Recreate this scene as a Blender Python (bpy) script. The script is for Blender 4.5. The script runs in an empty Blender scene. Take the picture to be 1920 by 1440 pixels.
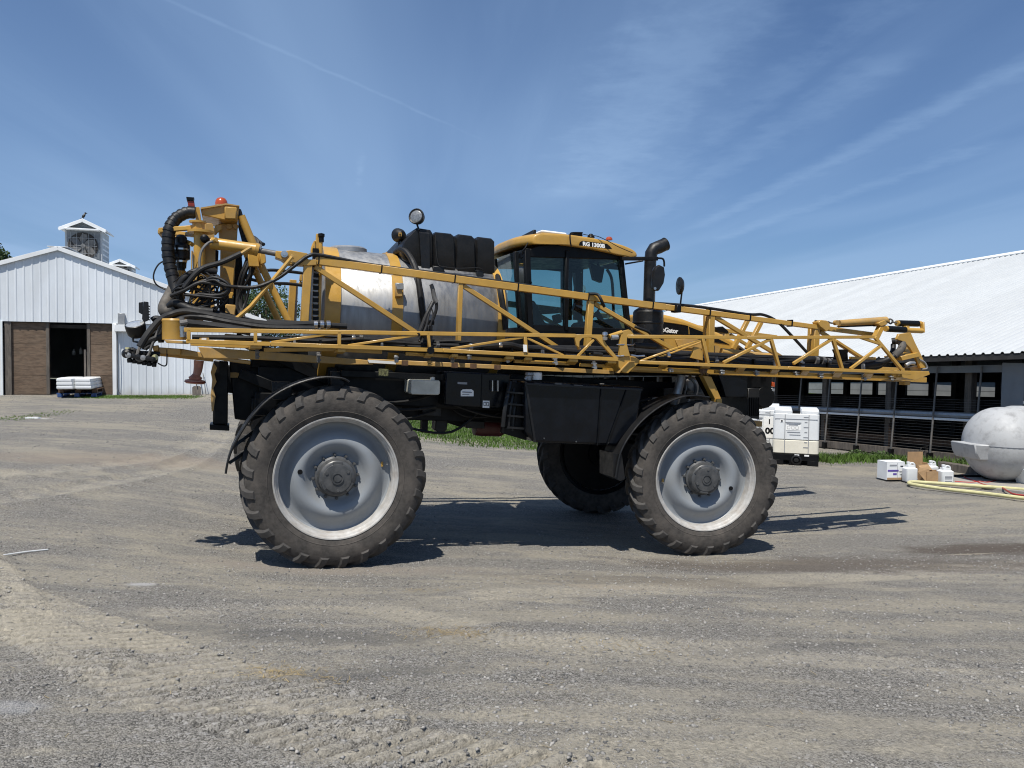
import bpy, math, random
import numpy as np
from mathutils import Vector, Matrix
random.seed(7)
rng = np.random.default_rng(7)
SC = bpy.context.scene
COL = SC.collection

# ------------------------------------------------------------------ camera
FPX, HORIZ, ROLL, CAMH = 1443.0, 665.0, 0.012, 1.75
_p = math.atan((720 - HORIZ) / FPX)
_F = Vector((0, math.cos(_p), -math.sin(_p)))
_U0 = Vector((0, math.sin(_p), math.cos(_p)))
_R0 = Vector((1, 0, 0))
_R = _R0 * math.cos(ROLL) + _U0 * math.sin(ROLL)
_U = _U0 * math.cos(ROLL) - _R0 * math.sin(ROLL)
CAM = Vector((0, 0, CAMH))
cam_d = bpy.data.cameras.new('camera')
cam_d.sensor_width = 36.0
cam_d.lens = 36.0 * FPX / 1920.0
cam_d.clip_start = 0.1
cam_d.clip_end = 3000
cam = bpy.data.objects.new('camera', cam_d)
COL.objects.link(cam)
mw = Matrix.Identity(4)
for i in range(3):
    mw[i][0], mw[i][1], mw[i][2], mw[i][3] = _R[i], _U[i], -_F[i], CAM[i]
cam.matrix_world = mw
SC.camera = cam

# ------------------------------------------------------------------ light
SUN_ELEV = math.radians(64)
SUN_H = Vector((0.30, 0.954, 0)).normalized()        # horizontal direction the shadows fall
sun_dir = SUN_H * math.cos(SUN_ELEV) - Vector((0, 0, 1)) * math.sin(SUN_ELEV)
sd = bpy.data.lights.new('sun', 'SUN')
sd.energy = 5.0
sd.angle = math.radians(0.53)
sd.color = (1.0, 0.95, 0.865)
so = bpy.data.objects.new('sun', sd)
so.rotation_euler = sun_dir.to_track_quat('-Z', 'Y').to_euler()
so.location = (-8, -20, 40)
COL.objects.link(so)
SC.view_settings.view_transform = 'Standard'
SC.view_settings.look = 'None'
SC.view_settings.exposure = 0.20
SC.view_settings.gamma = 1.0
SC.view_settings.use_curve_mapping = False
SC.cycles.filter_width = 1.1
SC.cycles.use_denoising = True

# ------------------------------------------------------------------ world: sky with cirrus and contrails
W = bpy.data.worlds.new('World')
SC.world = W
W.use_nodes = True
nt = W.node_tree
nt.nodes.clear()
def nd(nt, t, **k):
    n = nt.nodes.new(t)
    for a, b in k.items():
        if a.startswith('i_'):
            n.inputs[a[2:].replace('_', ' ')].default_value = b
        else:
            setattr(n, a, b)
    return n
def math_n(nt, op, a, b=None, clamp=False):
    n = nt.nodes.new('ShaderNodeMath'); n.operation = op; n.use_clamp = clamp
    for i, s in enumerate((a, b)):
        if s is None: continue
        if isinstance(s, (int, float)): n.inputs[i].default_value = s
        else: nt.links.new(s, n.inputs[i])
    return n.outputs[0]
def ramp_n(nt, src, a, b, va=0.0, vb=1.0, smooth=True):
    n = nt.nodes.new('ShaderNodeMapRange')
    n.interpolation_type = 'SMOOTHSTEP' if smooth else 'LINEAR'
    n.inputs[1].default_value = a; n.inputs[2].default_value = b
    n.inputs[3].default_value = va; n.inputs[4].default_value = vb
    nt.links.new(src, n.inputs[0])
    return n.outputs[0]
def mix_n(nt, fac, a, b, mode='MIX'):
    n = nt.nodes.new('ShaderNodeMix'); n.data_type = 'RGBA'; n.blend_type = mode
    for s, i in ((fac, 0), (a, 6), (b, 7)):
        if isinstance(s, (int, float)): n.inputs[i].default_value = s
        elif isinstance(s, tuple): n.inputs[i].default_value = (*s, 1) if len(s) == 3 else s
        else: nt.links.new(s, n.inputs[i])
    return n.outputs[2]
sky = nd(nt, 'ShaderNodeTexSky', sky_type='NISHITA', sun_disc=False, sun_elevation=SUN_ELEV,
         sun_rotation=math.atan2(-SUN_H.x, -SUN_H.y), altitude=200.0, air_density=1.0, dust_density=0.6, ozone_density=2.2)
tc = nd(nt, 'ShaderNodeTexCoord')
sep = nd(nt, 'ShaderNodeSeparateXYZ')
nt.links.new(tc.outputs['Generated'], sep.inputs[0])
zc = math_n(nt, 'MAXIMUM', sep.outputs[2], 0.02)
pxx = math_n(nt, 'DIVIDE', sep.outputs[0], zc)
pyy = math_n(nt, 'DIVIDE', sep.outputs[1], zc)
def comb(x, y, z=0.0):
    c = nd(nt, 'ShaderNodeCombineXYZ')
    for i, s in enumerate((x, y, z)):
        if isinstance(s, (int, float)): c.inputs[i].default_value = s
        else: nt.links.new(s, c.inputs[i])
    return c.outputs[0]
def noise_w(vec, scale, detail, rough=0.55, dist=0.0):
    n = nd(nt, 'ShaderNodeTexNoise', i_Scale=scale, i_Detail=detail, i_Roughness=rough, i_Distortion=dist)
    nt.links.new(vec, n.inputs['Vector']); return n.outputs[0]
# streaky cirrus, streaks run roughly along +Y on the cloud deck, slightly fanned
sx = math_n(nt, 'ADD', pxx, math_n(nt, 'MULTIPLY', pyy, 0.10))
v1 = comb(math_n(nt, 'MULTIPLY', sx, 1.9), math_n(nt, 'MULTIPLY', pyy, 0.16), 3.7)
v2 = comb(math_n(nt, 'MULTIPLY', sx, 0.55), math_n(nt, 'MULTIPLY', pyy, 0.13), 8.1)
v3 = comb(math_n(nt, 'MULTIPLY', sx, 5.5), math_n(nt, 'MULTIPLY', pyy, 0.7), 1.3)
c1 = ramp_n(nt, noise_w(v1, 1.0, 6, 0.6, 0.7), 0.45, 0.75)
c2 = ramp_n(nt, noise_w(v2, 1.0, 3, 0.5, 0.3), 0.36, 0.66)
c3 = ramp_n(nt, noise_w(v3, 1.0, 5, 0.65, 0.4), 0.35, 0.85)
veil = math_n(nt, 'MULTIPLY', c2, 0.36)
streak = math_n(nt, 'MULTIPLY', math_n(nt, 'MULTIPLY', c1, ramp_n(nt, c3, 0.0, 1.0, 0.6, 1.0)), 0.11)
cl = math_n(nt, 'ADD', veil, streak)
# contrails: distance to straight lines on the deck
wob = noise_w(comb(pxx, pyy, 5.0), 6.0, 4, 0.6)
brk = ramp_n(nt, noise_w(comb(pxx, pyy, 9.0), 3.0, 5, 0.7), 0.3, 0.62)
def trail(p0, p1, width, strength, bk=1.0):
    global cl
    dx, dy = p1[0] - p0[0], p1[1] - p0[1]
    L = math.hypot(dx, dy); dx /= L; dy /= L
    rx = math_n(nt, 'SUBTRACT', pxx, p0[0]); ry = math_n(nt, 'SUBTRACT', pyy, p0[1])
    t = math_n(nt, 'ADD', math_n(nt, 'MULTIPLY', rx, dx), math_n(nt, 'MULTIPLY', ry, dy))
    d = math_n(nt, 'ABSOLUTE', math_n(nt, 'ADD', math_n(nt, 'SUBTRACT', math_n(nt, 'MULTIPLY', rx, dy), math_n(nt, 'MULTIPLY', ry, dx)),
               math_n(nt, 'MULTIPLY', math_n(nt, 'SUBTRACT', wob, 0.5), width * 1.6)))
    m = ramp_n(nt, d, 0.0, width, 1.0, 0.0)
    e = math_n(nt, 'MULTIPLY', ramp_n(nt, t, -0.15, 0.12), ramp_n(nt, t, L - 0.1, L + 0.3, 1.0, 0.0))
    m = math_n(nt, 'MULTIPLY', math_n(nt, 'MULTIPLY', m, e), math_n(nt, 'MULTIPLY', ramp_n(nt, brk, 0, 1, 1 - bk, 1.0, False), strength))
    cl = math_n(nt, 'ADD', cl, m)
trail((-1.04, 2.17), (-0.26, 3.45), 0.020, 0.11)
trail((1.75, 2.4), (1.42, 5.9), 0.12, 0.20, 0.4)
trail((2.2, 3.6), (1.75, 6.5), 0.13, 0.17, 0.5)
trail((1.02, 2.1), (0.75, 5.2), 0.16, 0.12)
trail((0.60, 1.7), (0.42, 4.8), 0.34, 0.20, 0.45)
trail((1.25, 2.6), (0.95, 5.6), 0.16, 0.16, 0.4)
trail((-0.92, 4.6), (-0.80, 4.05), 0.03, 0.16)
# thicker veil towards the horizon and on the left
hz = ramp_n(nt, sep.outputs[2], 0.02, 0.42, 0.30, 0.0)
lf = ramp_n(nt, sep.outputs[0], -0.6, 0.45, 0.20, 0.0)
cl = math_n(nt, 'ADD', math_n(nt, 'ADD', cl, hz), lf, clamp=True)
tint = mix_n(nt, 1.0, sky.outputs[0], (0.72, 0.96, 1.28), 'MULTIPLY')
skyc = mix_n(nt, cl, tint, (4.9, 7.3, 11.0))
bg = nd(nt, 'ShaderNodeBackground', i_Strength=0.061)
nt.links.new(skyc, bg.inputs[0])
wo = nd(nt, 'ShaderNodeOutputWorld')
nt.links.new(bg.outputs[0], wo.inputs[0])

# ------------------------------------------------------------------ geometry helpers
Z = Vector((0, 0, 1))
def V(*a): return Vector(a)
def ray(x, y): return _R * ((x - 960) / FPX) + _U * ((720 - y) / FPX) + _F
def at_depth(x, y, d): return CAM + ray(x, y) * d
def on_plane(x, y, P, n):
    r = ray(x, y); return CAM + r * ((P - CAM).dot(n) / r.dot(n))
# machine frame: u forward along the machine, v away from the camera, origin on the ground under the near rear wheel face
MU = ray(4876, 905).normalized()
MV = Z.cross(MU).normalized()
MO = at_depth(626, 898, 7.93) - Z * 0.934
MYAW = math.atan2(MU.y, MU.x)
def M(a, b, c): return MO + MU * a + MV * b + Z * c
def px(x, y, v=0.0): return on_plane(x, y, MO + MV * v, MV)
def loc(P):
    q = P - MO; b = q.dot(MV); uh = Vector((MU.x, MU.y, 0)); a = q.dot(uh) / uh.length_squared
    return a, b, q.z - a * MU.z

class MB:
    def __init__(s): s.v = []; s.f = []
    def add(s, vs, fs):
        o = len(s.v); s.v += [tuple(p) for p in vs]; s.f += [tuple(i + o for i in f) for f in fs]
    def box(s, c, ax, ay, az):
        c = Vector(c); vs = [c + ax * i + ay * j + az * k for i in (-1, 1) for j in (-1, 1) for k in (-1, 1)]
        s.add(vs, [(0, 1, 3, 2), (4, 6, 7, 5), (0, 4, 5, 1), (2, 3, 7, 6), (0, 2, 6, 4), (1, 5, 7, 3)]); return s
    def boxw(s, c, x, y, z): return s.box(c, V(x / 2, 0, 0), V(0, y / 2, 0), V(0, 0, z / 2))
    def bar(s, p, q, w, d, e1=None, w2=None, d2=None):
        p, q = Vector(p), Vector(q); t = (q - p).normalized()
        e1 = Vector(e1) if e1 is not None else MV
        if abs(e1.dot(t)) > 0.97: e1 = Z if abs(t.z) < 0.9 else Vector((1, 0, 0))
        e1 = (e1 - t * e1.dot(t)).normalized(); e2 = t.cross(e1)
        w2 = w if w2 is None else w2; d2 = d if d2 is None else d2
        vs = [p + e1 * (d / 2 * i) + e2 * (w / 2 * j) for i, j in ((-1, -1), (1, -1), (1, 1), (-1, 1))] + \
             [q + e1 * (d2 / 2 * i) + e2 * (w2 / 2 * j) for i, j in ((-1, -1), (1, -1), (1, 1), (-1, 1))]
        s.add(vs, [(3, 2, 1, 0), (4, 5, 6, 7), (0, 1, 5, 4), (1, 2, 6, 5), (2, 3, 7, 6), (3, 0, 4, 7)]); return s
    def rings(s, rs, close=True, cap=True):
        n = len(rs[0]); vs = [p for r in rs for p in r]; fs = []
        for i in range(len(rs) - 1):
            for j in range(n if close else n - 1):
                k = (j + 1) % n
                fs.append((i * n + j, i * n + k, (i + 1) * n + k, (i + 1) * n + j))
        if cap and close:
            fs.append(tuple(range(n - 1, -1, -1))); fs.append(tuple((len(rs) - 1) * n + j for j in range(n)))
        s.add(vs, fs); return s
    def tube(s, pts, r, n=8, smooth=0, cap=True):
        pts = [Vector(p) for p in pts]
        if smooth: pts = spline(pts, smooth)
        rr = r if isinstance(r, (list, tuple)) else [r] * len(pts)
        if len(rr) != len(pts): rr = [rr[0] + (rr[-1] - rr[0]) * i / (len(pts) - 1) for i in range(len(pts))]
        t0 = (pts[1] - pts[0]).normalized()
        e = Z.cross(t0) if abs(t0.z) < 0.9 else Vector((1, 0, 0)).cross(t0)
        e.normalize(); rs = []
        for i, p in enumerate(pts):
            t = (pts[min(i + 1, len(pts) - 1)] - pts[max(i - 1, 0)]).normalized()
            e = (e - t * e.dot(t)).normalized(); b = t.cross(e)
            rs.append([p + (e * math.cos(2 * math.pi * k / n) + b * math.sin(2 * math.pi * k / n)) * rr[i] for k in range(n)])
        return s.rings(rs, True, cap)
    def lathe(s, prof, o, ax, n=24, cap=True, x=None):
        o = Vector(o); ax = Vector(ax).normalized()
        x = Vector(x) if x is not None else (Z if abs(ax.z) < 0.9 else Vector((1, 0, 0)))
        x = (x - ax * x.dot(ax)).normalized(); y = ax.cross(x)
        return s.rings([[o + ax * h + (x * math.cos(2 * math.pi * k / n) + y * math.sin(2 * math.pi * k / n)) * r for k in range(n)] for r, h in prof], True, cap)
    def prism(s, poly, th):
        th = Vector(th); n = len(poly); a = [Vector(p) for p in poly]; b = [p + th for p in a]
        fs = [tuple(range(n)), tuple(range(2 * n - 1, n - 1, -1))] + [(i, n + i, n + (i + 1) % n, (i + 1) % n) for i in range(n)]
        s.add(a + b, fs); return s
    def ppx(s, poly, v0, v1): return s.prism([px(x, y, v0) for x, y in poly], MV * (v1 - v0))
    def bpx(s, a, b, w, d, **k): return s.bar(px(*a), px(*b), w, d, **k)
    def tpx(s, pts, r, n=8, smooth=6): return s.tube([px(*p) for p in pts], r, n, smooth)
    def strip(s, pts, wid, th):
        """curved sheet: polyline pts, extruded along wid, given thickness th along its own normal"""
        pts = [Vector(p) for p in pts]; wid = Vector(wid); wn = wid.normalized(); rs = []
        for i, p in enumerate(pts):
            t = (pts[min(i + 1, len(pts) - 1)] - pts[max(i - 1, 0)]).normalized(); nn = wn.cross(t) * th
            rs.append([p, p + wid, p + wid + nn, p + nn])
        return s.rings(rs, True, True)

def spline(pts, k):
    out = []
    P = [pts[0]] + list(pts) + [pts[-1]]
    for i in range(1, len(P) - 2):
        p0, p1, p2, p3 = P[i - 1], P[i], P[i + 1], P[i + 2]
        for j in range(k):
            t = j / k
            out.append(0.5 * ((2 * p1) + (p2 - p0) * t + (2 * p0 - 5 * p1 + 4 * p2 - p3) * t * t + (3 * p1 - p0 - 3 * p2 + p3) * t ** 3))
    out.append(pts[-1]); return out

def wloc(o):
    p = Vector((0, 0, 0))
    while o is not None: p = p + o.location; o = o.parent
    return p
def tag(o, label=None, cat=None, group=None, kind=None):
    for k, v in (('label', label), ('category', cat), ('group', group), ('kind', kind)):
        if v: o[k] = v
    return o
def thing(name, at, label, cat, group=None):
    o = bpy.data.objects.new(name, None); o.empty_display_size = 0.2; o.location = at; COL.objects.link(o)
    return tag(o, label, cat, group)
def mesh_of(name, mb, base, mat, smooth=True, ang=35):
    me = bpy.data.meshes.new(name)
    b = tuple(base)
    me.from_pydata([(p[0] - b[0], p[1] - b[1], p[2] - b[2]) for p in mb.v], [], mb.f)
    if mat is not None: me.materials.append(mat)
    me.validate(); me.update()
    if smooth:
        me.shade_smooth(); me.set_sharp_from_angle(angle=math.radians(ang))
    return me
def part(name, mb, mat, parent=None, bevel=0.0, smooth=True, label=None, at=None, ang=35, seg=1):
    base = at if at is not None else (wloc(parent) if parent is not None else Vector((0, 0, 0)))
    o = bpy.data.objects.new(name, mesh_of(name, mb, base, mat, smooth, ang))
    if parent is not None:
        o.parent = parent
        if at is not None: o.location = Vector(at) - wloc(parent)
    elif at is not None: o.location = at
    COL.objects.link(o)
    if bevel:
        m = o.modifiers.new('bevel', 'BEVEL'); m.width = bevel; m.segments = seg; m.limit_method = 'ANGLE'; m.angle_limit = math.radians(40)
    if label: o['label'] = label
    return o
def single(name, mb, mat, at, label, cat, group=None, kind=None, **k):
    o = part(name, mb, mat, None, at=at, **k); return tag(o, label, cat, group, kind)
def inst(src, parent, at=None, rot=None):
    o = src.copy(); COL.objects.link(o); o.parent = parent
    if at is not None: o.location = at
    if rot is not None: o.rotation_euler = rot
    return o
def lettering(name, txt, o, xd, yd, size, mat, parent, off=0.0, depth=0.002, label=None, width=None):
    cu = bpy.data.curves.new(name, 'FONT'); cu.body = txt; cu.size = size; cu.offset = off; cu.extrude = depth; cu.resolution_u = 3
    t = bpy.data.objects.new(name, cu); COL.objects.link(t)
    dg = bpy.context.evaluated_depsgraph_get(); me = bpy.data.meshes.new_from_object(t.evaluated_get(dg))
    bpy.data.objects.remove(t); bpy.data.curves.remove(cu)
    xd = Vector(xd).normalized(); yd = Vector(yd).normalized(); zd = xd.cross(yd)
    co = [v.co.copy() for v in me.vertices]
    k = 1.0
    if width: k = width / max(1e-6, max(c.x for c in co) - min(c.x for c in co))
    base = wloc(parent)
    for v, c in zip(me.vertices, co): v.co = Vector(o) + xd * c.x * k + yd * c.y + zd * c.z - base
    me.materials.clear(); me.materials.append(mat)
    ob = bpy.data.objects.new(name, me); ob.parent = parent; COL.objects.link(ob)
    if label: ob['label'] = label
    return ob

# ------------------------------------------------------------------ materials
def mat(name, col, rough=0.5, metal=0.0, var=0.12, vs=6.0, dirt=0.0, dcol=(0.24, 0.20, 0.155), ds=3.0, bump=0.0, bs=60.0,
        coat=0.0, stretch=None, spec=0.5, rv=0.1, orv=0.0, splash=None):
    m = bpy.data.materials.new(name); m.use_nodes = True; t = m.node_tree; t.nodes.clear()
    out = nd(t, 'ShaderNodeOutputMaterial'); b = nd(t, 'ShaderNodeBsdfPrincipled')
    t.links.new(b.outputs[0], out.inputs[0])
    co = nd(t, 'ShaderNodeTexCoord').outputs['Object']
    if stretch:
        mp = nd(t, 'ShaderNodeMapping'); mp.inputs['Scale'].default_value = stretch; t.links.new(co, mp.inputs[0]); co = mp.outputs[0]
    def noi(s, d=4, r=0.6):
        n = nd(t, 'ShaderNodeTexNoise', i_Scale=s, i_Detail=d, i_Roughness=r); t.links.new(co, n.inputs['Vector']); return n.outputs[0]
    n1 = noi(vs)
    c = mix_n(t, ramp_n(t, n1, 0.3, 0.7), tuple(x * (1 - var) for x in col), tuple(min(1, x * (1 + var)) for x in col))
    if dirt:
        dm = math_n(t, 'MULTIPLY', ramp_n(t, noi(ds, 6, 0.65), 0.35, 0.75), dirt)
        c = mix_n(t, dm, c, dcol)
    if splash:                                                # mud splashed up the foot of a wall
        sz = nd(t, 'ShaderNodeSeparateXYZ'); t.links.new(nd(t, 'ShaderNodeNewGeometry').outputs['Position'], sz.inputs[0])
        c = mix_n(t, math_n(t, 'MULTIPLY', ramp_n(t, math_n(t, 'ADD', sz.outputs[2], math_n(t, 'MULTIPLY', noi(4.0, 5), 0.5)), splash[0], splash[1], 0.55, 0.0), 1.0), c, (0.25, 0.235, 0.20))
    if orv:
        rn = nd(t, 'ShaderNodeObjectInfo').outputs['Random']
        c = mix_n(t, 1.0, c, mix_n(t, rn, (1 - orv,) * 3, (1 + orv,) * 3), 'MULTIPLY')
    t.links.new(c, b.inputs['Base Color'])
    t.links.new(ramp_n(t, noi(vs * 2.3), 0.3, 0.7, max(0.03, rough - rv), min(1, rough + rv)), b.inputs['Roughness'])
    b.inputs['Metallic'].default_value = metal
    b.inputs['Specular IOR Level'].default_value = spec
    b.inputs['Coat Weight'].default_value = coat
    b.inputs['Coat Roughness'].default_value = 0.12
    if bump:
        bp = nd(t, 'ShaderNodeBump', i_Strength=bump, i_Distance=0.01); t.links.new(noi(bs, 3), bp.inputs['Height']); t.links.new(bp.outputs[0], b.inputs['Normal'])
    return m
YEL = mat('yellow_paint', (0.46, 0.262, 0.046), 0.40, var=0.08, dirt=0.30, dcol=(0.36, 0.25, 0.11), ds=5, coat=0.15, orv=0.07)
YELD = mat('dusty_yellow_paint', (0.44, 0.262, 0.070), 0.5, var=0.14, dirt=0.55, dcol=(0.34, 0.25, 0.14), ds=4, orv=0.08)
BLK = mat('black_paint', (0.004, 0.0043, 0.005), 0.42, var=0.3, dirt=0.12, dcol=(0.016, 0.015, 0.014), spec=0.2)
NAVY = mat('dark_navy_paint', (0.003, 0.0042, 0.007), 0.22, var=0.3, dirt=0.08, dcol=(0.012, 0.012, 0.012), spec=0.3, rv=0.05)
PLAS = mat('black_plastic', (0.0085, 0.0085, 0.009), 0.42, var=0.3, dirt=0.15, dcol=(0.03, 0.028, 0.026), spec=0.4, bump=0.15, bs=120)
HOSE = mat('black_rubber_hose', (0.007, 0.007, 0.0075), 0.58, var=0.3, dirt=0.2, dcol=(0.035, 0.032, 0.03), spec=0.4, ds=8)
SLEEVE = mat('grey_hose_sleeve', (0.055, 0.052, 0.047), 0.75, var=0.3, dirt=0.4, ds=10)
TYRE = mat('tyre_rubber', (0.050, 0.046, 0.042), 0.88, var=0.25, vs=22, dirt=0.8, dcol=(0.105, 0.092, 0.080), ds=6, bump=0.3, bs=70, spec=0.3)
TREAD = mat('tread_rubber', (0.045, 0.043, 0.041), 0.75, var=0.25, vs=7, dirt=0.6, dcol=(0.095, 0.084, 0.074), ds=6, bump=0.25, bs=60, spec=0.35)
RIM = mat('grey_rim_paint', (0.225, 0.245, 0.265), 0.42, var=0.06, vs=3, dirt=0.35, dcol=(0.22, 0.21, 0.19), ds=4)
RIMW = mat('pale_rim_flange_paint', (0.40, 0.395, 0.38), 0.55, var=0.12, vs=14, dirt=0.5, dcol=(0.27, 0.22, 0.17), ds=9)
HUB = mat('dark_grey_hub_paint', (0.05, 0.053, 0.056), 0.42, var=0.2, dirt=0.3, dcol=(0.16, 0.15, 0.14), ds=12)
STEEL = mat('brushed_stainless', (0.31, 0.315, 0.32), 0.55, metal=0.85, var=0.12, vs=3, dirt=0.45, dcol=(0.30, 0.29, 0.27), ds=2.2, stretch=(3, 3, 0.45), bump=0.03, bs=30)
CHROME = mat('bright_metal', (0.55, 0.55, 0.55), 0.28, metal=0.95, var=0.15)
GALV = mat('galvanised_steel', (0.36, 0.37, 0.38), 0.5, metal=0.6, var=0.15, dirt=0.3)
AMBER = mat('amber_lens', (0.38, 0.06, 0.01), 0.2, var=0.1, coat=0.5)
REDL = mat('red_lens', (0.20, 0.025, 0.012), 0.3, var=0.3)
LENSD = mat('grey_lamp_lens', (0.24, 0.245, 0.245), 0.2, metal=0.4, var=0.3, vs=50, coat=0.5)
LENS = mat('lamp_lens', (0.62, 0.63, 0.62), 0.12, metal=0.55, var=0.15, vs=60, coat=0.6)
WHITE = mat('white_print', (0.82, 0.82, 0.80), 0.5, var=0.03)
CREAM = mat('cream_plastic', (0.56, 0.55, 0.48), 0.45, var=0.1, dirt=0.4, dcol=(0.3, 0.28, 0.22), ds=8)
WMETAL = mat('white_ribbed_metal', (0.66, 0.70, 0.74), 0.42, var=0.05, vs=2, dirt=0.22, dcol=(0.45, 0.45, 0.42), ds=1.2, stretch=(1, 1, 0.3), orv=0.05, splash=(.40, .85))
WROOF = mat('white_roof_metal', (0.47, 0.49, 0.50), 0.5, var=0.02, vs=1.2, dirt=0.12, dcol=(0.42, 0.42, 0.41), ds=0.8, orv=0.035)
WTRIM = mat('white_trim', (0.76, 0.78, 0.79), 0.5, var=0.05, dirt=0.2)
PLY = mat('weathered_plywood', (0.115, 0.078, 0.052), 0.85, var=0.35, vs=5, dirt=0.5, dcol=(0.18, 0.135, 0.095), ds=2.2, stretch=(1, 1, 5), bump=0.3, bs=30, orv=0.14)
WOODG = mat('grey_timber', (0.085, 0.075, 0.066), 0.85, var=0.3, vs=8, dirt=0.4, stretch=(4, 4, 0.6), bump=0.25, bs=40)
WOODB = mat('brown_timber', (0.10, 0.055, 0.03), 0.8, var=0.3, vs=8, stretch=(2, 2, 1))
CARD = mat('brown_cardboard', (0.37, 0.235, 0.12), 0.8, var=0.12, vs=7, dirt=0.2)
CONC = mat('concrete', (0.30, 0.285, 0.26), 0.9, var=0.18, vs=3, dirt=0.4, dcol=(0.2, 0.18, 0.15), bump=0.3, bs=50)
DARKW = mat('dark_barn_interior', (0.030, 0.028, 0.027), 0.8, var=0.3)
POLY = mat('white_poly_plastic', (0.70, 0.72, 0.73), 0.42, var=0.04, vs=2, dirt=0.15, dcol=(0.5, 0.49, 0.45), ds=3)
TANKP = mat('weathered_poly_tank', (0.45, 0.46, 0.465), 0.6, var=0.14, vs=5, dirt=0.85, dcol=(0.22, 0.22, 0.22), ds=5, bump=0.08, bs=20)
YHOSE = mat('pale_yellow_hose', (0.56, 0.53, 0.28), 0.55, var=0.08, vs=10, dirt=0.35, dcol=(0.36, 0.33, 0.2), ds=9)
RHOSE = mat('red_hose', (0.33, 0.022, 0.018), 0.4, var=0.15, dirt=0.2)
BLUE = mat('blue_paint', (0.02, 0.07, 0.22), 0.6, var=0.2, dirt=0.3)
GREYM = mat('grey_sheet_metal', (0.14, 0.16, 0.18), 0.45, var=0.08, vs=2, dirt=0.2)
CURT = mat('grey_green_curtain', (0.13, 0.155, 0.16), 0.6, var=0.06)
SHEDW = mat('pale_shed_wall', (0.27, 0.28, 0.28), 0.6, var=0.12, vs=1.0)
FANM = mat('dull_fan_blades', (0.10, 0.105, 0.11), 0.55, var=0.2, dirt=0.3)
CUPM = mat('grey_white_siding', (0.44, 0.47, 0.49), 0.55, var=0.08, dirt=0.3)
PINK = mat('faded_red_paint', (0.46, 0.20, 0.14), 0.55, var=0.25, vs=18, dirt=0.4, dcol=(0.35, 0.28, 0.22), ds=14)
PIPE = mat('grey_pipe', (0.10, 0.10, 0.10), 0.5, var=0.2, dirt=0.3)
SEATF = mat('black_seat_fabric', (0.012, 0.012, 0.012), 0.9, var=0.2)
PURP = mat('purple_print', (0.10, 0.06, 0.30), 0.5, var=0.1)
GPRT = mat('grey_print', (0.25, 0.26, 0.28), 0.6, var=0.1)
BARK = mat('bark', (0.06, 0.045, 0.033), 0.9, var=0.3)
def glass_mat(name, tint, gl=0.10):
    m = bpy.data.materials.new(name); m.use_nodes = True; t = m.node_tree; t.nodes.clear()
    out = nd(t, 'ShaderNodeOutputMaterial'); a = nd(t, 'ShaderNodeBsdfTransparent'); a.inputs[0].default_value = (*tint, 1)
    g = nd(t, 'ShaderNodeBsdfGlossy', i_Roughness=0.02); g.inputs[0].default_value = (0.9, 0.95, 0.95, 1)
    f = nd(t, 'ShaderNodeFresnel', i_IOR=1.5); mx = nd(t, 'ShaderNodeMixShader')
    t.links.new(f.outputs[0], mx.inputs[0]); t.links.new(a.outputs[0], mx.inputs[1]); t.links.new(g.outputs[0], mx.inputs[2])
    t.links.new(mx.outputs[0], out.inputs[0]); return m
GLASS = glass_mat('tinted_cab_glass', (0.48, 0.66, 0.66))
def leaf_mat(name, c):
    m = bpy.data.materials.new(name); m.use_nodes = True; t = m.node_tree; t.nodes.clear()
    out = nd(t, 'ShaderNodeOutputMaterial'); b = nd(t, 'ShaderNodeBsdfPrincipled', i_Roughness=0.6)
    co = nd(t, 'ShaderNodeTexCoord').outputs['Object']
    n = nd(t, 'ShaderNodeTexNoise', i_Scale=1.6, i_Detail=4.0); t.links.new(co, n.inputs['Vector'])
    k = mix_n(t, ramp_n(t, n.outputs[0], 0.3, 0.7), tuple(x * 0.65 for x in c), tuple(x * 1.4 for x in c)); t.links.new(k, b.inputs['Base Color'])
    tr = nd(t, 'ShaderNodeBsdfTranslucent'); t.links.new(k, tr.inputs[0]); mx = nd(t, 'ShaderNodeMixShader'); mx.inputs[0].default_value = 0.3
    t.links.new(b.outputs[0], mx.inputs[1]); t.links.new(tr.outputs[0], mx.inputs[2]); t.links.new(mx.outputs[0], out.inputs[0]); return m
LEAF = leaf_mat('tree_leaves', (0.05, 0.085, 0.025))
GRASSM = leaf_mat('grass_blades', (0.105, 0.185, 0.032))
WEEDM = leaf_mat('weed_leaves', (0.075, 0.12, 0.035))
STRAWM = leaf_mat('straw', (0.33, 0.26, 0.14))

# ================================================================== GROUND
BAX = Vector((-.3448, .9379, 0)).normalized()            # long barn axis
BN = Vector((BAX.y, -BAX.x, 0))                          # into the barn
BSL = -.0373 / math.hypot(.3448, .9379)
BB = at_depth(1557, 842, 22.6)
def BP(s, n, h): return BB + BAX * s + BN * n + Z * (h + BSL * s)
BYAW = math.radians(18)
GD = Vector((math.cos(BYAW), math.sin(BYAW), 0)); GN = Vector((-GD.y, GD.x, 0))
GB = at_depth(112, 740, 25)
def GP(s, n, z): p = GB + GD * s + GN * n; return Vector((p.x, p.y, z))
_c = []
def cp(P): _c.append((P.x, P.y, P.z))
cp(M(0, 0.2, -.02)); cp(M(4.46, 0.2, -.02)); cp(M(0, 2.9, -.02)); cp(M(4.46, 2.9, -.02)); cp(M(2.2, 1.5, -.02))
cp(at_depth(1492, 868, 18)); cp(at_depth(1850, 912, 15.3))
for s in (-12, -6, 0, 6, 14, 22, 32): cp(BP(s, 0, 0)); cp(BP(s, 10, 0.05)); cp(BP(s, 26, 0.05))
for s in (-9, -4, 0, 3, 6.5, 9): cp(GP(s, 0, 0.265)); cp(GP(s, 12, 0.27))
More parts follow.
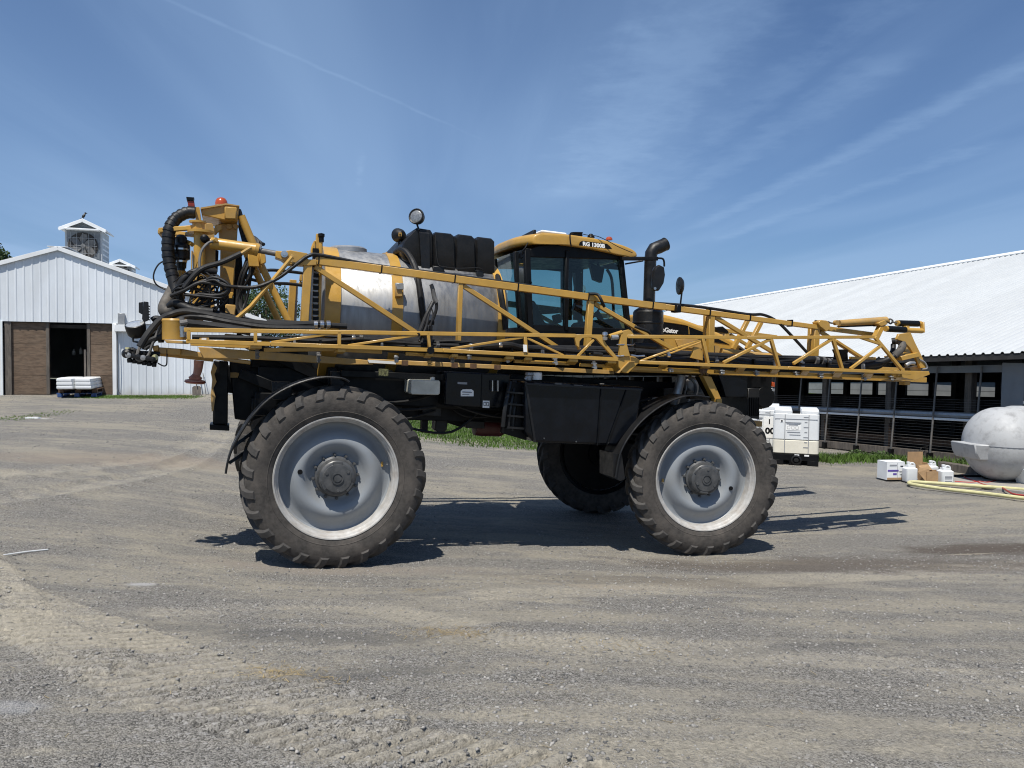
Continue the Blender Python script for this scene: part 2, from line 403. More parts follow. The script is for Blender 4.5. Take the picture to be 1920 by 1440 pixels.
for x, y, z in ((0, 0, 0), (0, 3.2, -.03), (-4, 4, .0), (5, 4, -.2), (0, 5.5, -.2), (-6, 12, -.05), (-12, 16, .12), (-18, 10, .2), (10, 6, -.5), (20, 8, -.9), (0, 22, -.5), (2, 32, -.6),
                (-60, 60, .4), (0, 90, -.6), (60, 60, -1.2), (90, 0, -1.2), (-90, 0, .4), (0, -60, .2), (-60, -60, .4), (60, -60, -.4), (0, 300, -.6), (300, 0, -.8), (-300, 0, 0), (0, -300, 0), (250, 250, -1), (-250, 250, 0)):
    _c.append((x, y, z))
_c = np.array(_c)
def _phi(r2): return np.where(r2 > 0, 0.5 * r2 * np.log(r2 + 1e-12), 0)
_n = len(_c)
_K = _phi(((_c[:, None, :2] - _c[None, :, :2]) ** 2).sum(-1)) + np.eye(_n) * 0.02
_P = np.c_[np.ones(_n), _c[:, :2]]
_sol = np.linalg.solve(np.block([[_K, _P], [_P.T, np.zeros((3, 3))]]), np.r_[_c[:, 2], 0, 0, 0])
def gz_np(x, y):
    x = np.asarray(x, float).ravel(); y = np.asarray(y, float).ravel(); out = np.empty_like(x)
    for i in range(0, len(x), 20000):
        X = x[i:i + 20000]; Y = y[i:i + 20000]
        r2 = (X[:, None] - _c[None, :, 0]) ** 2 + (Y[:, None] - _c[None, :, 1]) ** 2
        out[i:i + 20000] = _phi(r2) @ _sol[:_n] + _sol[_n] + _sol[_n + 1] * X + _sol[_n + 2] * Y
    return out
def gz(x, y): return float(gz_np([x], [y])[0])
def gp(x, y):
    """where the sight line of a photo pixel meets the ground"""
    r = ray(x, y); a, b = 1.0, 80.0
    for d in np.arange(2.0, 80, 0.5):
        q = CAM + r * float(d)
        if q.z < gz(q.x, q.y): a, b = float(d) - .5, float(d); break
    for _ in range(18):
        m = (a + b) / 2; q = CAM + r * m
        if q.z < gz(q.x, q.y): b = m
        else: a = m
    q = CAM + r * b; q.z = gz(q.x, q.y); return q
def vnoise(x, y, seed):
    x = np.asarray(x); y = np.asarray(y)
    xi = np.floor(x).astype(np.int64); yi = np.floor(y).astype(np.int64); xf = x - xi; yf = y - yi
    def h(a, b):
        v = (a * 374761393 + b * 668265263 + seed * 1442695041) & 0x7fffffff
        v = (v ^ (v >> 13)) * 1274126177 & 0x7fffffff
        return ((v ^ (v >> 16)) & 0xffff) / 65535.0
    u = xf * xf * (3 - 2 * xf); w = yf * yf * (3 - 2 * yf)
    return (h(xi, yi) * (1 - u) + h(xi + 1, yi) * u) * (1 - w) + (h(xi, yi + 1) * (1 - u) + h(xi + 1, yi + 1) * u) * w
def fbm(x, y, seed, o=4):
    s = 0; a = 0.5
    for i in range(o): s = s + a * (vnoise(x * 2 ** i, y * 2 ** i, seed + i) - .5); a *= .5
    return s
def axis_grid(lo, hi, fine, out, ratio):
    a = list(np.arange(lo, hi, fine)); st = fine; p = hi
    right = []
    while p < out: right.append(p); st *= ratio; p += st
    st = fine; p = lo; left = []
    while p > -out: st *= ratio; p -= st; left.append(p)
    return np.array(left[::-1] + a + right + [out + 50])
gxs = axis_grid(-3.3, 1.2, 0.0145, 900, 1.022)
gys = axis_grid(2.8, 5.7, 0.0145, 900, 1.018)
GX, GY = np.meshgrid(gxs, gys)
GZ = gz_np(GX, GY).reshape(GX.shape)
near = np.clip(1 - (np.hypot(GX, GY - 6) - 14) / 20, 0, 1)
GZS = GZ + near * 0.045 * fbm(GX * .7, GY * .7, 3, 3)
GZ += near * (0.045 * fbm(GX * .7, GY * .7, 3, 3) + 0.022 * fbm(GX * 4, GY * 4, 11, 3) + 0.010 * fbm(GX * 11, GY * 11, 21, 2) + 0.005 * fbm(GX * 26, GY * 26, 31, 2))
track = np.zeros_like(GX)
def lay_track(pxs, width, bar_pitch, depth, chevron=0.6, soft=0.25, press=0.012, ridge=0.0):
    """wheel track pressed into the ground along a photo polyline; bars = tread marks"""
    global GZ, track
    pts = spline([gp(*p) for p in pxs], 10)
    P = np.array([(p.x, p.y) for p in pts]); seg = np.diff(P, axis=0); L = np.hypot(seg[:, 0], seg[:, 1]); S = np.r_[0, np.cumsum(L)]
    lo = P.min(0) - width; hi = P.max(0) + width
    sel = np.where((GX > lo[0]) & (GX < hi[0]) & (GY > lo[1]) & (GY < hi[1]))
    X = GX[sel]; Y = GY[sel]; best = np.full(len(X), 9.0); bs = np.zeros(len(X)); sd_ = np.zeros(len(X))
    for i in range(len(seg)):
        if L[i] < 1e-6: continue
        t = np.clip(((X - P[i, 0]) * seg[i, 0] + (Y - P[i, 1]) * seg[i, 1]) / L[i] ** 2, 0, 1)
        dx = X - P[i, 0] - t * seg[i, 0]; dy = Y - P[i, 1] - t * seg[i, 1]; d = np.hypot(dx, dy)
        m = d < best; best[m] = d[m]; bs[m] = S[i] + t[m] * L[i]; sd_[m] = np.sign(seg[i, 0] * dy - seg[i, 1] * dx)[m]
    inside = np.clip((width / 2 - best) / (width * soft), 0, 1)
    brk_ = np.clip(0.85 + 1.8 * (fbm(X * 1.3, Y * 1.3, 77, 3) + .12), 0, 1)
    GZ[sel] += (GZS[sel] - GZ[sel]) * .8 * inside * brk_
    if bar_pitch:
        ph = (bs + chevron * best * sd_) / bar_pitch
        tri = np.abs((ph % 1) - .5) * 2
        prof = np.clip((tri - .24) / .22, 0, 1) * (.8 + .2 * tri)
        GZ[sel] += inside * brk_ * (prof * depth - press); tmod = .55 + .9 * prof  # tint darker in grooves than on bars, painting in their shade
    else:
        GZ[sel] += -inside * press; tmod = 1.0
    if ridge:
        GZ[sel] += ridge * np.exp(-((best - width / 2) / (width * .16)) ** 2) * brk_
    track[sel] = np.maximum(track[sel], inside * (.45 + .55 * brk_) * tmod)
lay_track([(-60, 1120), (150, 1225), (330, 1305), (560, 1362), (760, 1402), (960, 1442), (1100, 1470)], 0.46, 0.118, 0.062, -0.5, press=.040, ridge=.008, soft=.08)
lay_track([(-80, 1085), (60, 1130), (220, 1190), (420, 1262), (600, 1315), (700, 1345)], 0.46, 0.115, 0.055, -0.55, press=.036, soft=.08)
lay_track([(-60, 1010), (60, 1165), (200, 1255)], 0.46, 0.115, 0.05, -0.6, press=.01, soft=.15)
lay_track([(-40, 945), (150, 915), (300, 885), (380, 850), (430, 800), (440, 780)], 0.5, 0.11, 0.02, 0.6, press=.02, ridge=.035)
lay_track([(-40, 893), (150, 880), (280, 862), (360, 835), (410, 795)], 0.5, 0.11, 0.02, 0.6, press=.02, ridge=.035)
lay_track([(300, 1150), (620, 1135), (860, 1175), (960, 1195), (1300, 1215), (1600, 1240), (1960, 1290)], 0.5, 0.07, 0.008, 0.3, press=.008, ridge=.008)
0 and lay_track([(700, 1330), (1000, 1300), (1300, 1240), (1560, 1200), (1960, 1180)], 0.55, 0.11, 0.026, -0.3, press=.012, ridge=.012)
lay_track([(900, 1120), (1250, 1105), (1600, 1085), (1960, 1060)], 0.6, 0.09, 0.012, 0.4, press=.012, ridge=.014)
0 and lay_track([(1000, 1400), (1350, 1380), (1700, 1340), (1980, 1310)], 0.5, 0.11, 0.03, -0.3, press=.01, ridge=.01)
ny_, nx_ = GX.shape
co = np.stack([GX.ravel(), GY.ravel(), GZ.ravel()], 1)
idx = np.arange(nx_ * ny_).reshape(ny_, nx_)
fc = np.stack([idx[:-1, :-1], idx[:-1, 1:], idx[1:, 1:], idx[1:, :-1]], -1).reshape(-1, 4)
def mesh_np(name, co, fc, k):
    me = bpy.data.meshes.new(name)
    me.vertices.add(len(co)); me.vertices.foreach_set('co', co.astype(np.float32).ravel())
    me.loops.add(fc.size); me.loops.foreach_set('vertex_index', fc.astype(np.int32).ravel())
    me.polygons.add(len(fc)); me.polygons.foreach_set('loop_start', np.arange(0, fc.size, k, dtype=np.int32))
    try: me.polygons.foreach_set('loop_total', np.full(len(fc), k, dtype=np.int32))
    except Exception: pass
    me.update(calc_edges=True); return me
gme = mesh_np('gravel_yard', co, fc, 4)
gme.shade_smooth()
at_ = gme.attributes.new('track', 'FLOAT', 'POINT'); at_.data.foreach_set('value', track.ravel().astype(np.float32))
gm = bpy.data.materials.new('gravel_and_dirt'); gm.use_nodes = True; t = gm.node_tree; t.nodes.clear()
out = nd(t, 'ShaderNodeOutputMaterial'); b = nd(t, 'ShaderNodeBsdfPrincipled', i_Roughness=0.93); b.inputs['Specular IOR Level'].default_value = 0.25
t.links.new(b.outputs[0], out.inputs[0])
geo = nd(t, 'ShaderNodeNewGeometry').outputs['Position']
def gn(s, d=5, r=0.6, dist=0.0, st=None):
    src = geo
    if st:
        mp = nd(t, 'ShaderNodeMapping'); mp.inputs['Scale'].default_value = st; mp.inputs['Rotation'].default_value = (0, 0, 0.25); t.links.new(geo, mp.inputs[0]); src = mp.outputs[0]
    n = nd(t, 'ShaderNodeTexNoise', i_Scale=s, i_Detail=d, i_Roughness=r, i_Distortion=dist); t.links.new(src, n.inputs['Vector']); return n.outputs[0]
def gv(s, what='Color', feat='F1'):
    n = nd(t, 'ShaderNodeTexVoronoi', feature=feat, i_Scale=s); t.links.new(geo, n.inputs['Vector']); return n.outputs[what]
strk = gn(1.0, 6, 0.65, 0.8, (0.28, 2.4, 1)); big = gn(0.42, 5, 0.6, 0.4, (0.55, 1.3, 1)); med = gn(1.7, 6, 0.65, 0.5, (0.6, 1.4, 1)); fin = gn(38, 5, 0.75)
fin2 = gn(9, 6, 0.7)
vc = nd(t, 'ShaderNodeSeparateColor'); t.links.new(gv(130.0), vc.inputs[0])
vc2 = nd(t, 'ShaderNodeSeparateColor'); t.links.new(gv(60.0), vc2.inputs[0])
grav = mix_n(t, ramp_n(t, vc.outputs[0], 0, 1, 0, 1, False), (0.057, 0.054, 0.049), (0.285, 0.271, 0.246))
grav = mix_n(t, ramp_n(t, vc2.outputs[0], 0.90, 0.99), grav, (0.29, 0.28, 0.265))
dirtc = mix_n(t, ramp_n(t, fin, 0.3, 0.7), (0.135, 0.124, 0.100), (0.385, 0.352, 0.285))
dirtc = mix_n(t, ramp_n(t, fin2, 0.35, 0.7), dirtc, (0.268, 0.248, 0.206))
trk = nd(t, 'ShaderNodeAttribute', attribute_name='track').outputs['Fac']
mask = math_n(t, 'ADD', math_n(t, 'MULTIPLY', big, 0.9), math_n(t, 'MULTIPLY', med, 0.55))
mask = math_n(t, 'ADD', mask, math_n(t, 'MULTIPLY', fin, 0.22)); mask = math_n(t, 'ADD', mask, math_n(t, 'MULTIPLY', math_n(t, 'SUBTRACT', strk, 0.5), 0.7))
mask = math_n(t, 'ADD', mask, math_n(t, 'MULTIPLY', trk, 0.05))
dm = ramp_n(t, mask, 0.74, 1.00)
gcol = mix_n(t, dm, grav, dirtc)
# dark damp dirt patch, pale lime spots, straw tint
def spot(P, rx, ry, yaw=0.0):
    mp = nd(t, 'ShaderNodeMapping', vector_type='TEXTURE'); mp.inputs['Location'].default_value = (P.x, P.y, 0); mp.inputs['Rotation'].default_value = (0, 0, yaw); mp.inputs['Scale'].default_value = (rx, ry, 1e3)
    t.links.new(geo, mp.inputs[0]); ln = nd(t, 'ShaderNodeVectorMath', operation='LENGTH'); t.links.new(mp.outputs[0], ln.inputs[0])
    return math_n(t, 'ADD', ln.outputs['Value'], math_n(t, 'MULTIPLY', math_n(t, 'SUBTRACT', med, 0.5), 1.7))
for (x, y), rx, ry, yaw, c, k in (((1560, 1060), 3.4, 0.7, 0.06, (0.085, 0.066, 0.052), 0.6), ((1850, 1030), 1.6, 0.5, 0.1, (0.075, 0.058, 0.046), 0.8), ((1250, 1090), 2.2, 0.45, 0.0, (0.11, 0.095, 0.08), .5),
                                ((560, 1190), 1.6, 0.22, -0.15, (0.085, 0.084, 0.082), 0.5), ((1500, 1215), 1.5, 0.16, 0.3, (0.09, 0.089, 0.087), .45), ((700, 1260), 0.9, 0.13, 0.2, (0.09, 0.089, 0.087), .45),
                                ((640, 1070), 2.0, .3, 0.1, (0.27, 0.235, 0.195), .6), ((230, 860), 3.0, 0.9, 0.3, (0.25, 0.205, 0.16), 0.5), ((520, 1262), 0.16, 0.10, 0, (0.27, 0.22, 0.14), 0.4),
                                ((850, 1185), 0.26, 0.13, -0.3, (0.26, 0.215, 0.15), 0.35), ((268, 1098), 0.17, 0.11, 0.4, (0.45, 0.45, 0.46), 0.6), ((30, 1325), 0.22, 0.12, 0.2, (0.36, 0.37, 0.39), 0.35), ((900, 805), 5.0, 3.4, 0, (0.06, 0.095, 0.024), 0.85), ((70, 785), .5, .12, 0.05, (.6, .6, .58), .6),
                                ((1220, 955), .8, .18, .1, (.34, .30, .23), .6), ((1820, 1038), .45, .05, .1, (.36, .32, .25), .6), ((1100, 1100), 1.0, .12, 0, (.3, .26, .2), .5)):
    d = spot(gp(x, y), rx, ry, yaw)
    gcol = mix_n(t, math_n(t, 'MULTIPLY', ramp_n(t, d, 0.35, 1.05, 1.0, 0.0), k), gcol, c)
# distant ground turns to grass
ln = nd(t, 'ShaderNodeVectorMath', operation='LENGTH'); t.links.new(geo, ln.inputs[0])
far = ramp_n(t, ln.outputs['Value'], 45, 70)
gcol = mix_n(t, far, gcol, mix_n(t, med, (0.05, 0.085, 0.022), (0.09, 0.12, 0.035)))
t.links.new(gcol, b.inputs['Base Color'])
hgt = math_n(t, 'ADD', math_n(t, 'MULTIPLY', gv(130.0, 'Distance'), -0.55), math_n(t, 'ADD', math_n(t, 'MULTIPLY', gv(60.0, 'Distance'), -0.5), math_n(t, 'MULTIPLY', fin, 0.9)))
bp = nd(t, 'ShaderNodeBump', i_Strength=0.8, i_Distance=0.014); t.links.new(ramp_n(t, trk, 0.0, 1.2, 0.85, 0.5), bp.inputs['Strength']); t.links.new(hgt, bp.inputs['Height']); t.links.new(bp.outputs[0], b.inputs['Normal'])
gme.materials.append(gm)
go = bpy.data.objects.new('ground', gme); COL.objects.link(go); tag(go, kind='structure')
# loose stones on the yard: one countless mass
from mathutils.bvhtree import BVHTree
def gzi(x, y):
    """height of the built ground sheet (bilinear)"""
    i = np.clip(np.searchsorted(gxs, x) - 1, 0, nx_ - 2); j = np.clip(np.searchsorted(gys, y) - 1, 0, ny_ - 2)
    fx = (x - gxs[i]) / (gxs[i + 1] - gxs[i]); fy = (y - gys[j]) / (gys[j + 1] - gys[j])
    return (GZ[j, i] * (1 - fx) + GZ[j, i + 1] * fx) * (1 - fy) + (GZ[j + 1, i] * (1 - fx) + GZ[j + 1, i + 1] * fx) * fy
def scatter(name, x, y, size, base_v, base_f, matl, flat=0.6, sink=0.3, tilt=0.5, seed=1):
    n = len(x); r = np.random.default_rng(seed); nv = len(base_v)
    z = gzi(x, y); a = r.uniform(0, 6.283, n); ca, sa = np.cos(a), np.sin(a)
    s3 = size[:, None] * np.stack([r.uniform(.7, 1.3, n), r.uniform(.6, 1.1, n), r.uniform(flat * .7, flat * 1.2, n)], 1)
    p = base_v[None] * s3[:, None, :] * r.uniform(.8, 1.2, (n, nv, 1))
    q = np.empty_like(p); q[..., 0] = p[..., 0] * ca[:, None] - p[..., 1] * sa[:, None]; q[..., 1] = p[..., 0] * sa[:, None] + p[..., 1] * ca[:, None]; q[..., 2] = p[..., 2]
    q[..., 0] += x[:, None]; q[..., 1] += y[:, None]; q[..., 2] += (z + size * flat * sink)[:, None]
    f = (base_f[None] + (np.arange(n) * nv)[:, None, None]).reshape(-1, base_f.shape[1])
    me = mesh_np(name, q.reshape(-1, 3), f, base_f.shape[1]); me.materials.append(matl)
    o = bpy.data.objects.new(name, me); COL.objects.link(o); return o
OV = np.array([(1, 0, 0), (-1, 0, 0), (0, 1, 0), (0, -1, 0), (0, 0, 1), (0, 0, -1), ], float)
OF = np.array([(0, 2, 4), (2, 1, 4), (1, 3, 4), (3, 0, 4), (2, 0, 5), (1, 2, 5), (3, 1, 5), (0, 3, 5)])
ns = 95000
d_ = 2.4 + 26 * rng.random(ns) ** 1.7
xx = (rng.random(ns) - .5) * d_ * 1.55; yy = d_
keep = fbm(xx * .6, yy * .9, 41, 4) > rng.normal(-.02, .10, ns); xx = xx[keep]; yy = yy[keep]
sz = 0.0035 + 0.013 * rng.random(len(xx)) ** 6 + 0.0004 * yy
STONE = bpy.data.materials.new('loose_stone'); STONE.use_nodes = True
_t = STONE.node_tree; _b = _t.nodes['Principled BSDF']; _b.inputs['Roughness'].default_value = 0.9
_n2 = nd(_t, 'ShaderNodeTexVoronoi', i_Scale=25.0); _g = nd(_t, 'ShaderNodeNewGeometry'); _t.links.new(_g.outputs['Position'], _n2.inputs['Vector'])
_s = nd(_t, 'ShaderNodeSeparateColor'); _t.links.new(_n2.outputs['Color'], _s.inputs[0])
_t.links.new(mix_n(_t, ramp_n(_t, _s.outputs[0], 0, 1, 0, 1, False), (0.10, 0.098, 0.095), (0.36, 0.345, 0.32)), _b.inputs['Base Color'])
st_ = scatter('loose_gravel', xx, yy, sz, OV, OF, STONE, 0.55, 0.25); tag(st_, 'loose grey stones scattered over the dirt yard', 'gravel', kind='stuff')
# straw wisps
def straw(P, rx, ry, n, seed):
    r = np.random.default_rng(seed); return P.x + r.normal(0, rx, n), P.y + r.normal(0, ry, n)
sxy = [straw(gp(520, 1262), .13, .07, 260, 1), straw(gp(850, 1185), .2, .09, 300, 2), straw(gp(620, 1275), .1, .06, 40, 3), straw(gp(790, 1105), .15, .08, 60, 4), straw(gp(1000, 1250), 1.6, .8, 160, 5), straw(gp(1180, 1210), .2, .1, 60, 6), straw(gp(1450,1120),1.2,.5,80,8)]
sx_ = np.concatenate([a for a, b_ in sxy]); sy_ = np.concatenate([b_ for a, b_ in sxy])
BV = np.array([(-1, -.09, 0), (1, -.09, 0), (1, .09, 0), (-1, .09, 0)], float); BF = np.array([(0, 1, 2, 3)])
s_ = scatter('straw_wisps', sx_, sy_, np.random.default_rng(9).uniform(.008, .028, len(sx_)), BV, BF, STRAWM, 0.2, 0.0); s_.location.z = 0.005
tag(s_, 'thin scatter of yellow straw bits on the dirt', 'straw', kind='stuff')
# grass: strip behind the machine, tufts at the left, weeds along the long barn
def blades(name, pts, hgt, matl, seed, wid=0.012):
    r = np.random.default_rng(seed); n = len(pts); pts = np.asarray(pts)
    z = gzi(pts[:, 0], pts[:, 1]); a = r.uniform(0, 6.283, n); h = hgt * r.uniform(.45, 1.25, n); lean = r.uniform(.1, .7, n) * h; b2 = r.uniform(0, 6.283, n)
    w = wid * r.uniform(.6, 1.3, n)
    ax = np.stack([np.cos(a) * w, np.sin(a) * w, 0 * w], 1); ld = np.stack([np.cos(b2) * lean, np.sin(b2) * lean, 0 * h], 1)
    base = np.stack([pts[:, 0], pts[:, 1], z - .01], 1)
    mid = base + ld * .35; mid[:, 2] += h * .6; tip = base + ld; tip[:, 2] += h
    q = np.stack([base - ax, base + ax, mid + ax * .7, tip, mid - ax * .7], 1).reshape(-1, 3)
    f = np.arange(n * 5).reshape(-1, 5)
    me = mesh_np(name, q, f, 5); me.materials.append(matl)
    o = bpy.data.objects.new(name, me); COL.objects.link(o); return o
r = np.random.default_rng(5)
def poly_scatter(pxs, n, seed, jitter=0.25):
    r = np.random.default_rng(seed); P = np.array([tuple(gp(*p))[:2] for p in pxs]); lo, hi = P.min(0), P.max(0); out = []
    x = r.uniform(lo[0], hi[0], n); y = r.uniform(lo[1], hi[1], n); ins = np.zeros(n, bool); j = len(P) - 1
    xq = x + r.normal(0, jitter, n); yq = y + r.normal(0, jitter, n)
    for i in range(len(P)):
        c = ((P[i, 1] > yq) != (P[j, 1] > yq)) & (xq < (P[j, 0] - P[i, 0]) * (yq - P[i, 1]) / (P[j, 1] - P[i, 1] + 1e-9) + P[i, 0]); ins ^= c; j = i
    return np.stack([x[ins], y[ins]], 1)
gr_pts = poly_scatter([(700, 800), (700, 812), (790, 820), (860, 832), (930, 842), (1010, 848), (1120, 842), (1170, 830), (1170, 775), (700, 768)], 150000, 3, 0.35)
o = blades('grass_strip', gr_pts, 0.09, GRASSM, 4); tag(o, 'bright green grass strip beyond the gravel behind the machine', 'grass', kind='stuff')
gl = np.concatenate([poly_scatter([(0, 782), (60, 778), (130, 768), (135, 774), (70, 785), (0, 791)], 1100, 6, 0.2), poly_scatter([(150, 742), (370, 742), (370, 747), (150, 747)], 16000, 7, 0.2)])
o = blades('grass_tufts', gl, 0.035, GRASSM, 8); tag(o, 'low green grass tufts in the gravel before the white barn', 'grass', kind='stuff')
# grassy bank under the strip so that the far side reads green

# ================================================================== LEFT GABLE BARN
GB0 = GP(0, 0, 0.26)
barn = thing('gable_barn', GB0, 'white ribbed metal gable barn with open plywood sliding doors and roof fans', 'barn')
EL, ER, APEX = -6.2, 6.2, 4.98                     # half widths, apex height
def rake(s): return APEX - 0.345 * abs(s)
RIBP = 0.2286
def ribbed_sheet(P0, du, dn, n_ribs, pitch, zb, zt_fn, rib=0.014, rw=0.032):
    """vertical ribbed cladding: P0 + du*s ; dn = outward ; zt_fn(s) top height, zb bottom"""
    mb = MB(); prof = []
    for k in range(n_ribs):
        a = k * pitch
        prof += [(a, 0), (a + pitch - rw * 2, 0), (a + pitch - rw * 1.6, rib), (a + pitch - rw * 0.6, rib)]
        prof += []
    prof.append((n_ribs * pitch, 0))
    vs = []; 
    for a, d in prof:
        p = P0 + du * a + dn * d
        vs.append(Vector((p.x, p.y, zb(a) if callable(zb) else zb))); vs.append(Vector((p.x, p.y, zt_fn(a))))
    fs = [(2 * i, 2 * i + 2, 2 * i + 3, 2 * i + 1) for i in range(len(prof) - 1)]
    mb.add(vs, fs); return mb
OUT = -GN
ZD = 2.62                                            # underside of the upper cladding
s = EL
while s < ER - 0.01:
    w = min(4, max(1, round((ER - s) / RIBP))); s0 = s
    part('wall_panel', ribbed_sheet(GP(s0, 0, 0), GD, OUT, w, RIBP, ZD, lambda a, s0=s0: rake(s0 + a) - 0.02 if s0 + a < ER else rake(ER)), WMETAL, barn, smooth=False)
    s += w * RIBP
s = 1.66
while s < ER - 0.01:
    w = min(4, max(1, round((ER - s) / RIBP))); s0 = s
    part('wall_panel', ribbed_sheet(GP(s0, 0.06, 0), GD, OUT, w, RIBP, 0.24, lambda a: ZD - 0.02), WMETAL, barn, smooth=False)
    s += w * RIBP
s = EL
while s < -1.75:
    w = min(4, max(1, round((-1.7 - s) / RIBP))); s0 = s
    part('wall_panel', ribbed_sheet(GP(s0, 0.06, 0), GD, OUT, w, RIBP, 0.24, lambda a: ZD - 0.02), WMETAL, barn, smooth=False)
    s += w * RIBP
# frame, interior shell, trims
L = 22.0
mb = MB()
for sd in (EL + .02, ER - .02):
    mb.box(GP(sd, L / 2, 1.6), GD * .03, GN * (L / 2 - .1), Z * 1.45)
mb.box(GP(0, L, 2.2), GD * (ER - .1), GN * .04, Z * 2.1)
part('side_wall', mb, WMETAL, barn)
mb = MB()
for sg in (-1, 1):
    a = GP(0, -.05, APEX + .03); b_ = GP(sg * (ER + .35), -.05, rake(ER + .35) + .03)
    mb.prism([a, b_, b_ + Z * .05, a + Z * .05], GN * (L + .5))
part('roof', mb, WROOF, barn)
mb = MB()
for sg in (-1, 1):
    mb.bar(GP(0, -.075, APEX + .02), GP(sg * (ER + .35), -.075, rake(ER + .35) + .02), 0.13, 0.03, e1=GN)
part('rake_trim', mb, WTRIM, barn, bevel=.004)
mb = MB().box(GP(0, .35, 2.5), GD * (ER - .1), GN * .02, Z * 0.06)
part('lintel', mb, DARKW, barn)
part('ridge_cap', MB().bar(GP(-.15, -.08, APEX + .07), GP(-.15, L, APEX + .07), .02, .3, e1=GD).bar(GP(.15, -.08, APEX + .07), GP(.15, L, APEX + .07), .02, .3, e1=GD), WTRIM, barn)
for s_ in (1.615, -1.64): part('corner_trim', MB().box(GP(s_, -.01, 1.44), GD * .06, GN * .035, Z * 1.18), WTRIM, barn, bevel=.004)
part('door_track_cover', MB().box(GP(2.0, -.09, 2.47), GD * .36, GN * .09, Z * .11), WTRIM, barn, bevel=.006)
part('meter_box', MB().box(GP(1.84, -.08, 2.74), GD * .10, GN * .07, Z * .22), GALV, barn, bevel=.01)
part('downpipe', MB().tube([GP(1.70, -.05, 2.4), GP(1.72, -.06, 1.2), GP(1.71, -.05, .5), GP(1.80, -.06, .28)], .012, 6, 4), PIPE, barn)
def plydoor(s0, s1, rows):
    d = thing_part = None
    mb = MB(); mb.box(GP((s0 + s1) / 2, .14, 1.44), GD * ((s1 - s0) / 2), GN * .012, Z * 1.17)
    d = part('sliding_door', mb, PLY, barn)
    z = 0.28
    for hgt in rows:
        part('plywood_sheet', MB().box(GP((s0 + s1) / 2, .115, z + hgt / 2), GD * ((s1 - s0) / 2 - .004), GN * .012, Z * (hgt / 2 - .004)), PLY, d)
        z += hgt
    part('edge_board', MB().box(GP(s1 - .05 if s0 < 0 else s0 + .05, .09, 1.44), GD * .045, GN * .012, Z * 1.16), WOODG, d)
    return d
plydoor(-1.57, -.30, (.62, 1.02, .68)); plydoor(0.78, 1.56, (.62, 1.02, .68))
part('door_post', MB().box(GP(-1.45, .06, 1.44), GD * .09, GN * .03, Z * 1.17), WOODG, barn)
part('door_post', MB().box(GP(.73, .08, 1.0), GD * .03, GN * .03, Z * .75), WOODG, barn)
mb = MB()
for sx, zz, h in ((-.24, 1.55, .16), (-.02, 1.58, .2), (.2, 1.53, .17), (.44, 1.5, .16), (.6, 1.5, .14)):
    mb.lathe([(.0, 0), (.05, .005), (.055, h * .7), (.02, h), (.018, h + .05)], GP(sx, 3.2, zz), Z, 8)
part('hanging_milk_hoses', mb, POLY, barn)
part('rear_light_slot', MB().box(GP(.5, 14, 1.2), GD * .3, GN * .02, Z * .12), DARKW, barn)
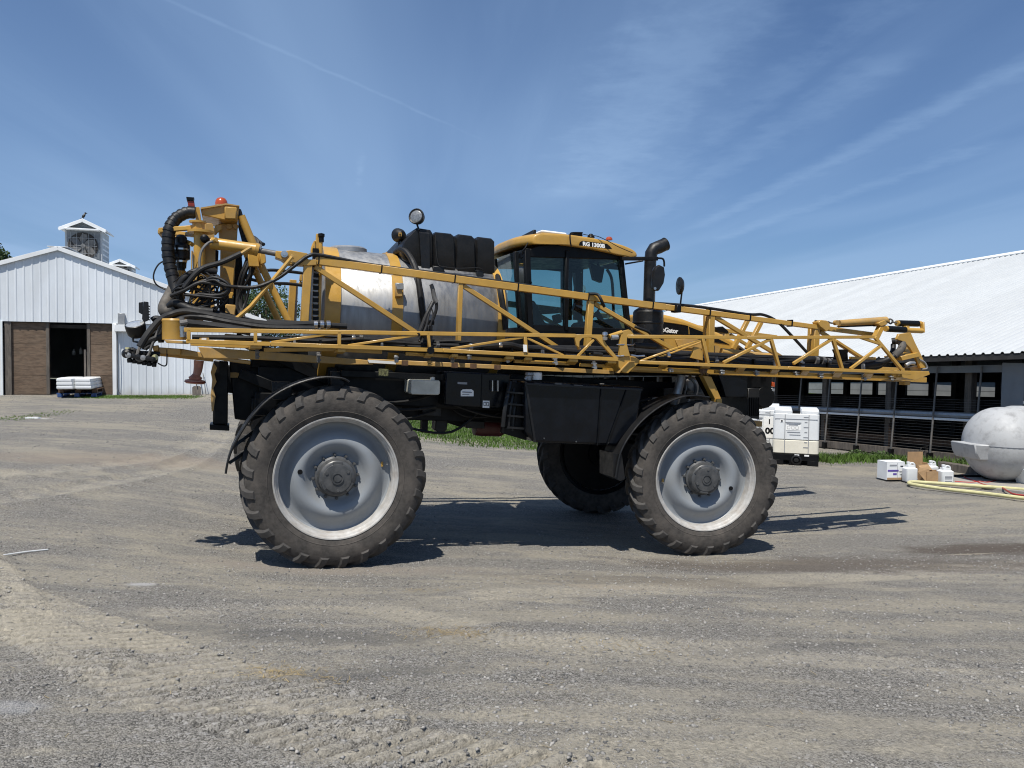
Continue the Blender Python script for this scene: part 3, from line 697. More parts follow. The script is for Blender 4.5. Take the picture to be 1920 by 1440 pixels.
# cupolas with fans
def cupola(s, n, w, h_wall, label=None):
    zr = rake(s)
    c = part('cupola', MB().box(GP(s, n + w * .55, zr + h_wall / 2 - .35), GD * (w / 2), GN * (w * .55), Z * (h_wall / 2 + .30)), CUPM, barn, bevel=.006)
    y0 = n - .02; zt = zr + h_wall - .05
    mb = MB(); q = .03; R_ = .46 * w / 1.2
    zf = zr + h_wall * .47
    # dark louvre frame round the fan
    mb.box(GP(s, y0 - .02, zf), GD * (w * .44), GN * .02, Z * (h_wall * .46))
    part('fan_housing', mb, GREYM, c)
    mb = MB().lathe([(.0, 0), (R_ * 1.06, 0), (R_ * 1.06, .02)], GP(s, y0 - .045, zf), -GN, 28)
    part('fan_opening', mb, DARKW, c)
    mb = MB()
    for k in range(6):
        a0 = k * math.pi / 3 + .3
        rs = []
        for rr, wd in ((.12, .07), (.5, .17), (.95, .12)):
            cx, cz = math.cos(a0) * R_ * rr, math.sin(a0) * R_ * rr
            tx, tz = -math.sin(a0), math.cos(a0)
            rs.append([GP(s, y0 - .075 - sg * .03, zf) + GD * (cx + tx * wd * sg) + Z * (cz + tz * wd * sg) + GN * o_ for sg, o_ in ((-1, 0), (1, 0), (1, .008), (-1, .008))])
        mb.rings(rs)
    mb.lathe([(.0, 0), (.08, 0), (.08, .06), (0, .07)], GP(s, y0 - .06, zf), -GN, 12)
    part('fan', mb, FANM, c)
    mb = MB()
    for k in range(-2, 3): mb.box(GP(s + k * R_ * .42, y0 - .12, zf), GD * .005, GN * .004, Z * R_)
    for k in range(-1, 2): mb.box(GP(s, y0 - .12, zf + k * R_ * .6), GD * R_, GN * .004, Z * .005)
    part('fan_guard', mb, GALV, c)
    part('fan_hood', MB().bar(GP(s - w * .46, y0 - .16, zr + h_wall * .95), GP(s + w * .46, y0 - .16, zr + h_wall * .95), .05, .3, e1=GN), WTRIM, c, bevel=.01)
    part('cupola_gable', MB().prism([GP(s - w / 2, y0 + .0, zt - .02), GP(s + w / 2, y0 + .0, zt - .02), GP(s, y0 + .0, zt + w * .24)], GN * .05), GREYM, c)
    mb = MB(); ov = .16
    for sg in (-1, 1):
        a = GP(s, y0 - .18, zt + w * .27); b_ = GP(s + sg * (w / 2 + ov), y0 - .18, zt + w * .27 - (w / 2 + ov) * .46)
        mb.prism([a, b_, b_ + Z * .06, a + Z * .06], GN * (w * 1.1 + .34))
    rf = part('cupola_roof', mb, WTRIM, c, bevel=.004)
    mb = MB()
    for sg in (-1, 1):
        a = GP(s, y0 - .2, zt + w * .25); b_ = GP(s + sg * (w / 2 + ov), y0 - .2, zt + w * .25 - (w / 2 + ov) * .46)
        mb.bar(a, b_, .09, .03, e1=GN)
    part('fascia', mb, WTRIM, c)
    # clapboard lines on the visible side
    mb = MB()
    for k in range(5): mb.box(GP(s + w / 2 + .006, n + w * .55, zr + h_wall * .16 * (k + .6)), GD * .006, GN * (w * .5), Z * .03)
    part('clapboards', mb, WTRIM, c)
    return c, zt + w * .30
DZC = 1.02
# photo sight lines meet the ridge line of the barn at these depths along it
def ridge_n(xpx):
    best = None
    for n in np.arange(0, 22, .05):
        p = GP(0, float(n), APEX); q = p - CAM; x = 960 + FPX * q.dot(_R) / q.dot(_F)
        if best is None or abs(x - xpx) < best[0]: best = (abs(x - xpx), float(n))
    return best[1]
n1 = ridge_n(157)
c1_, zt1 = cupola(0.0, n1, 1.22, 1.22)
n2 = ridge_n(226)
c2_, zt2 = cupola(0.0, n2, 0.98, 0.70)
# bird on the nearest cupola
bd = MB().tube([GP(-.02, n1, zt1 + .08), GP(0, n1 - .02, zt1 + .12), GP(.03, n1 - .02, zt1 + .17), GP(.06, n1, zt1 + .235)], [.03, .05, .045, .02], 8, 0)
bd.lathe([(0, -.04), (.03, -.02), (.035, 0), (.02, .03), (.004, .07)], GP(.065, n1, zt1 + .25), GD, 8)
bd.bar(GP(-.03, n1, zt1 + .09), GP(-.10, n1, zt1 + .03), .01, .04).tube([GP(0, n1, zt1 + .09), GP(0, n1, zt1 + .0)], .006, 5)
single('bird', bd, PLAS, GP(0, n1, zt1), 'small dark bird perched on the roof of the tall white cupola', 'bird')
# pallets with wrapped sacks in the doorway
PB = gp(146, 740)
def pallet(at, m, label, name='pallet', hgt=.13):
    t_ = thing(name, at, label, 'pallet')
    for k in range(7):
        part('deck_board', MB().box(at + GD * (-.5 + k / 6) + Z * (hgt - .01), GD * .065, GN * .5, Z * .01), m, t_)
    for k in (-1, 0, 1):
        for e_ in (-.42, .42): part('block', MB().box(at + GD * (.47 * k) + GN * e_ + Z * (hgt / 2 - .01), GD * .07, GN * .08, Z * (hgt / 2 - .012)), m, t_)
        part('skid', MB().box(at + GD * (.47 * k) + Z * .012, GD * .05, GN * .5, Z * .011), m, t_)
    return t_
PB = GP(.72, -.62, gz(*GP(.72, -.62, 0).xy))
pallet(PB, BLUE, 'blue wooden pallet on the gravel under a brown one in the barn doorway')
pallet(PB + Z * .135 + GD * .03, WOODB, 'brown wooden pallet carrying white wrapped sacks, on top of a blue one')
sk = thing('sack_stack', PB + Z * .272, 'white plastic wrapped stack of sacks on the pallet in the barn doorway', 'sacks')
for lay in range(3):
    for i in range(2):
        for j in range(2):
            w = .25 - lay * .008
            c = PB + GD * ((i - .5) * .51 - .01 * lay) + GN * ((j - .5) * .86) + Z * (.272 + .058 + lay * .108)
            rs = []
            for k, (f_, zz) in enumerate(((.85, -.065), (.98, -.04), (1, .0), (.98, .04), (.85, .065))):
                rs.append([c + GD * (w * f_ * x_) + GN * (.42 * f_ * y_) + Z * (zz + random.uniform(-.006, .006)) for x_, y_ in ((-1, -.8), (-.85, -1), (.85, -1), (1, -.8), (1, .8), (.85, 1), (-.85, 1), (-1, .8))])
            part('sack', MB().rings(rs), POLY, sk)
# shovel leaning on the wall
SH = GP(4.15, -.35, gz(*GP(4.15, -.35, 0).xy))
sh = thing('shovel', SH, 'rusty shovel leaning against the white ribbed barn wall', 'shovel')
top = GP(4.10, -.02, SH.z + 1.22)
part('handle', MB().tube([SH + Z * .32, top], .018, 8), WOODG, sh)
part('grip', MB().tube([top - GD * .06 + Z * .0, top + GD * .06], .016, 6), PIPE, sh)
part('blade', MB().prism([SH + GD * -.13 + Z * .0, SH + GD * .13, SH + GD * .14 + Z * .26 + GN * .06, SH + GD * .09 + Z * .31 + GN * .07, SH - GD * .09 + Z * .31 + GN * .07, SH - GD * .14 + Z * .26 + GN * .06], GN * .012), WOODG, sh)
SH2 = GP(4.45, -.3, gz(*GP(4.45, -.3, 0).xy))
single('rod', MB().tube([SH2, GP(4.33, -.02, SH2.z + .75)], .012, 6), PIPE, SH2, 'thin dark rod leaning on the barn wall right of the shovel', 'rod')

# ================================================================== LONG BARN
LB = thing('freestall_barn', BP(0, 0, 0), 'long open sided dairy barn with a white ribbed metal roof', 'barn')
S0, S1, WB, HE, PITCH = -13.2, 28.4, 12.0, 2.60, 0.345
EO = -.6
def roofz(n): return HE + (n - EO) * PITCH
for k in range(int(round((S1 - S0) / .9144))):
    s0 = S0 + k * .9144
    mb = MB(); prof = []
    for r_ in range(4):
        a = r_ * .2286; prof += [(a, 0), (a + .13, 0), (a + .155, .038), (a + .20, .038)]
    prof.append((.9144, 0)); vs = []
    for a, d in prof:
        for n_ in (EO, WB): vs.append(BP(s0 + a, n_, roofz(n_) + d))
    mb.add(vs, [(2 * i, 2 * i + 1, 2 * i + 3, 2 * i + 2) for i in range(len(prof) - 1)])
    part('roof_sheet', mb, WROOF, LB, smooth=False)
mb = MB().prism([BP(S0, WB, roofz(WB)), BP(S1, WB, roofz(WB)), BP(S1, 2 * WB + .6, roofz(EO)), BP(S0, 2 * WB + .6, roofz(EO))], Z * .03)
part('far_roof_slope', mb, WROOF, LB)
part('ridge_cap', MB().bar(BP(S0, WB - .22, roofz(WB - .22) + .05), BP(S1, WB - .22, roofz(WB - .22) + .05), .04, .5, e1=BN + Z * PITCH), WTRIM, LB)
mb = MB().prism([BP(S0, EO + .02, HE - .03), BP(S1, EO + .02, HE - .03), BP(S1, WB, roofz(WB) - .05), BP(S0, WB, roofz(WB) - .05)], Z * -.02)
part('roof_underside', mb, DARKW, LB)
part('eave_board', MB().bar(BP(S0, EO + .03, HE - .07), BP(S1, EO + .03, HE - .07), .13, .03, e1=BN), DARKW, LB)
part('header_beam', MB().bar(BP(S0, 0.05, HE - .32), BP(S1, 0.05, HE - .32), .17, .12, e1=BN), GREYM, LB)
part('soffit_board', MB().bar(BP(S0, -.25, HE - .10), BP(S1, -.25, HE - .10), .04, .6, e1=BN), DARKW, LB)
# pipe posts
pp = None
for k in range(-8, 23):
    s = k * 1.2
    if pp is None:
        base = BP(s, 0, 0); pp = part('pipe_post', MB().tube([BP(s, -.22, .12), BP(s, -.06, HE - .25)], .024, 8), PIPE, LB, at=base)
        ft = part('post_foot', MB().box(BP(s, -.22, .12), BAX * .06, BN * .05, Z * .09), BLK, LB, at=base)
    else:
        d = BP(s, 0, 0) - wloc(LB); inst(pp, LB, d); inst(ft, LB, d)
# rails, curb, wires
part('feed_rail', MB().bar(BP(S0, -.12, 1.06), BP(S1, -.12, 1.06), .055, .06, e1=BN), WTRIM, LB, bevel=.004)
part('curtain_roll', MB().tube([BP(S0, -.02, 1.16), BP(S1, -.02, 1.16)], .075, 8), GALV, LB)
part('curb', MB().box(BP((S0 + S1) / 2, .06, 0.0), BAX * ((S1 - S0) / 2) + Z * (BSL * (S1 - S0) / 2), BN * .09, Z * .19), WOODG, LB)
part('sill_board', MB().bar(BP(S0, -.05, .14), BP(S1, -.05, .14), .20, .05, e1=BN), WOODG, LB, bevel=.006)
part('low_board', MB().bar(BP(S0, .5, .42), BP(S1, .5, .42), .16, .05, e1=BN), WOODB, LB)
mb = MB()
for k in range(11): mb.bar(BP(S0, -.03, .30 + k * .075), BP(S1, -.03, .30 + k * .075), .007, .007, e1=BN)
for k in range(6): mb.bar(BP(S0, -.03, 1.24 + k * .06), BP(S1, -.03, 1.24 + k * .06), .006, .006, e1=BN)
o = part('wire_mesh', mb, PIPE, LB); o['kind'] = 'stuff'
# inner timber posts and braces
tp = None
for k in range(-5, 9):
    s = .6 + k * 2.4; base = BP(s, 0, 0)
    if tp is None:
        tp = part('timber_post', MB().box(BP(s, .35, HE / 2), BAX * .09, BN * .09, Z * (HE / 2)), WOODG, LB, at=base)
        tb = part('timber_brace', MB().prism([BP(s - .1, .2, .2), BP(s - .38, .2, .2), BP(s - .1, .2, .85)], BN * .06), WOODB, LB, at=base)
    else:
        inst(tp, LB, base - wloc(LB)); inst(tb, LB, base - wloc(LB))
# inner rows, far side posts, floor
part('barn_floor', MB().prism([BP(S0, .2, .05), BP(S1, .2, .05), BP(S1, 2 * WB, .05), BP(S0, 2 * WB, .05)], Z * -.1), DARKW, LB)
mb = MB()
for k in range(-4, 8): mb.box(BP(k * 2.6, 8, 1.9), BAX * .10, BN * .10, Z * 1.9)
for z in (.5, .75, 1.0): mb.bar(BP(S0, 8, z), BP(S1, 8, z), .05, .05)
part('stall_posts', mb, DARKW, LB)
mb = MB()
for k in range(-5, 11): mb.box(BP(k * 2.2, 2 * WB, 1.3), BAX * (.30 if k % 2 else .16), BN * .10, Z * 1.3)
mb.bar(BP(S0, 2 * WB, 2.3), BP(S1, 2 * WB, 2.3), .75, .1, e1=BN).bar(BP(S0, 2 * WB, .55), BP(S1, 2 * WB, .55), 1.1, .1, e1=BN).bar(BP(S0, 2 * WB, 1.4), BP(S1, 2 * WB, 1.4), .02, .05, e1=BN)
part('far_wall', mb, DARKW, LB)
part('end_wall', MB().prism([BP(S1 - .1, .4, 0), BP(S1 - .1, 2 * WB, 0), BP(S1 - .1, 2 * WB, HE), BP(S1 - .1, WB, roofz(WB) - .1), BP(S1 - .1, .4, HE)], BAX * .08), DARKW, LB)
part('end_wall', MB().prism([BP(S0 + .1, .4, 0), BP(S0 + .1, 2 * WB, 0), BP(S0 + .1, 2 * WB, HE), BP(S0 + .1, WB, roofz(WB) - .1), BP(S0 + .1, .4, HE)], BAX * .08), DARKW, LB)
gpn = part('grey_door', MB().box(BP(-6.2, -.16, 1.6), BAX * .80, BN * .03, Z * .78), GREYM, LB, bevel=.004)
part('door_seam', MB().box(BP(-5.95, -.2, 1.6), BAX * .008, BN * .012, Z * .78), PIPE, gpn)
part('warning_notice', MB().box(BP(3.0, .4, 1.9), BAX * .08, BN * .01, Z * .22), REDL, LB)
# pale shed seen through the open sides of the long barn
SHD = BP(0, 26.5, 0)
shd = thing('white_shed', SHD, 'low pale shed seen through the open sides of the long barn', 'shed')
part('wall', MB().box(BP(2, 26.5, .56), BAX * 80, BN * .1, Z * .56), SHEDW, shd)
part('curtain', MB().box(BP(2, 26.6, 1.65), BAX * 80, BN * .06, Z * .85), CURT, shd)
part('roof', MB().prism([BP(-78, 26.2, 2.5), BP(82, 26.2, 2.5), BP(82, 33, 4.8), BP(-78, 33, 4.8)], Z * .06), GREYM, shd)

# ================================================================== TREES
def tree(base, h, cr, label, seed, trunk_h=.4):
    r = np.random.default_rng(seed); t_ = thing('tree', base, label, 'tree', 'trees beyond the barns')
    mb = MB(); mb.tube([base, base + V(.1, 0, h * .3), base + V(-.05, .1, h * .6), base + V(0, 0, h * .9)], [.22 * h / 9, .03], 8, 4)
    cl_ = []
    for k in range(16):
        a = r.uniform(0, 6.28); z = h * r.uniform(trunk_h, .95); rr = cr * (1 - ((z / h - .62) / .5) ** 2 * .8) * r.uniform(.55, 1.0)
        tip = base + V(math.cos(a) * rr, math.sin(a) * rr, z); st = base + V(0, 0, z * .72)
        mb.tube([st, (st + tip) / 2 + V(0, 0, .1), tip], [.06 * h / 9, .015], 6, 3); cl_.append((tip, cr * r.uniform(.28, .5)))
    for k in range(6): cl_.append((base + V(r.normal(0, cr * .3), r.normal(0, cr * .3), h * r.uniform(.55, 1.0)), cr * .45))
    part('trunk', mb, BARK, t_)
    n = 7500; ci = r.integers(0, len(cl_), n); cc = np.array([tuple(c[0]) for c in cl_])[ci]; cs = np.array([c[1] for c in cl_])[ci]
    d = r.normal(0, 1, (n, 3)); d /= np.linalg.norm(d, axis=1)[:, None]; p = cc + d * (cs * r.random(n) ** .45)[:, None] * np.array([1, 1, .75])
    a = r.normal(0, 1, (n, 3)); a /= np.linalg.norm(a, axis=1)[:, None]; b_ = np.cross(a, r.normal(0, 1, (n, 3))); b_ /= np.linalg.norm(b_, axis=1)[:, None]
    sz = r.uniform(.07, .15, n)[:, None] * h / 9
    q = np.stack([p - a * sz, p + b_ * sz * .6, p + a * sz, p - b_ * sz * .6], 1).reshape(-1, 3) - np.array(tuple(base))
    me = mesh_np('crown', q, np.arange(n * 4).reshape(-1, 4), 4); me.materials.append(LEAF)
    o = bpy.data.objects.new('crown', me); o.parent = t_; COL.objects.link(o)
def tree_at(x, ytop, depth, cr, label, seed):
    P = at_depth(x, ytop, depth); g = gz(P.x, P.y); tree(V(P.x, P.y, g), P.z - g, cr, label, seed)
tree_at(-42, 462, 46, 2.2, 'leafy tree at the left edge, rising behind the white gable barn', 1)
tree_at(500, 535, 47, 2.3, 'leafy tree behind the right slope of the white gable barn roof', 2)
tree_at(455, 590, 52, 2.0, 'lower leafy tree hidden mostly by the sprayer mast', 3)

# ================================================================== SPRAYER
SP = thing('field_sprayer', MO, 'tall yellow self propelled field sprayer with folded boom, steel tank and four large wheels', 'sprayer')
VC = 1.5                                                     # centre line, metres behind the near wheel faces
UN = MU.normalized()
def P4(name, mb, m, bevel=0.0, parent=None, **k): return part(name, mb, m, parent or SP, bevel=bevel, **k)

# ---------------------------------------------------------------- wheels (mesh built round its own centre: x forward, y = away from the outer face)
def wheel_meshes():
    Y = V(0, 1, 0); O = V(0, 0, 0); n = 72
    R = .934; HW = .20
    ty = MB().lathe([(.615, -.135), (.66, -.175), (.70, -.188), (.76, -.200), (.81, -.196), (.85, -.182), (.882, -.160), (.894, -.12), (.899, 0),
                     (.894, .12), (.882, .160), (.85, .182), (.81, .196), (.76, .200), (.70, .188), (.66, .175), (.615, .135)], O, Y, n, False)
    ty.lathe([(.688, -.184), (.694, -.190), (.700, -.186)], O, Y, n, False)
    lug = MB(); NL = 25
    prof = [(.0, .900, .035), (-.06, .898, .035), (-.12, .892, .034), (-.155, .881, .033), (-.180, .855, .024), (-.196, .822, .006)]
    for side in (1, -1):
        for k in range(NL):
            a0 = 2 * math.pi * (k + (0 if side == 1 else .5)) / NL; rs = []
            for i, (y, r, h) in enumerate(prof):
                f = min(1, abs(y) / .19)
                ang = a0 + .235 * f; w0 = (.050 - .002 * f) / r; w1 = (.026 + .004 * f) / r
                yy = y * side + .02 * (1 - f) * -side
                def pt(aa, rad, yo): return V(math.cos(aa) * rad, yo, math.sin(aa) * rad)
                ny = -side * (0 if i < 3 else (.004, .010, .012)[i - 3]); nr = h if i < 3 else h * (1, .75, .5)[i - 3]
                rs.append([pt(ang - w0, r - .012, yy), pt(ang + w0, r - .012, yy), pt(ang + w1, r + nr, yy + ny), pt(ang - w1, r + nr, yy + ny)])
            lug.rings(rs)
    rim = MB().lathe([(.640, -.150), (.646, -.162), (.640, -.172), (.628, -.170), (.618, -.152), (.610, -.148), (.602, -.128), (.588, -.118), (.584, -.10), (.583, -.02),
                      (.583, .12)], O, Y, 80, False)
    disc = MB().lathe([(.583, -.005), (.565, .010), (.535, .012), (.505, .0), (.475, -.030), (.43, -.070), (.385, -.088), (.345, -.080), (.30, -.046), (.262, -.008), (.235, .0), (.205, .0), (.0, .0)], O, Y, 80, False)
    hub = MB().lathe([(.215, .0), (.215, -.04), (.196, -.052), (.186, -.09), (.184, -.150), (.172, -.162), (.150, -.166), (.146, -.176), (.12, -.178), (.0, -.178)], O, Y, 40, False)
    hub.lathe([(.062, -.176), (.062, -.188), (.050, -.188), (.050, -.178)], O, Y, 24, False)
    hub.lathe([(.036, -.176), (.036, -.186), (.0, -.186)], O, Y, 16, False)
    for a in (.5, 2.6, 4.7):
        hub.lathe([(.016, -.166), (.016, -.186), (.0, -.186)], V(math.cos(a) * .125, 0, math.sin(a) * .125), Y, 8, False)
    for a in (1.5, 3.5, 5.6):                                 # raised casting ribs
        hub.box(V(math.cos(a) * .155, -.158, math.sin(a) * .155), V(-math.sin(a), 0, math.cos(a)) * .05, V(0, .014, 0), V(math.cos(a), 0, math.sin(a)) * .014)
    bolts = MB().lathe([(.017, .0), (.017, -.035), (.0, -.035)], O, Y, 6, False).lathe([(.009, -.03), (.009, -.055), (0, -.055)], O, Y, 6, False)
    for mb_ in (ty, lug):                                     # deeper section: stretch everything outside the bead
        out = []
        for p in mb_.v:
            r = math.hypot(p[0], p[2]); k = (.66 + (r - .66) * 1.10) / r if r > .66 else 1.0
            out.append((p[0] * k, p[1], p[2] * k))
        mb_.v = out
    return ty, lug, rim, disc, hub, bolts
_wm = wheel_meshes(); O0 = V(0, 0, 0)
WME = [mesh_of(n, mb, O0, m) for n, mb, m in zip(('tyre', 'tread_lugs', 'rim', 'disc', 'hub', 'wheel_nut'), _wm, (TYRE, TREAD, RIMW, RIM, HUB, HUB))]
hole = mesh_of('disc_hole', MB().lathe([(.026, -.077), (.026, -.088), (0, -.088)], O0, V(0, 1, 0), 14, False), O0, BLK)
valve = mesh_of('valve_stem', MB().tube([V(.545, -.03, .10), V(.535, -.09, .095), V(.53, -.13, .095)], .008, 6), O0, CHROME)
vtag = mesh_of('wheel_sticker', MB().box(V(.498, -.012, .085), V(.012, .004, 0), V(0, .003, 0), V(0, 0, .026)), O0, YEL)
rimb = mesh_of('rim_back', MB().lathe([(.583, .12), (.60, .15), (.64, .17), (.648, .16), (.646, .13)], O0, V(0, 1, 0), 60, False), O0, BLK)  # inner flange coloured black for the shade it sits in
shield = mesh_of('inner_shade_disc', MB().lathe([(.575, .10), (.57, .115), (.20, .13), (.19, .20), (0, .20)], O0, V(0, 1, 0), 40, False), O0, BLK)  # black disc added to paint the deep shade inside the wheel
def wheel(cen, yaw, spin, name='wheel'):
    w = bpy.data.objects.new(name, WME[0]); COL.objects.link(w); w.parent = SP; w.location = cen - wloc(SP); w.rotation_euler = (0, spin, yaw)
    for k in range(12):
        o = bpy.data.objects.new('wheel_nut', WME[5]); o.parent = w; COL.objects.link(o); a = 2 * math.pi * k / 12; o.location = (math.cos(a) * .232, 0, math.sin(a) * .232)
    for me in WME[1:5] + [rimb]:
        o = bpy.data.objects.new(me.name, me); o.parent = w; COL.objects.link(o)
    for me, a in ((hole, 2.9), (valve, 0), (vtag, 0), (shield, 0)):
        o = bpy.data.objects.new(me.name, me); o.parent = w; COL.objects.link(o)
        if me is hole:
            o.location = (math.cos(a) * .375, -.0085, math.sin(a) * .375)
    return w
def wc(v_out, a, yaw, sg=1):
    """centre of a wheel whose outer sidewall centre sits at (a, v_out)"""
    n = V(-math.sin(yaw), math.cos(yaw), 0); return M(a, v_out, .934) + n * .2 * sg
STEER = MYAW - math.radians(12)
wheel(wc(0, .04, MYAW), MYAW, -.05)
FWC = at_depth(1322, 900, 9.42); FN = V(-math.sin(STEER), math.cos(STEER), 0)
wheel(FWC + FN * .2 + UN * .035, STEER, math.pi + .10)
wheel(wc(2.98, 0, MYAW, -1), MYAW + math.pi, .4)
fa = loc(FWC)[0]
wheel(wc(2.98, fa, STEER, -1) , STEER + math.pi, .9)
print('front wheel local', loc(FWC))

# ---------------------------------------------------------------- chassis
mb = MB()
for v in (1.02, 1.98): mb.bar(M(-.75, v, 1.62), M(5.35, v, 1.62), .26, .14)
P4('frame_rail', mb, BLK, .01)
mb = MB()
for a in (-.7, .6, 1.7, 2.9, 4.1, 5.2): mb.bar(M(a, 1.0, 1.60), M(a, 2.0, 1.60), .16, .16, e1=UN)
P4('cross_member', mb, BLK, .01)
for a in (0, fa):                                            # axles, drop legs, planet motors
    mb = MB().bar(M(a, .42, 1.42), M(a, 2.58, 1.42), .22, .24, e1=UN)
    P4('axle', mb, BLK, .015)
    for v, sg in ((.52, -1), (2.46, 1)):
        P4('drop_leg', MB().bar(M(a, v, 1.55), M(a, v, .80), .24, .20, e1=MV).lathe([(.0, 0), (.17, 0), (.17, .16), (.11, .22), (.0, .22)], M(a, v, .934), MV * sg, 16), BLK, .015)
        P4('air_bag', MB().lathe([(.11, 0), (.14, .06), (.11, .12), (.14, .18), (.11, .24)], M(a + .02, v + .12 * sg * -1, 1.44), Z, 14), PLAS)
    P4('tie_rod', MB().bar(M(a + .3, .6, 1.15), M(a + .3, 2.4, 1.15), .06, .06, e1=UN), BLK)
# dark boxes and clutter along the underside
P4('under_tray', MB().ppx([(640, 700), (985, 712), (985, 772), (830, 766), (740, 762), (640, 756)], .70, 2.2), BLK, .02)
P4('sump_box', MB().ppx([(765, 755), (1010, 765), (1010, 828), (985, 822), (945, 812), (860, 800), (820, 786), (770, 788)], 1.15, 2.0), BLK, .02)
P4('deck_panel', MB().ppx([(470, 668), (560, 640), (700, 640), (1240, 652), (1340, 670), (1340, 706), (700, 700), (470, 690)], 1.3, 1.7), BLK, .01)
P4('valve_block', MB().ppx([(818, 776), (842, 778), (838, 806), (828, 816), (816, 806)], 1.1, 1.3), PLAS, .01)
P4('drain_pipe', MB().ppx([(792, 780), (803, 781), (802, 812), (791, 811)], 1.1, 1.2), BLK)
P4('red_canister', MB().lathe([(0, 0), (.12, .01), (.13, .1), (.13, .35), (.1, .4), (0, .4)], px(888, 798, 1.1), UN, 14), mat('dark_red_paint', (0.05, 0.004, 0.004), .5))
mb = MB()
r_ = random.Random(3)
for i in range(46):
    a = r_.uniform(-.6, 5.2); v = r_.uniform(.75, 1.15); z = r_.uniform(1.45, 1.95); s_ = r_.uniform(.03, .11)
    mb.box(M(a, v, z), UN * s_ * r_.uniform(.6, 2), MV * s_, Z * s_ * r_.uniform(.5, 1.4))
o = P4('hydraulic_fittings', mb, PLAS, .006); o['kind'] = 'stuff'
for i in range(16):
    a = r_.uniform(-.6, 4.2); v = r_.uniform(.6, .95); z = r_.uniform(1.5, 1.95); L_ = r_.uniform(.5, 1.3)
    P4('hydraulic_line', MB().tube([M(a, v, z), M(a + L_ * .3, v - .05, z - r_.uniform(.05, .2)), M(a + L_ * .7, v, z - r_.uniform(0, .2)), M(a + L_, v + .05, z + r_.uniform(-.1, .1))], .016, 6, 4), HOSE)
P4('backing_panel', MB().box(M(.9, 1.22, 1.80), UN * 1.6, MV * .03, Z * .24).box(M(3.6, 1.15, 1.74), UN * 1.3, MV * .03, Z * .36), BLK, .01)
P4('side_step_panel', MB().ppx([(640, 694), (880, 704), (880, 716), (640, 706)], .55, .65), BLK, .004)
# rear black column and tail frame
P4('tail_column', MB().ppx([(400, 676), (428, 678), (427, 796), (399, 796)], 1.15, 1.45), BLK, .01)
P4('tail_column_foot', MB().ppx([(393, 796), (430, 798), (430, 808), (393, 806)], 1.12, 1.48), BLK, .006)
P4('tail_frame', MB().ppx([(430, 678), (650, 690), (650, 720), (560, 720), (520, 770), (470, 790), (440, 786)], 1.35, 1.75).ppx([(418, 684), (470, 688), (466, 742), (424, 736)], 1.9, 2.2), BLK, .01)
P4('yellow_edge_plate', MB().ppx([(400, 680), (407, 690), (402, 702), (406, 716), (400, 728), (404, 744), (400, 770), (397, 772), (395, 740), (398, 712), (395, 698)], 1.06, 1.10), YELD)
P4('yellow_decal', MB().ppx([(432, 698), (448, 699), (448, 708), (432, 708)], 1.30, 1.345), YELD)
# fenders
def fender(pts, v0, v1, th=-.012, lipw=.03):
    pp = spline([px(x, y, v0) for x, y in pts], 4)
    f = P4('fender', MB().strip(pp, MV * (v1 - v0), th), PLAS)
    part('fender_lip', MB().tube([p + Z * .0 for p in pp], .012, 6), PLAS, f)
    return f
f1 = fender([(655, 716), (640, 709), (600, 708), (550, 722), (505, 748), (468, 787), (440, 832), (428, 862), (423, 888)], .0, .44)
for a, b in (((436, 838), (480, 806)), ((430, 868), (478, 835))):
    part('fender_stay', MB().bpx((*a, .2), (*b, .3), .03, .04), PLAS, f1)
f2 = fender([(1330, 745), (1292, 742), (1250, 755), (1210, 783), (1182, 815), (1163, 850), (1154, 895)], .02, .42)
part('fender_stay', MB().bpx((1195, 800, .2), (1230, 780, .5), .03, .04).bpx((1290, 744, .2), (1345, 748, .5), .05, .05), PLAS, f2)
part('fender_flap', MB().ppx([(1150, 850), (1166, 852), (1172, 898), (1163, 902), (1150, 895)], .04, .40), PLAS, f2)
f3 = fender([(1000, 815), (1010, 800), (1040, 780), (1090, 770)], 2.5, 2.9)

# ---------------------------------------------------------------- boxes between the wheels
ft = P4('fuel_tank', MB().ppx([(984, 715), (1206, 726), (1196, 790), (1156, 836), (1003, 830), (986, 812)], .16, .95), NAVY, .03, seg=3)
part('tank_seam', MB().bpx((1128, 722, .15), (1120, 835, .15), .012, .012), BLK, ft)
part('tank_seam', MB().bpx((1176, 728, .15), (1138, 834, .15), .012, .012), BLK, ft)
part('filler_cap', MB().lathe([(0, 0), (.055, 0), (.058, .01), (.058, .075), (.05, .085), (0, .085)], px(1007, 712, .3), Z, 18), WHITE, ft)
part('breather_valve', MB().lathe([(0, 0), (.03, 0), (.03, .05), (.05, .06), (.045, .09), (0, .09)], px(992, 713, .3), Z, 10).tube([px(985, 712, .3), px(990, 705, .3), px(997, 704, .3)], .022, 8), GALV, ft)
for x, y in ((1012, 722), (1050, 723), (1100, 725), (1150, 727), (1020, 822), (1080, 828), (1140, 830)):
    part('tank_bolt', MB().lathe([(0, 0), (.010, 0), (.010, .008), (0, .01)], px(x, y, .155), -MV, 6), HUB, ft)
part('tank_flange', MB().bpx((986, 720, .15), (1204, 731, .15), .02, .02), PLAS, ft)
part('latch', MB().bpx((1040, 719, .14), (1052, 719.6, .14), .02, .03), HUB, ft)
part('latch', MB().bpx((1076, 722, .14), (1092, 723, .14), .012, .02), HUB, ft)
part('tank_strap', MB().bpx((985, 716, .155), (1003, 829, .155), .025, .02), PLAS, ft)
mb = MB()
for k in range(5):
    x = 945 + k * 9
    mb.tube([px(x + 12, 716, .3 + k * .05), px(x + 3, 760, .22 + k * .05), px(x - 2, 800 + k * 4, .22 + k * .05)], .028, 8, 5)
P4('step_bellows', mb, PLAS)
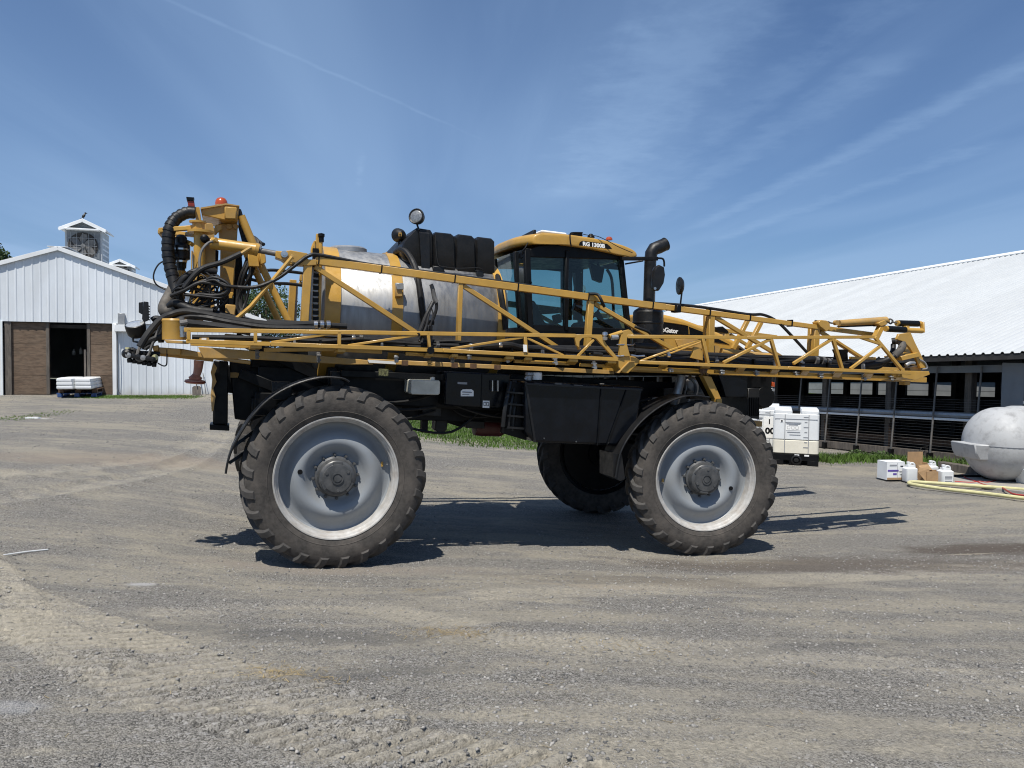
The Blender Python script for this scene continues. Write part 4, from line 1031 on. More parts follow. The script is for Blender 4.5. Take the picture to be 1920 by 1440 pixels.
P4('ladder_side', MB().ppx([(958, 718), (984, 716), (988, 826), (940, 812), (944, 790)], .30, .36), BLK, .006)
for k in range(4): P4('ladder_rung', MB().bpx((950, 735 + k * 22, .24), (986, 738 + k * 22, .24), .02, .05), PLAS)
eb = P4('equipment_box', MB().ppx([(836, 696), (958, 702), (954, 766), (833, 760)], .42, .95), NAVY, .015)
part('box_door_edge', MB().bpx((904, 700, .415), (902, 764, .415), .008, .012), BLK, eb)
st = part('white_label', MB().ppx([(864, 733), (868, 730), (884, 730), (888, 733), (888, 743), (864, 743)], .412, .418), WHITE, eb)
part('label_print', MB().bpx((867, 735, .409), (885, 736, .409), .012, .004).bpx((867, 739.5, .409), (880, 740, .409), .008, .004), GPRT, st)
bs = part('book_sticker', MB().ppx([(905.5, 751), (918, 751.5), (917.5, 765), (905, 764.5)], .412, .418), WHITE, eb)
part('book_mark', MB().ppx([(907, 754), (911, 754), (911, 761), (907, 761)], .406, .411).ppx([(912.3, 754), (916.3, 754), (916.3, 761.3), (912.3, 761.3)], .406, .411), BLK, bs)
part('book_page', MB().ppx([(907.8, 755), (910.4, 755), (910.4, 760), (907.8, 760)], .403, .4055).ppx([(913, 755), (915.5, 755), (915.5, 760.3), (913, 760.3)], .403, .4055), WHITE, bs)
for x in (923.5, 933.5):
    part('grab_handle', MB().tube([px(x - 1.5, 714, .42), px(x, 714, .37), px(x, 733, .37), px(x - 1.5, 733, .42)], .009, 6), CHROME, eb)
part('warning_sticker', MB().ppx([(858, 716), (876, 717), (876, 721), (858, 720)], .414, .418), GPRT, eb)
wt = P4('wash_tank', MB().ppx([(771, 714), (773, 712), (823, 713), (825.5, 716), (825, 738), (822, 740.5), (773, 739.5), (770.5, 737)], .36, .75), CREAM, .02, seg=3)
part('wash_tank_cap', MB().lathe([(0, 0), (.03, 0), (.03, .03), (0, .035)], px(811, 712, .5), Z, 10), CHROME, wt)
P4('safety_decal', MB().ppx([(710, 691), (728, 692), (728, 706), (710, 705)], .545, .549), mat('decal_olive', (0.11, 0.11, 0.05), .6, var=.9, vs=90))

# ---------------------------------------------------------------- product tank
ua0 = loc(px(609, 540, .75))[0]; ua1 = loc(px(952, 560, .75))[0]
ctop = loc(px(690, 474, VC))[2]; TR = .80; cz = ctop - TR
def T(a, h=0, v=VC): return M(a, v, cz + h)
tk = P4('product_tank', MB().lathe([(0, -.16), (.30, -.15), (.55, -.10), (.70, -.03), (TR, .06), (TR, (ua1 - ua0) - .06), (.70, (ua1 - ua0) + .03), (.4, (ua1 - ua0) + .12), (0, (ua1 - ua0) + .15)], T(ua0), UN, 64), STEEL, ang=50)
def band(x, w, name='tank_band'):
    a = loc(px(x, 560, .7))[0]
    b = part(name, MB().lathe([(TR - .02, 0), (TR + .014, 0), (TR + .014, w), (TR - .02, w)], T(a), UN, 56), YEL, tk)
    return a
a1 = band(609, .17); a2 = band(735, .125); a3 = band(934, .10)
part('band_clamp', MB().ppx([(742, 533), (755, 534), (755, 556), (742, 556)], .66, .72), YELD, tk, bevel=.006)
part('band_clamp', MB().ppx([(742, 530), (757, 531), (757, 543), (744, 543)], .64, .70), GALV, tk, bevel=.006)
part('weld_seam', MB().lathe([(TR - .01, 0), (TR + .004, .004), (TR - .01, .008)], T(a2 + .31), UN, 56), GALV, tk)
part('tank_lid', MB().lathe([(0, .045), (.2, .04), (.23, .02), (.23, -.03), (.0, -.03)], px(652, 470, VC) + Z * .0, Z, 24), GALV, tk)
part('lid_hinge', MB().bpx((640, 470, VC - .1), (672, 470, VC - .1), .02, .05), BLK, tk)
part('lifting_lug', MB().ppx([(720, 476), (725, 472), (729, 478)], VC - .05, VC + .05), YEL, tk)
part('support_saddle', MB().bar(M(ua0 + .1, VC, cz - .62), M(ua0 + .1, VC, 1.75), .10, 1.3).bar(M(ua1 - .25, VC, cz - .62), M(ua1 - .25, VC, 1.75), .10, 1.3).bar(M(a2, VC, cz - .62), M(a2, VC, 1.75), .10, 1.3), BLK, tk, bevel=.01)
# rear ladder beside the tank
lad = P4('tank_ladder', MB().tpx([(598, 452, .62), (590, 455, .62), (585, 470, .62), (588, 480, .62), (600, 482, .62)], .016, 8).tpx([(602, 447, .60), (600, 520, .60), (598, 600, .60)], .02, 8, 3).tpx([(590, 452, .60), (588, 520, .60), (585, 600, .60)], .012, 8, 3), YEL)
for k in range(12):
    y = 470 + k * 11.6
    part('ladder_step', MB().bpx((586, y, .62), (597, y + .5, .62), .045, .08), BLK, lad)
    if k < 11: part('step_gap_plate', MB().bpx((585.5, y + 5.5, .605), (596, y + 6, .605), .010, .05), GALV, lad)
part('ladder_head', MB().ppx([(593, 438), (600, 438), (600, 480), (592, 480)], .60, .66), YEL, lad, bevel=.004)
part('vent_cap', MB().lathe([(0, 0), (.028, 0), (.028, .05), (.036, .06), (.036, .09), (0, .1)], px(602.5, 454, .6), Z, 10), BLK, lad)
P4('level_gauge', MB().ppx([(577, 500), (583, 501), (581, 600), (574, 600)], .62, .66), GALV, .004)
# sight hoses over the tank
P4('tank_hose', MB().tpx([(742, 474, 1.3), (752, 468, 1.1), (765, 476, .95), (778, 500, .78), (785, 530, .69), (790, 570, .66), (796, 612, .68), (800, 640, .72)], .036, 10), HOSE)
P4('tank_hose', MB().tpx([(928, 515, 1.2), (934, 522, .9), (938, 545, .72), (944, 580, .68), (948, 618, .68)], .036, 10), HOSE)
P4('handgun_lance', MB().tube([px(808, 533, .50), px(811, 541, .50), px(815, 560, .50), px(819, 567, .5)], [.022, .026, .026, .03], 10, 3), PIPE)
P4('handgun_hose', MB().tpx([(818, 566, .5), (818, 580, .5), (812, 598, .5), (808, 605, .45), (806, 620, .25), (806, 655, .05)], .018, 8), HOSE)
P4('cable_bundle', MB().tpx([(812, 566, .4), (800, 590, .3), (790, 615, .1), (784, 628, -.02)], .022, 8).tpx([(809, 570, .38), (804, 590, .3), (798, 615, .1), (786, 640, .0)], .014, 8).tpx([(806, 572, .38), (812, 590, .3), (806, 612, .1)], .009, 6), HOSE)
P4('ball_valve', MB().lathe([(0, -.03), (.035, -.025), (.04, 0), (.035, .025), (0, .03)], px(808, 605, .44), V(0, 0, 1), 10).lathe([(0, 0), (.04, 0), (.04, .05), (0, .05)], px(808, 657, -.04), MV, 10).bpx((808, 612, .3), (808, 652, 0), .026, .03), BLK)
# black rinse tank
def sect(poly, v0, v1, ins=.04):
    """box like moulded section: profile by pixels, with chamfered edges both sides"""
    c = px(sum(p[0] for p in poly) / len(poly), sum(p[1] for p in poly) / len(poly), v0)
    A = [px(x, y, v0) for x, y in poly]
    sh = lambda pts, k, dv: [c + (p - c) * k + MV * dv for p in pts]
    d = v1 - v0
    return MB().rings([sh(A, .90, 0), sh(A, .97, .015), sh(A, 1, .05), sh(A, 1, d - .05), sh(A, .97, d - .015), sh(A, .9, d)])
rt = P4('rinse_tank', sect([(752, 470), (757, 452), (778, 430), (783, 426), (808, 430), (812, 436), (813, 516), (783, 512), (757, 486)], 1.02, 2.1), PLAS, label='black moulded rinse tank')
for poly in ([(814, 442), (818, 434), (846, 437), (852, 442), (855, 520), (815, 516)], [(856, 446), (861, 438), (885, 441), (890, 446), (893, 524), (857, 521)], [(894, 450), (898, 443), (922, 446), (928, 452), (928.5, 524), (895, 527)]):
    part('tank_rib', sect(poly, 1.0, 2.12), PLAS, rt)
for poly in ([(785, 432), (806, 435), (807, 510), (790, 508)],): part('tank_rib', sect(poly, .99, 1.3), PLAS, rt)
part('tank_core', MB().ppx([(805, 440), (925, 452), (927, 524), (805, 512)], 1.06, 2.0), PLAS, rt)
part('tank_base_lip', MB().ppx([(812, 508), (856, 512), (893, 516), (928, 520), (928, 527), (812, 517)], .96, 1.06), PLAS, rt, bevel=.008)
part('bracket', MB().ppx([(812, 498), (834, 500), (832, 512), (812, 510)], .94, 1.02).ppx([(893, 506), (908, 508), (906, 524), (894, 522)], .94, 1.02), PLAS, rt, bevel=.01)
part('wire', MB().tpx([(817, 440, .97), (818, 470, .96), (822, 495, .95), (832, 500, .93), (860, 503, .93), (895, 502, .93), (906, 506, .93)], .006, 5), HOSE, rt)
# work lamps over the tank
def lamp(x, y, v, r, d, stem, name='work_lamp', dep=.13):
    c = px(x, y, v); d = Vector(d).normalized()
    l = P4(name, MB().lathe([(0, dep), (r * .55, dep * .95), (r * .85, dep * .6), (r, .02), (r, 0), (r * .92, -.006), (r * .80, -.002), (r * .78, .006)], c, -d, 24, False), PLAS)
    part('lens', MB().lathe([(r * .80, .004), (r * .5, -.006), (0, -.010)], c, -d, 24, False), LENSD, l)
    part('lamp_bracket', MB().tpx([(p[0], p[1], p[2]) for p in stem], .012, 6, 3), PLAS, l)
    return l
lamp(780, 405, 1.0, .095, V(-.25, -.85, .15), [(781, 417, 1.05), (783, 424, 1.05), (786, 432, 1.0)])
l2 = lamp(745, 441, 1.35, .085, V(-.65, .75, .1), [(747, 450, 1.3), (748, 456, 1.3), (750, 474, 1.3)])
part('lamp_emblem', MB().ppx([(747.5, 436), (753, 436), (753, 443), (747.5, 443)], 1.19, 1.20), YEL, l2)
part('lamp_emblem_core', MB().ppx([(749, 438), (751.5, 438), (751.5, 441), (749, 441)], 1.18, 1.188), BLK, l2)

# ---------------------------------------------------------------- cab
CV0, CV1 = .80, 2.20
def far(p, dv): return p + MV * dv
def cpx(x, y, v=CV0): return px(x, y, v)
Bt, Bb = cpx(987, 466), cpx(993, 616)
Rt, Rb = px(966, 472, 1.10), px(975, 614, 1.10)
Ft, Fb = cpx(1162, 474), cpx(1178, 624)
mid = VC
def mir(p): return p + MV * (2 * (mid - (p - MO).dot(MV)))
cab = P4('cab', MB().prism([cpx(988, 612), cpx(1182, 620), cpx(1182, 694), cpx(988, 684)], MV * (CV1 - CV0)), BLK, .01, label='dark glazed operator cab under a yellow roof')
for a, b, w in ((Bt, Bb, .075), (Rt, Rb, .05), (Ft, Fb, .06), (cpx(1062, 470), cpx(1060, 620), .05)):
    for q_ in (lambda p: p, mir): part('cab_pillar', MB().bar(q_(a), q_(b), w, .08), BLK, cab, bevel=.008)
part('cab_header', MB().ppx([(985, 470), (1008, 461), (1034, 458), (1090, 462), (1145, 470), (1168, 478), (1168, 487), (985, 482)], CV0 - .02, CV1 + .02), BLK, cab, bevel=.01)
part('cab_sill', MB().ppx([(988, 610), (1180, 616), (1182, 628), (988, 622)], CV0 - .02, CV0 + .1), BLK, cab, bevel=.008)
part('door_sill_step', MB().ppx([(995, 618), (1180, 626), (1180, 664), (995, 656)], CV0 - .02, CV0 + .02), BLK, cab, bevel=.008)
def pane(q): 
    mb = MB(); mb.add(q, [(0, 1, 2, 3)]); return mb
door = part('door_window', pane([cpx(989, 470), cpx(1061, 466), cpx(1060, 618), cpx(994, 615)]), GLASS, cab)
part('door_frame', MB().bar(cpx(990, 480, CV0 - .01), cpx(996, 613, CV0 - .01), .02, .02).bar(cpx(996, 611, CV0 - .01), cpx(1060, 613, CV0 - .01), .03, .02), BLK, door)
part('door_handle', MB().bpx((994, 527, CV0 - .04), (996, 532, CV0 - .04), .02, .03), BLK, door)
part('side_window', pane([cpx(1063, 466), cpx(1162, 474), cpx(1177, 622), cpx(1062, 618)]), GLASS, cab)
part('rear_corner_window', pane([Rt, Bt, Bb, Rb]), GLASS, cab)
part('rear_window', pane([Rt, mir(Rt), mir(Rb), Rb]), GLASS, cab)
part('windscreen', pane([Ft, mir(Ft), mir(Fb), Fb]), GLASS, cab)
part('far_window', pane([mir(Bt), mir(cpx(1061, 466)), mir(cpx(1060, 618)), mir(Bb)]), GLASS, cab)
part('far_window', pane([mir(cpx(1063, 466)), mir(Ft), mir(Fb), mir(cpx(1062, 618))]), GLASS, cab)
part('far_corner_window', pane([mir(Rt), mir(Bt), mir(Bb), mir(Rb)]), GLASS, cab)
part('dark_trim', MB().prism([cpx(990, 470, 2.1), cpx(1165, 476, 2.1), cpx(1165, 506, 2.1), cpx(1100, 500, 2.1), cpx(1085, 512, 2.1), cpx(990, 502, 2.1)], MV * .05), BLK, cab)
part('far_pillar', MB().bpx((1085, 500, 2.12), (1083, 600, 2.12), .12, .06).bpx((1062, 500, 2.12), (1062, 600, 2.12), .16, .06), BLK, cab)
# roof: lofted shell
def rline(pts, v, k=1.0, dz=0.0): return [px(x, y, v) + Z * dz for x, y in pts]
prof = [(996, 464), (998, 448), (1006, 441), (1040, 440), (1073, 441), (1110, 445), (1144, 449), (1180, 458), (1196, 466), (1199, 473), (1196, 480), (1168, 476), (1144, 470), (1088, 463), (1034, 459), (1008, 461)]
cen = px(1095, 458, CV0)
A = [px(x, y, CV0 - .10) for x, y in prof]
ra, rb, rz = UN, MV, Z
def ring(v, k):
    out = []
    for p in A:
        q = p + MV * (v - (CV0 - .10)); c = cen + MV * (v - CV0)
        out.append(c + UN * ((q - c).dot(UN) * k) + Z * ((q - c).z * (.55 + .45 * k) - .03 * (1 - k) * 2))
    return out
# rear end narrows: shear the rear points towards the centre line
def chamf(ringp, v):
    out = []; e = min(v - (CV0 - .1), (CV1 + .1) - v)
    for p in ringp:
        q = Vector(p); a = loc(q)[0]
        t_ = max(0, (ua_mid - a) / 1.0)
        out.append(q - UN * 0 )
    return out
ua_mid = loc(cpx(1050, 460))[0]
vs_ = (CV0 - .10, CV0 - .085, CV0 - .03, CV0 + .1, CV0 + .35, VC, CV1 - .35, CV1 - .1, CV1 + .03, CV1 + .085, CV1 + .10)
ks_ = (.93, .975, 1.0, 1.0, 1.0, 1.0, 1.0, 1.0, 1.0, .975, .93)
RS = []
back0 = loc(px(998, 455, CV0))[0]; back1 = loc(px(936, 480, 1.25))[0]
for v, k in zip(vs_, ks_):
    rr = ring(v, k); e = min(v - (CV0 - .1), (CV1 + .1) - v)
    ext = min(1, e / .4) * .10                  # the roof reaches further back towards its middle
    crown = .018 * min(1, e / .5)
    out_ = []
    for p in rr:
        a, b_, w_ = loc(p); t_ = min(1, max(0, (back0 + .35 - a) / .35))
        q = p - UN * ext * t_
        if w_ > loc(cen)[2]: q = q + Z * crown
        out_.append(q)
    RS.append(out_)
roof = part('cab_roof', MB().rings(RS), YEL, cab, ang=40)
m_ = roof.modifiers.new('sub', 'SUBSURF'); m_.levels = 2; m_.render_levels = 2
part('roof_hatch', MB().box(px(1024, 442, 1.5), UN * .18, MV * .28, Z * .02), WTRIM, cab, bevel=.02, seg=3)
part('light_bar', MB().bpx((955, 459, 1.75), (1003, 435, .95), .04, .06), PLAS, cab, bevel=.006)
part('roof_handle', MB().tpx([(1071, 462, .66), (1069, 450, .66), (1069, 440, .72), (1073, 436.5, .75), (1092, 436.5, .78)], .010, 6), BLK, cab)
part('roof_box', MB().ppx([(1073, 437), (1092, 436), (1093, 443), (1074, 443)], .80, 1.0), BLK, cab, bevel=.006)
part('roof_aerial_base', MB().lathe([(.05, 0), (.045, .02), (.02, .05), (0, .055)], px(1108, 446, 1.0), Z, 12), BLK, cab)
part('roof_cable', MB().tpx([(1093, 439, .8), (1103, 441, .74), (1120, 443, .70), (1140, 452, .66), (1160, 463, .64), (1186, 474, .64)], .005, 5).tpx([(981, 480, .9), (980, 472, .80), (985, 464, .76), (990, 455, .8), (997, 447, .84)], .007, 5), HOSE, cab)
part('beacon', MB().lathe([(.045, 0), (.045, .01), (.038, .03), (.02, .042), (0, .045)], px(1142, 450, 1.1), Z, 16), AMBER, cab)
np_ = part('name_plate', MB().ppx([(1086, 460), (1088, 454), (1092, 451.5), (1138, 457), (1143, 461), (1148, 467), (1140, 466.5), (1110, 462.5)], .655, .672), BLK, cab)
xd = (px(1140, 466, .65) - px(1092, 460.5, .65)).normalized()
lettering('plate_lettering', 'RG 1300B', px(1092.5, 460.2, .652), xd, Z, .066, WHITE, np_, off=.0028, width=.305)
# cab interior
seat = part('operator_seat', MB().rings([[M(*q) for q in ring_] for ring_ in [
    [(loc(cpx(1008, 560))[0] + dx, v, loc(cpx(1008, 612))[2] + z) for v in (1.25, 1.75)for z in ()] or [(0, 0, 0)]]] if False else [[V(0, 0, 0)] * 3, [V(0, 0, 0)] * 3], cap=False) if False else
    MB().prism([cpx(993, 566, 1.25), cpx(1002, 562, 1.25), cpx(1010, 575, 1.25), cpx(1018, 596, 1.25), cpx(1024, 606, 1.25), cpx(1040, 606, 1.25), cpx(1042, 616, 1.25), cpx(1000, 616, 1.25)], MV * .5), SEATF, cab, bevel=.03, seg=3)
part('armrest', MB().bpx((1012, 586, 1.22), (1046, 584, 1.22), .05, .08).bpx((1042, 590, 1.2), (1046, 606, 1.2), .09, .1).tpx([(1044, 584, 1.2), (1046, 578, 1.2)], .02, 6, 2), SEATF, cab, bevel=.01)
part('steering_column', MB().tpx([(1130, 612, 1.5), (1126, 598, 1.5), (1118, 585, 1.5)], .04, 8, 3), SEATF, cab)
sw_c = px(1112, 580, 1.5)
part('steering_wheel', MB().rings([[sw_c + (UN * .18 * math.cos(t_) * .5 + Z * .16 * math.cos(t_) + MV * .19 * math.sin(t_)) + (UN * .7 - Z * .5) * .015 * math.cos(p_) + Z * .015 * math.sin(p_) for p_ in np.linspace(0, 6.28, 7)[:-1]] for t_ in np.linspace(0, 6.2832, 21)], cap=False), SEATF, cab)
part('dashboard', MB().prism([cpx(1118, 602, 1.1), cpx(1160, 596, 1.1), cpx(1172, 622, 1.1), cpx(1112, 622, 1.1)], MV * .8), SEATF, cab, bevel=.03)
part('monitor', MB().prism([cpx(1107, 493, 1.3), cpx(1134, 503, 1.3), cpx(1129, 530, 1.3), cpx(1114, 524, 1.3)], MV * .08), BLK, cab, bevel=.006)
part('monitor_arm', MB().tpx([(1120, 482, 1.35), (1122, 500, 1.35)], .02, 6, 2), BLK, cab)
part('cab_cable', MB().tpx([(1138, 505, 1.3), (1146, 520, 1.3), (1149, 545, 1.3), (1150, 575, 1.3), (1152, 600, 1.3)], .02, 6), HOSE, cab)
part('far_mirror', MB().lathe([(0, 0), (.09, .005), (.10, .04), (0, .06)], px(1092, 545, 2.6), V(-.8, -.5, .1), 16), LENS, cab)
part('red_cloth', MB().prism([cpx(1080, 568, 1.6), cpx(1090, 560, 1.6), cpx(1094, 574, 1.6), cpx(1084, 584, 1.6), cpx(1076, 582, 1.6)], MV * .1), REDL, cab, bevel=.01)
# mirror arm and mirrors
P4('mirror_arm', MB().bpx((1166, 485, .70), (1234, 485, .45), .045, .05).bpx((1172, 495, .70), (1206, 489, .5), .02, .03).tpx([(1233, 484, .45), (1242, 485, .43), (1245, 490, .42), (1245.5, 500, .42)], .014, 6), BLK, .006)
P4('mirror', sect([(1227, 540), (1228, 507), (1232, 499), (1238, 496), (1246, 500), (1248, 515), (1245, 532), (1237, 545), (1230, 545)], .40, .50), PLAS)
P4('mirror_light', MB().lathe([(0, 0), (.018, 0), (.018, .02), (0, .02)], px(1227, 541, .40), -MV, 8), CHROME)
cm = P4('convex_mirror', MB().lathe([(0, .05), (.08, .045), (.105, .02), (.108, 0), (.10, -.01), (0, -.02)], px(1273, 536, .45), V(.99, .10, .0), 24), PLAS)
for p in cm.data.vertices:                                   # oval glass: taller than wide
    c = px(1273, 536, .45) - wloc(SP); p.co.z = c.z + (p.co.z - c.z) * 1.05
part('mirror_stem', MB().tpx([(1279, 537, .45), (1281, 535, .45), (1279, 545, .45), (1275, 577, .45)], .011, 6, 3), PLAS, cm)
part('mirror_clamp', MB().ppx([(1270, 572), (1278, 573), (1277, 586), (1268.5, 585)], .38, .52), BLK, cm, bevel=.004)

# ---------------------------------------------------------------- exhaust and hood
rs = MB(); sc = [px(1219, y, .75) for y in (700, 480)]
ax_ = px(1219.5, 520, .8)
st_pts = [px(1216.5, 585, .8), px(1218, 530, .8), px(1219.5, 488, .8), px(1221, 475, .8), px(1226, 467, .8), px(1235, 463.5, .8), px(1247, 458, .8)]
P4('exhaust_stack', MB().tube(st_pts[:3], .077, 18, 2).tube(st_pts[2:], [.078, .082, .086, .086, .084], 18, 0), PLAS)
P4('exhaust_lip', MB().lathe([(.08, 0), (.088, .0), (.088, .012), (.074, .012), (.074, -.05), (0, -.05)], st_pts[-1], (st_pts[-1] - st_pts[-2]), 18, False), PLAS)
cb = px(1213.5, 668, .85); ct = px(1215.5, 582, .85); ch = (ct - cb).length
mf = P4('intake_canister', MB().lathe([(0, 0), (.20, 0), (.20, ch * .45), (.204, ch * .46), (.204, ch * .48), (.20, ch * .49), (.20, ch * .7), (.206, ch * .71), (.206, ch * .74), (.20, ch * .75), (.197, ch * .96), (.18, ch), (.10, ch + .05), (0, ch + .05)], cb, ct - cb, 32), PLAS, ang=25)
HV0, HV1 = .92, 2.08
hoodp = [(1215, 586), (1250, 590), (1282, 598), (1317, 611), (1350, 624), (1380, 640), (1400, 655), (1410, 672), (1405, 690), (1215, 690)]
hd = P4('hood', MB().ppx(hoodp, HV0, HV1), YEL, .05, seg=4)
part('hood_stripe', MB().ppx([(1230, 602), (1247, 604.5), (1288, 611), (1330, 627), (1368, 646), (1330, 640), (1290, 628), (1240, 626)], HV0 - .006, HV0 + .02), BLK, hd)
part('stripe_edge', MB().tpx([(1240, 602.5, HV0 - .008), (1285, 609, HV0 - .008), (1291, 615, HV0 - .008), (1292, 627, HV0 - .008)], .006, 5, 3), YEL, hd)
xd = (px(1285, 623, HV0) - px(1248, 619, HV0)).normalized()
lettering('hood_lettering', 'RoGator', px(1234.5, 621.2, HV0 - .009), xd, Z, .085, WHITE, hd, off=.003, width=.30)
part('hood_vent', MB().ppx([(1340, 613), (1356, 612), (1367, 621), (1366, 626), (1345, 622)], 1.1, 1.5), BLK, hd, bevel=.01)
part('hood_lower_panel', MB().ppx([(1266, 636), (1316, 634), (1316, 654), (1272, 652)], HV0 - .012, HV0), YELD, hd, bevel=.003)
part('front_grille', MB().ppx([(1388, 652), (1398, 660), (1412, 690), (1402, 700), (1380, 690)], HV0 - .02, HV1 + .02), BLK, hd, bevel=.01)
P4('radiator_shroud', MB().ppx([(1345, 690), (1402, 692), (1402, 745), (1360, 745)], .95, 2.05), NAVY, .01)
gl_ = P4('front_grille_panel', MB().ppx([(1403, 728), (1424, 728), (1424, 786), (1402, 784)], .95, 2.05), PLAS, .006)
for k in range(5): part('grille_slot', MB().bpx((1406 + k * 4, 745, .945), (1406 + k * 4, 780, .945), .010, .02), BLK, gl_)
P4('engine_front', MB().ppx([(1380, 690), (1440, 700), (1436, 728), (1402, 730), (1384, 740)], 1.0, 1.9), BLK, .02)
P4('front_mount', MB().lathe([(0, 0), (.16, 0), (.18, .1), (.16, .2), (0, .2)], px(1436, 744, 1.0), MV, 18).ppx([(1425, 700), (1449, 704), (1446, 728), (1425, 726)], 1.0, 1.3), BLK, .01)
P4('marker_lamp', MB().ppx([(1448, 716), (1453, 717), (1453, 726), (1448, 725)], 1.0, 1.06), AMBER, .004)
P4('marker_lamp', MB().ppx([(1447, 728), (1453, 728.5), (1453, 734), (1447, 733.5)], 1.0, 1.06), CHROME, .004)
P4('front_hitch', MB().ppx([(1410, 788), (1430, 790), (1429, 800), (1412, 800)], 1.3, 1.7), YELD, .006)
P4('exhaust_pipe', MB().tpx([(1278, 704, .6), (1274, 722, .6), (1268, 745, .6), (1264, 760, .6)], .055, 14, 3), GALV)
P4('engine_block', MB().ppx([(1284, 704), (1325, 706), (1325, 742), (1286, 742)], .85, 1.2), HUB, .02)
P4('turbo_housing', MB().lathe([(0, 0), (.08, .01), (.1, .06), (.08, .12), (0, .13)], px(1300, 722, .74), MV, 16).tpx([(1284, 712, .7), (1287, 724, .66), (1283, 740, .66)], .012, 6).tpx([(1293, 708, .7), (1300, 712, .62), (1306, 724, .62), (1304, 738, .7)], .03, 8), GALV)
P4('filter_housing', MB().lathe([(0, 0), (.07, 0), (.07, .18), (.05, .2), (0, .2)], px(1312, 735, .72), Z, 14), HUB)
P4('reservoir', MB().ppx([(1226, 746), (1242, 745), (1242, 755), (1225, 755)], .6, .75), CREAM, .008)

# ---------------------------------------------------------------- inner boom section (deep truss) near side, and the same on the far side
VI, VO = .48, .0
def boom_set(fn, dv, label=None):
    """inner truss; dv shifts it across the machine"""
    b = part('inner_boom', MB().ppx([(371, 651), (380, 672), (454, 672), (656, 683), (690, 682), (690, 674), (560, 663)], VI - .02, VI + .16), YELD, SP, bevel=.008) if dv == 0 else None
    return b
def mem(parent, name, a, b, w, d, m=None, bv=.005, **k):
    return part(name, MB().bpx(a, b, w, d, **k), m or YEL, parent, bevel=bv)
def inner(v, near=True):
    s = 1 if near else 0
    X = lambda x, y, o=0: px(x, y, VI + o) + MV * (v - VI)
    def bm(name, a, b, w, d, m=YEL, **k): return part(name, MB().bar(X(*a), X(*b), w, d, **k), m, root, bevel=.005)
    root = part('inner_boom', MB().prism([X(371, 650), X(381, 672), X(454, 673), X(656, 684), X(700, 684), X(700, 676), X(560, 664)], MV * .16), YELD, SP, bevel=.008)
    bm('top_chord', (592, 489), (1245, 576), .082, .09)
    bm('top_chord', (1243, 575.5), (1634, 627), .070, .085, w2=.056)
    bm('bottom_chord', (690, 677, .1), (1150, 698, .1), .052, .06, YELD)
    bm('bottom_chord', (1140, 690, .1), (1722, 712, .1), .075, .30)
    bm('post', (577, 494), (570, 612), .085, .10); bm('post_plate', (584, 500, .08), (579, 612, .08), .05, .03, GALV)
    for a, b, w in (((863, 531), (859, 650), .052), ((1107, 563), (1100, 664), .075), ((1333, 592), (1330, 690), .085), ((1530, 615), (1526, 690), .09)):
        bm('post', a, b, w, .07)
    for a, b, w in (((590, 500), (780, 624), .055), ((868, 536), (1052, 656), .052), ((1114, 569), (1266, 658), .052), ((1340, 594), (1478, 678), .052), ((1538, 622), (1620, 674), .050)):
        bm('diagonal', a, b, w, .05)
    for a, b in (((1402, 600, .35), (1374, 655, .35)), ((1427, 604, .35), (1400, 655, .35)), ((1324, 590, .12), (1322, 690, .12)), ((1520, 615, .12), (1516, 690, .12))):
        bm('rear_brace', a, b, .055, .06)
    bm('rear_chord', (600, 640, .5), (1700, 694, .5), .06, .06)
    return root
ib = inner(VI)
ib2 = inner(2 * VC - VI, False)
for x, y in ((596, 489), (713, 506), (850, 524), (968, 540), (1100, 557), (1220, 574), (1327, 586), (1402, 596), (1480, 607)):
    part('cable_tie', MB().bar(px(x, y - 1, VI), px(x + 2, y - .7, VI), .094, .102), BLK, ib)
# clevis, strut and fold cylinder at the boom root
cl_ = part('boom_clevis', MB().ppx([(517, 470), (531, 471), (545, 469), (577, 475), (577, 486), (594, 487), (594, 497), (575, 498), (540, 496), (528, 487), (517, 483)], VI - .06, VI + .10), YEL, ib, bevel=.006)
part('pivot_pin', MB().lathe([(0, -.03), (.035, -.03), (.04, 0), (.04, .03)], px(533, 477, VI - .06), MV, 14).lathe([(0, -.05), (.018, -.05), (.018, -.03)], px(533, 477, VI - .06), MV, 6), CHROME, cl_)
part('strut', MB().tube([px(548, 482, VI - .1), px(470, 575, VI - .1), px(424, 614, VI - .1)], .022, 8, 0), YEL, ib)
part('strut_end', MB().bpx((548, 478, VI - .1), (546, 492, VI - .1), .03, .03).bpx((436, 604, VI - .1), (423, 615, VI - .1), .03, .02), YELD, ib, bevel=.004)
fc_ = P4('fold_cylinder', MB().tube([px(396, 456, .72), px(482, 468, .62)], .062, 20), YEL)
part('cylinder_rod', MB().tube([px(478, 468, .62), px(520, 476, .58)], .030, 12), PIPE, fc_)
part('cylinder_gland', MB().tube([px(478, 467, .62), px(485, 469, .62)], .068, 16), YEL, fc_)
part('rod_collar', MB().bpx((485, 463, .6), (490, 464, .6), .05, .05), GALV, fc_)
part('cylinder_fitting', MB().tube([px(449, 478, .54), px(461, 470, .54), px(471, 464, .54)], .020, 8), YEL, fc_)
part('cylinder_fitting', MB().tube([px(398, 452, .66), px(406, 449, .62)], .026, 8), YEL, fc_)

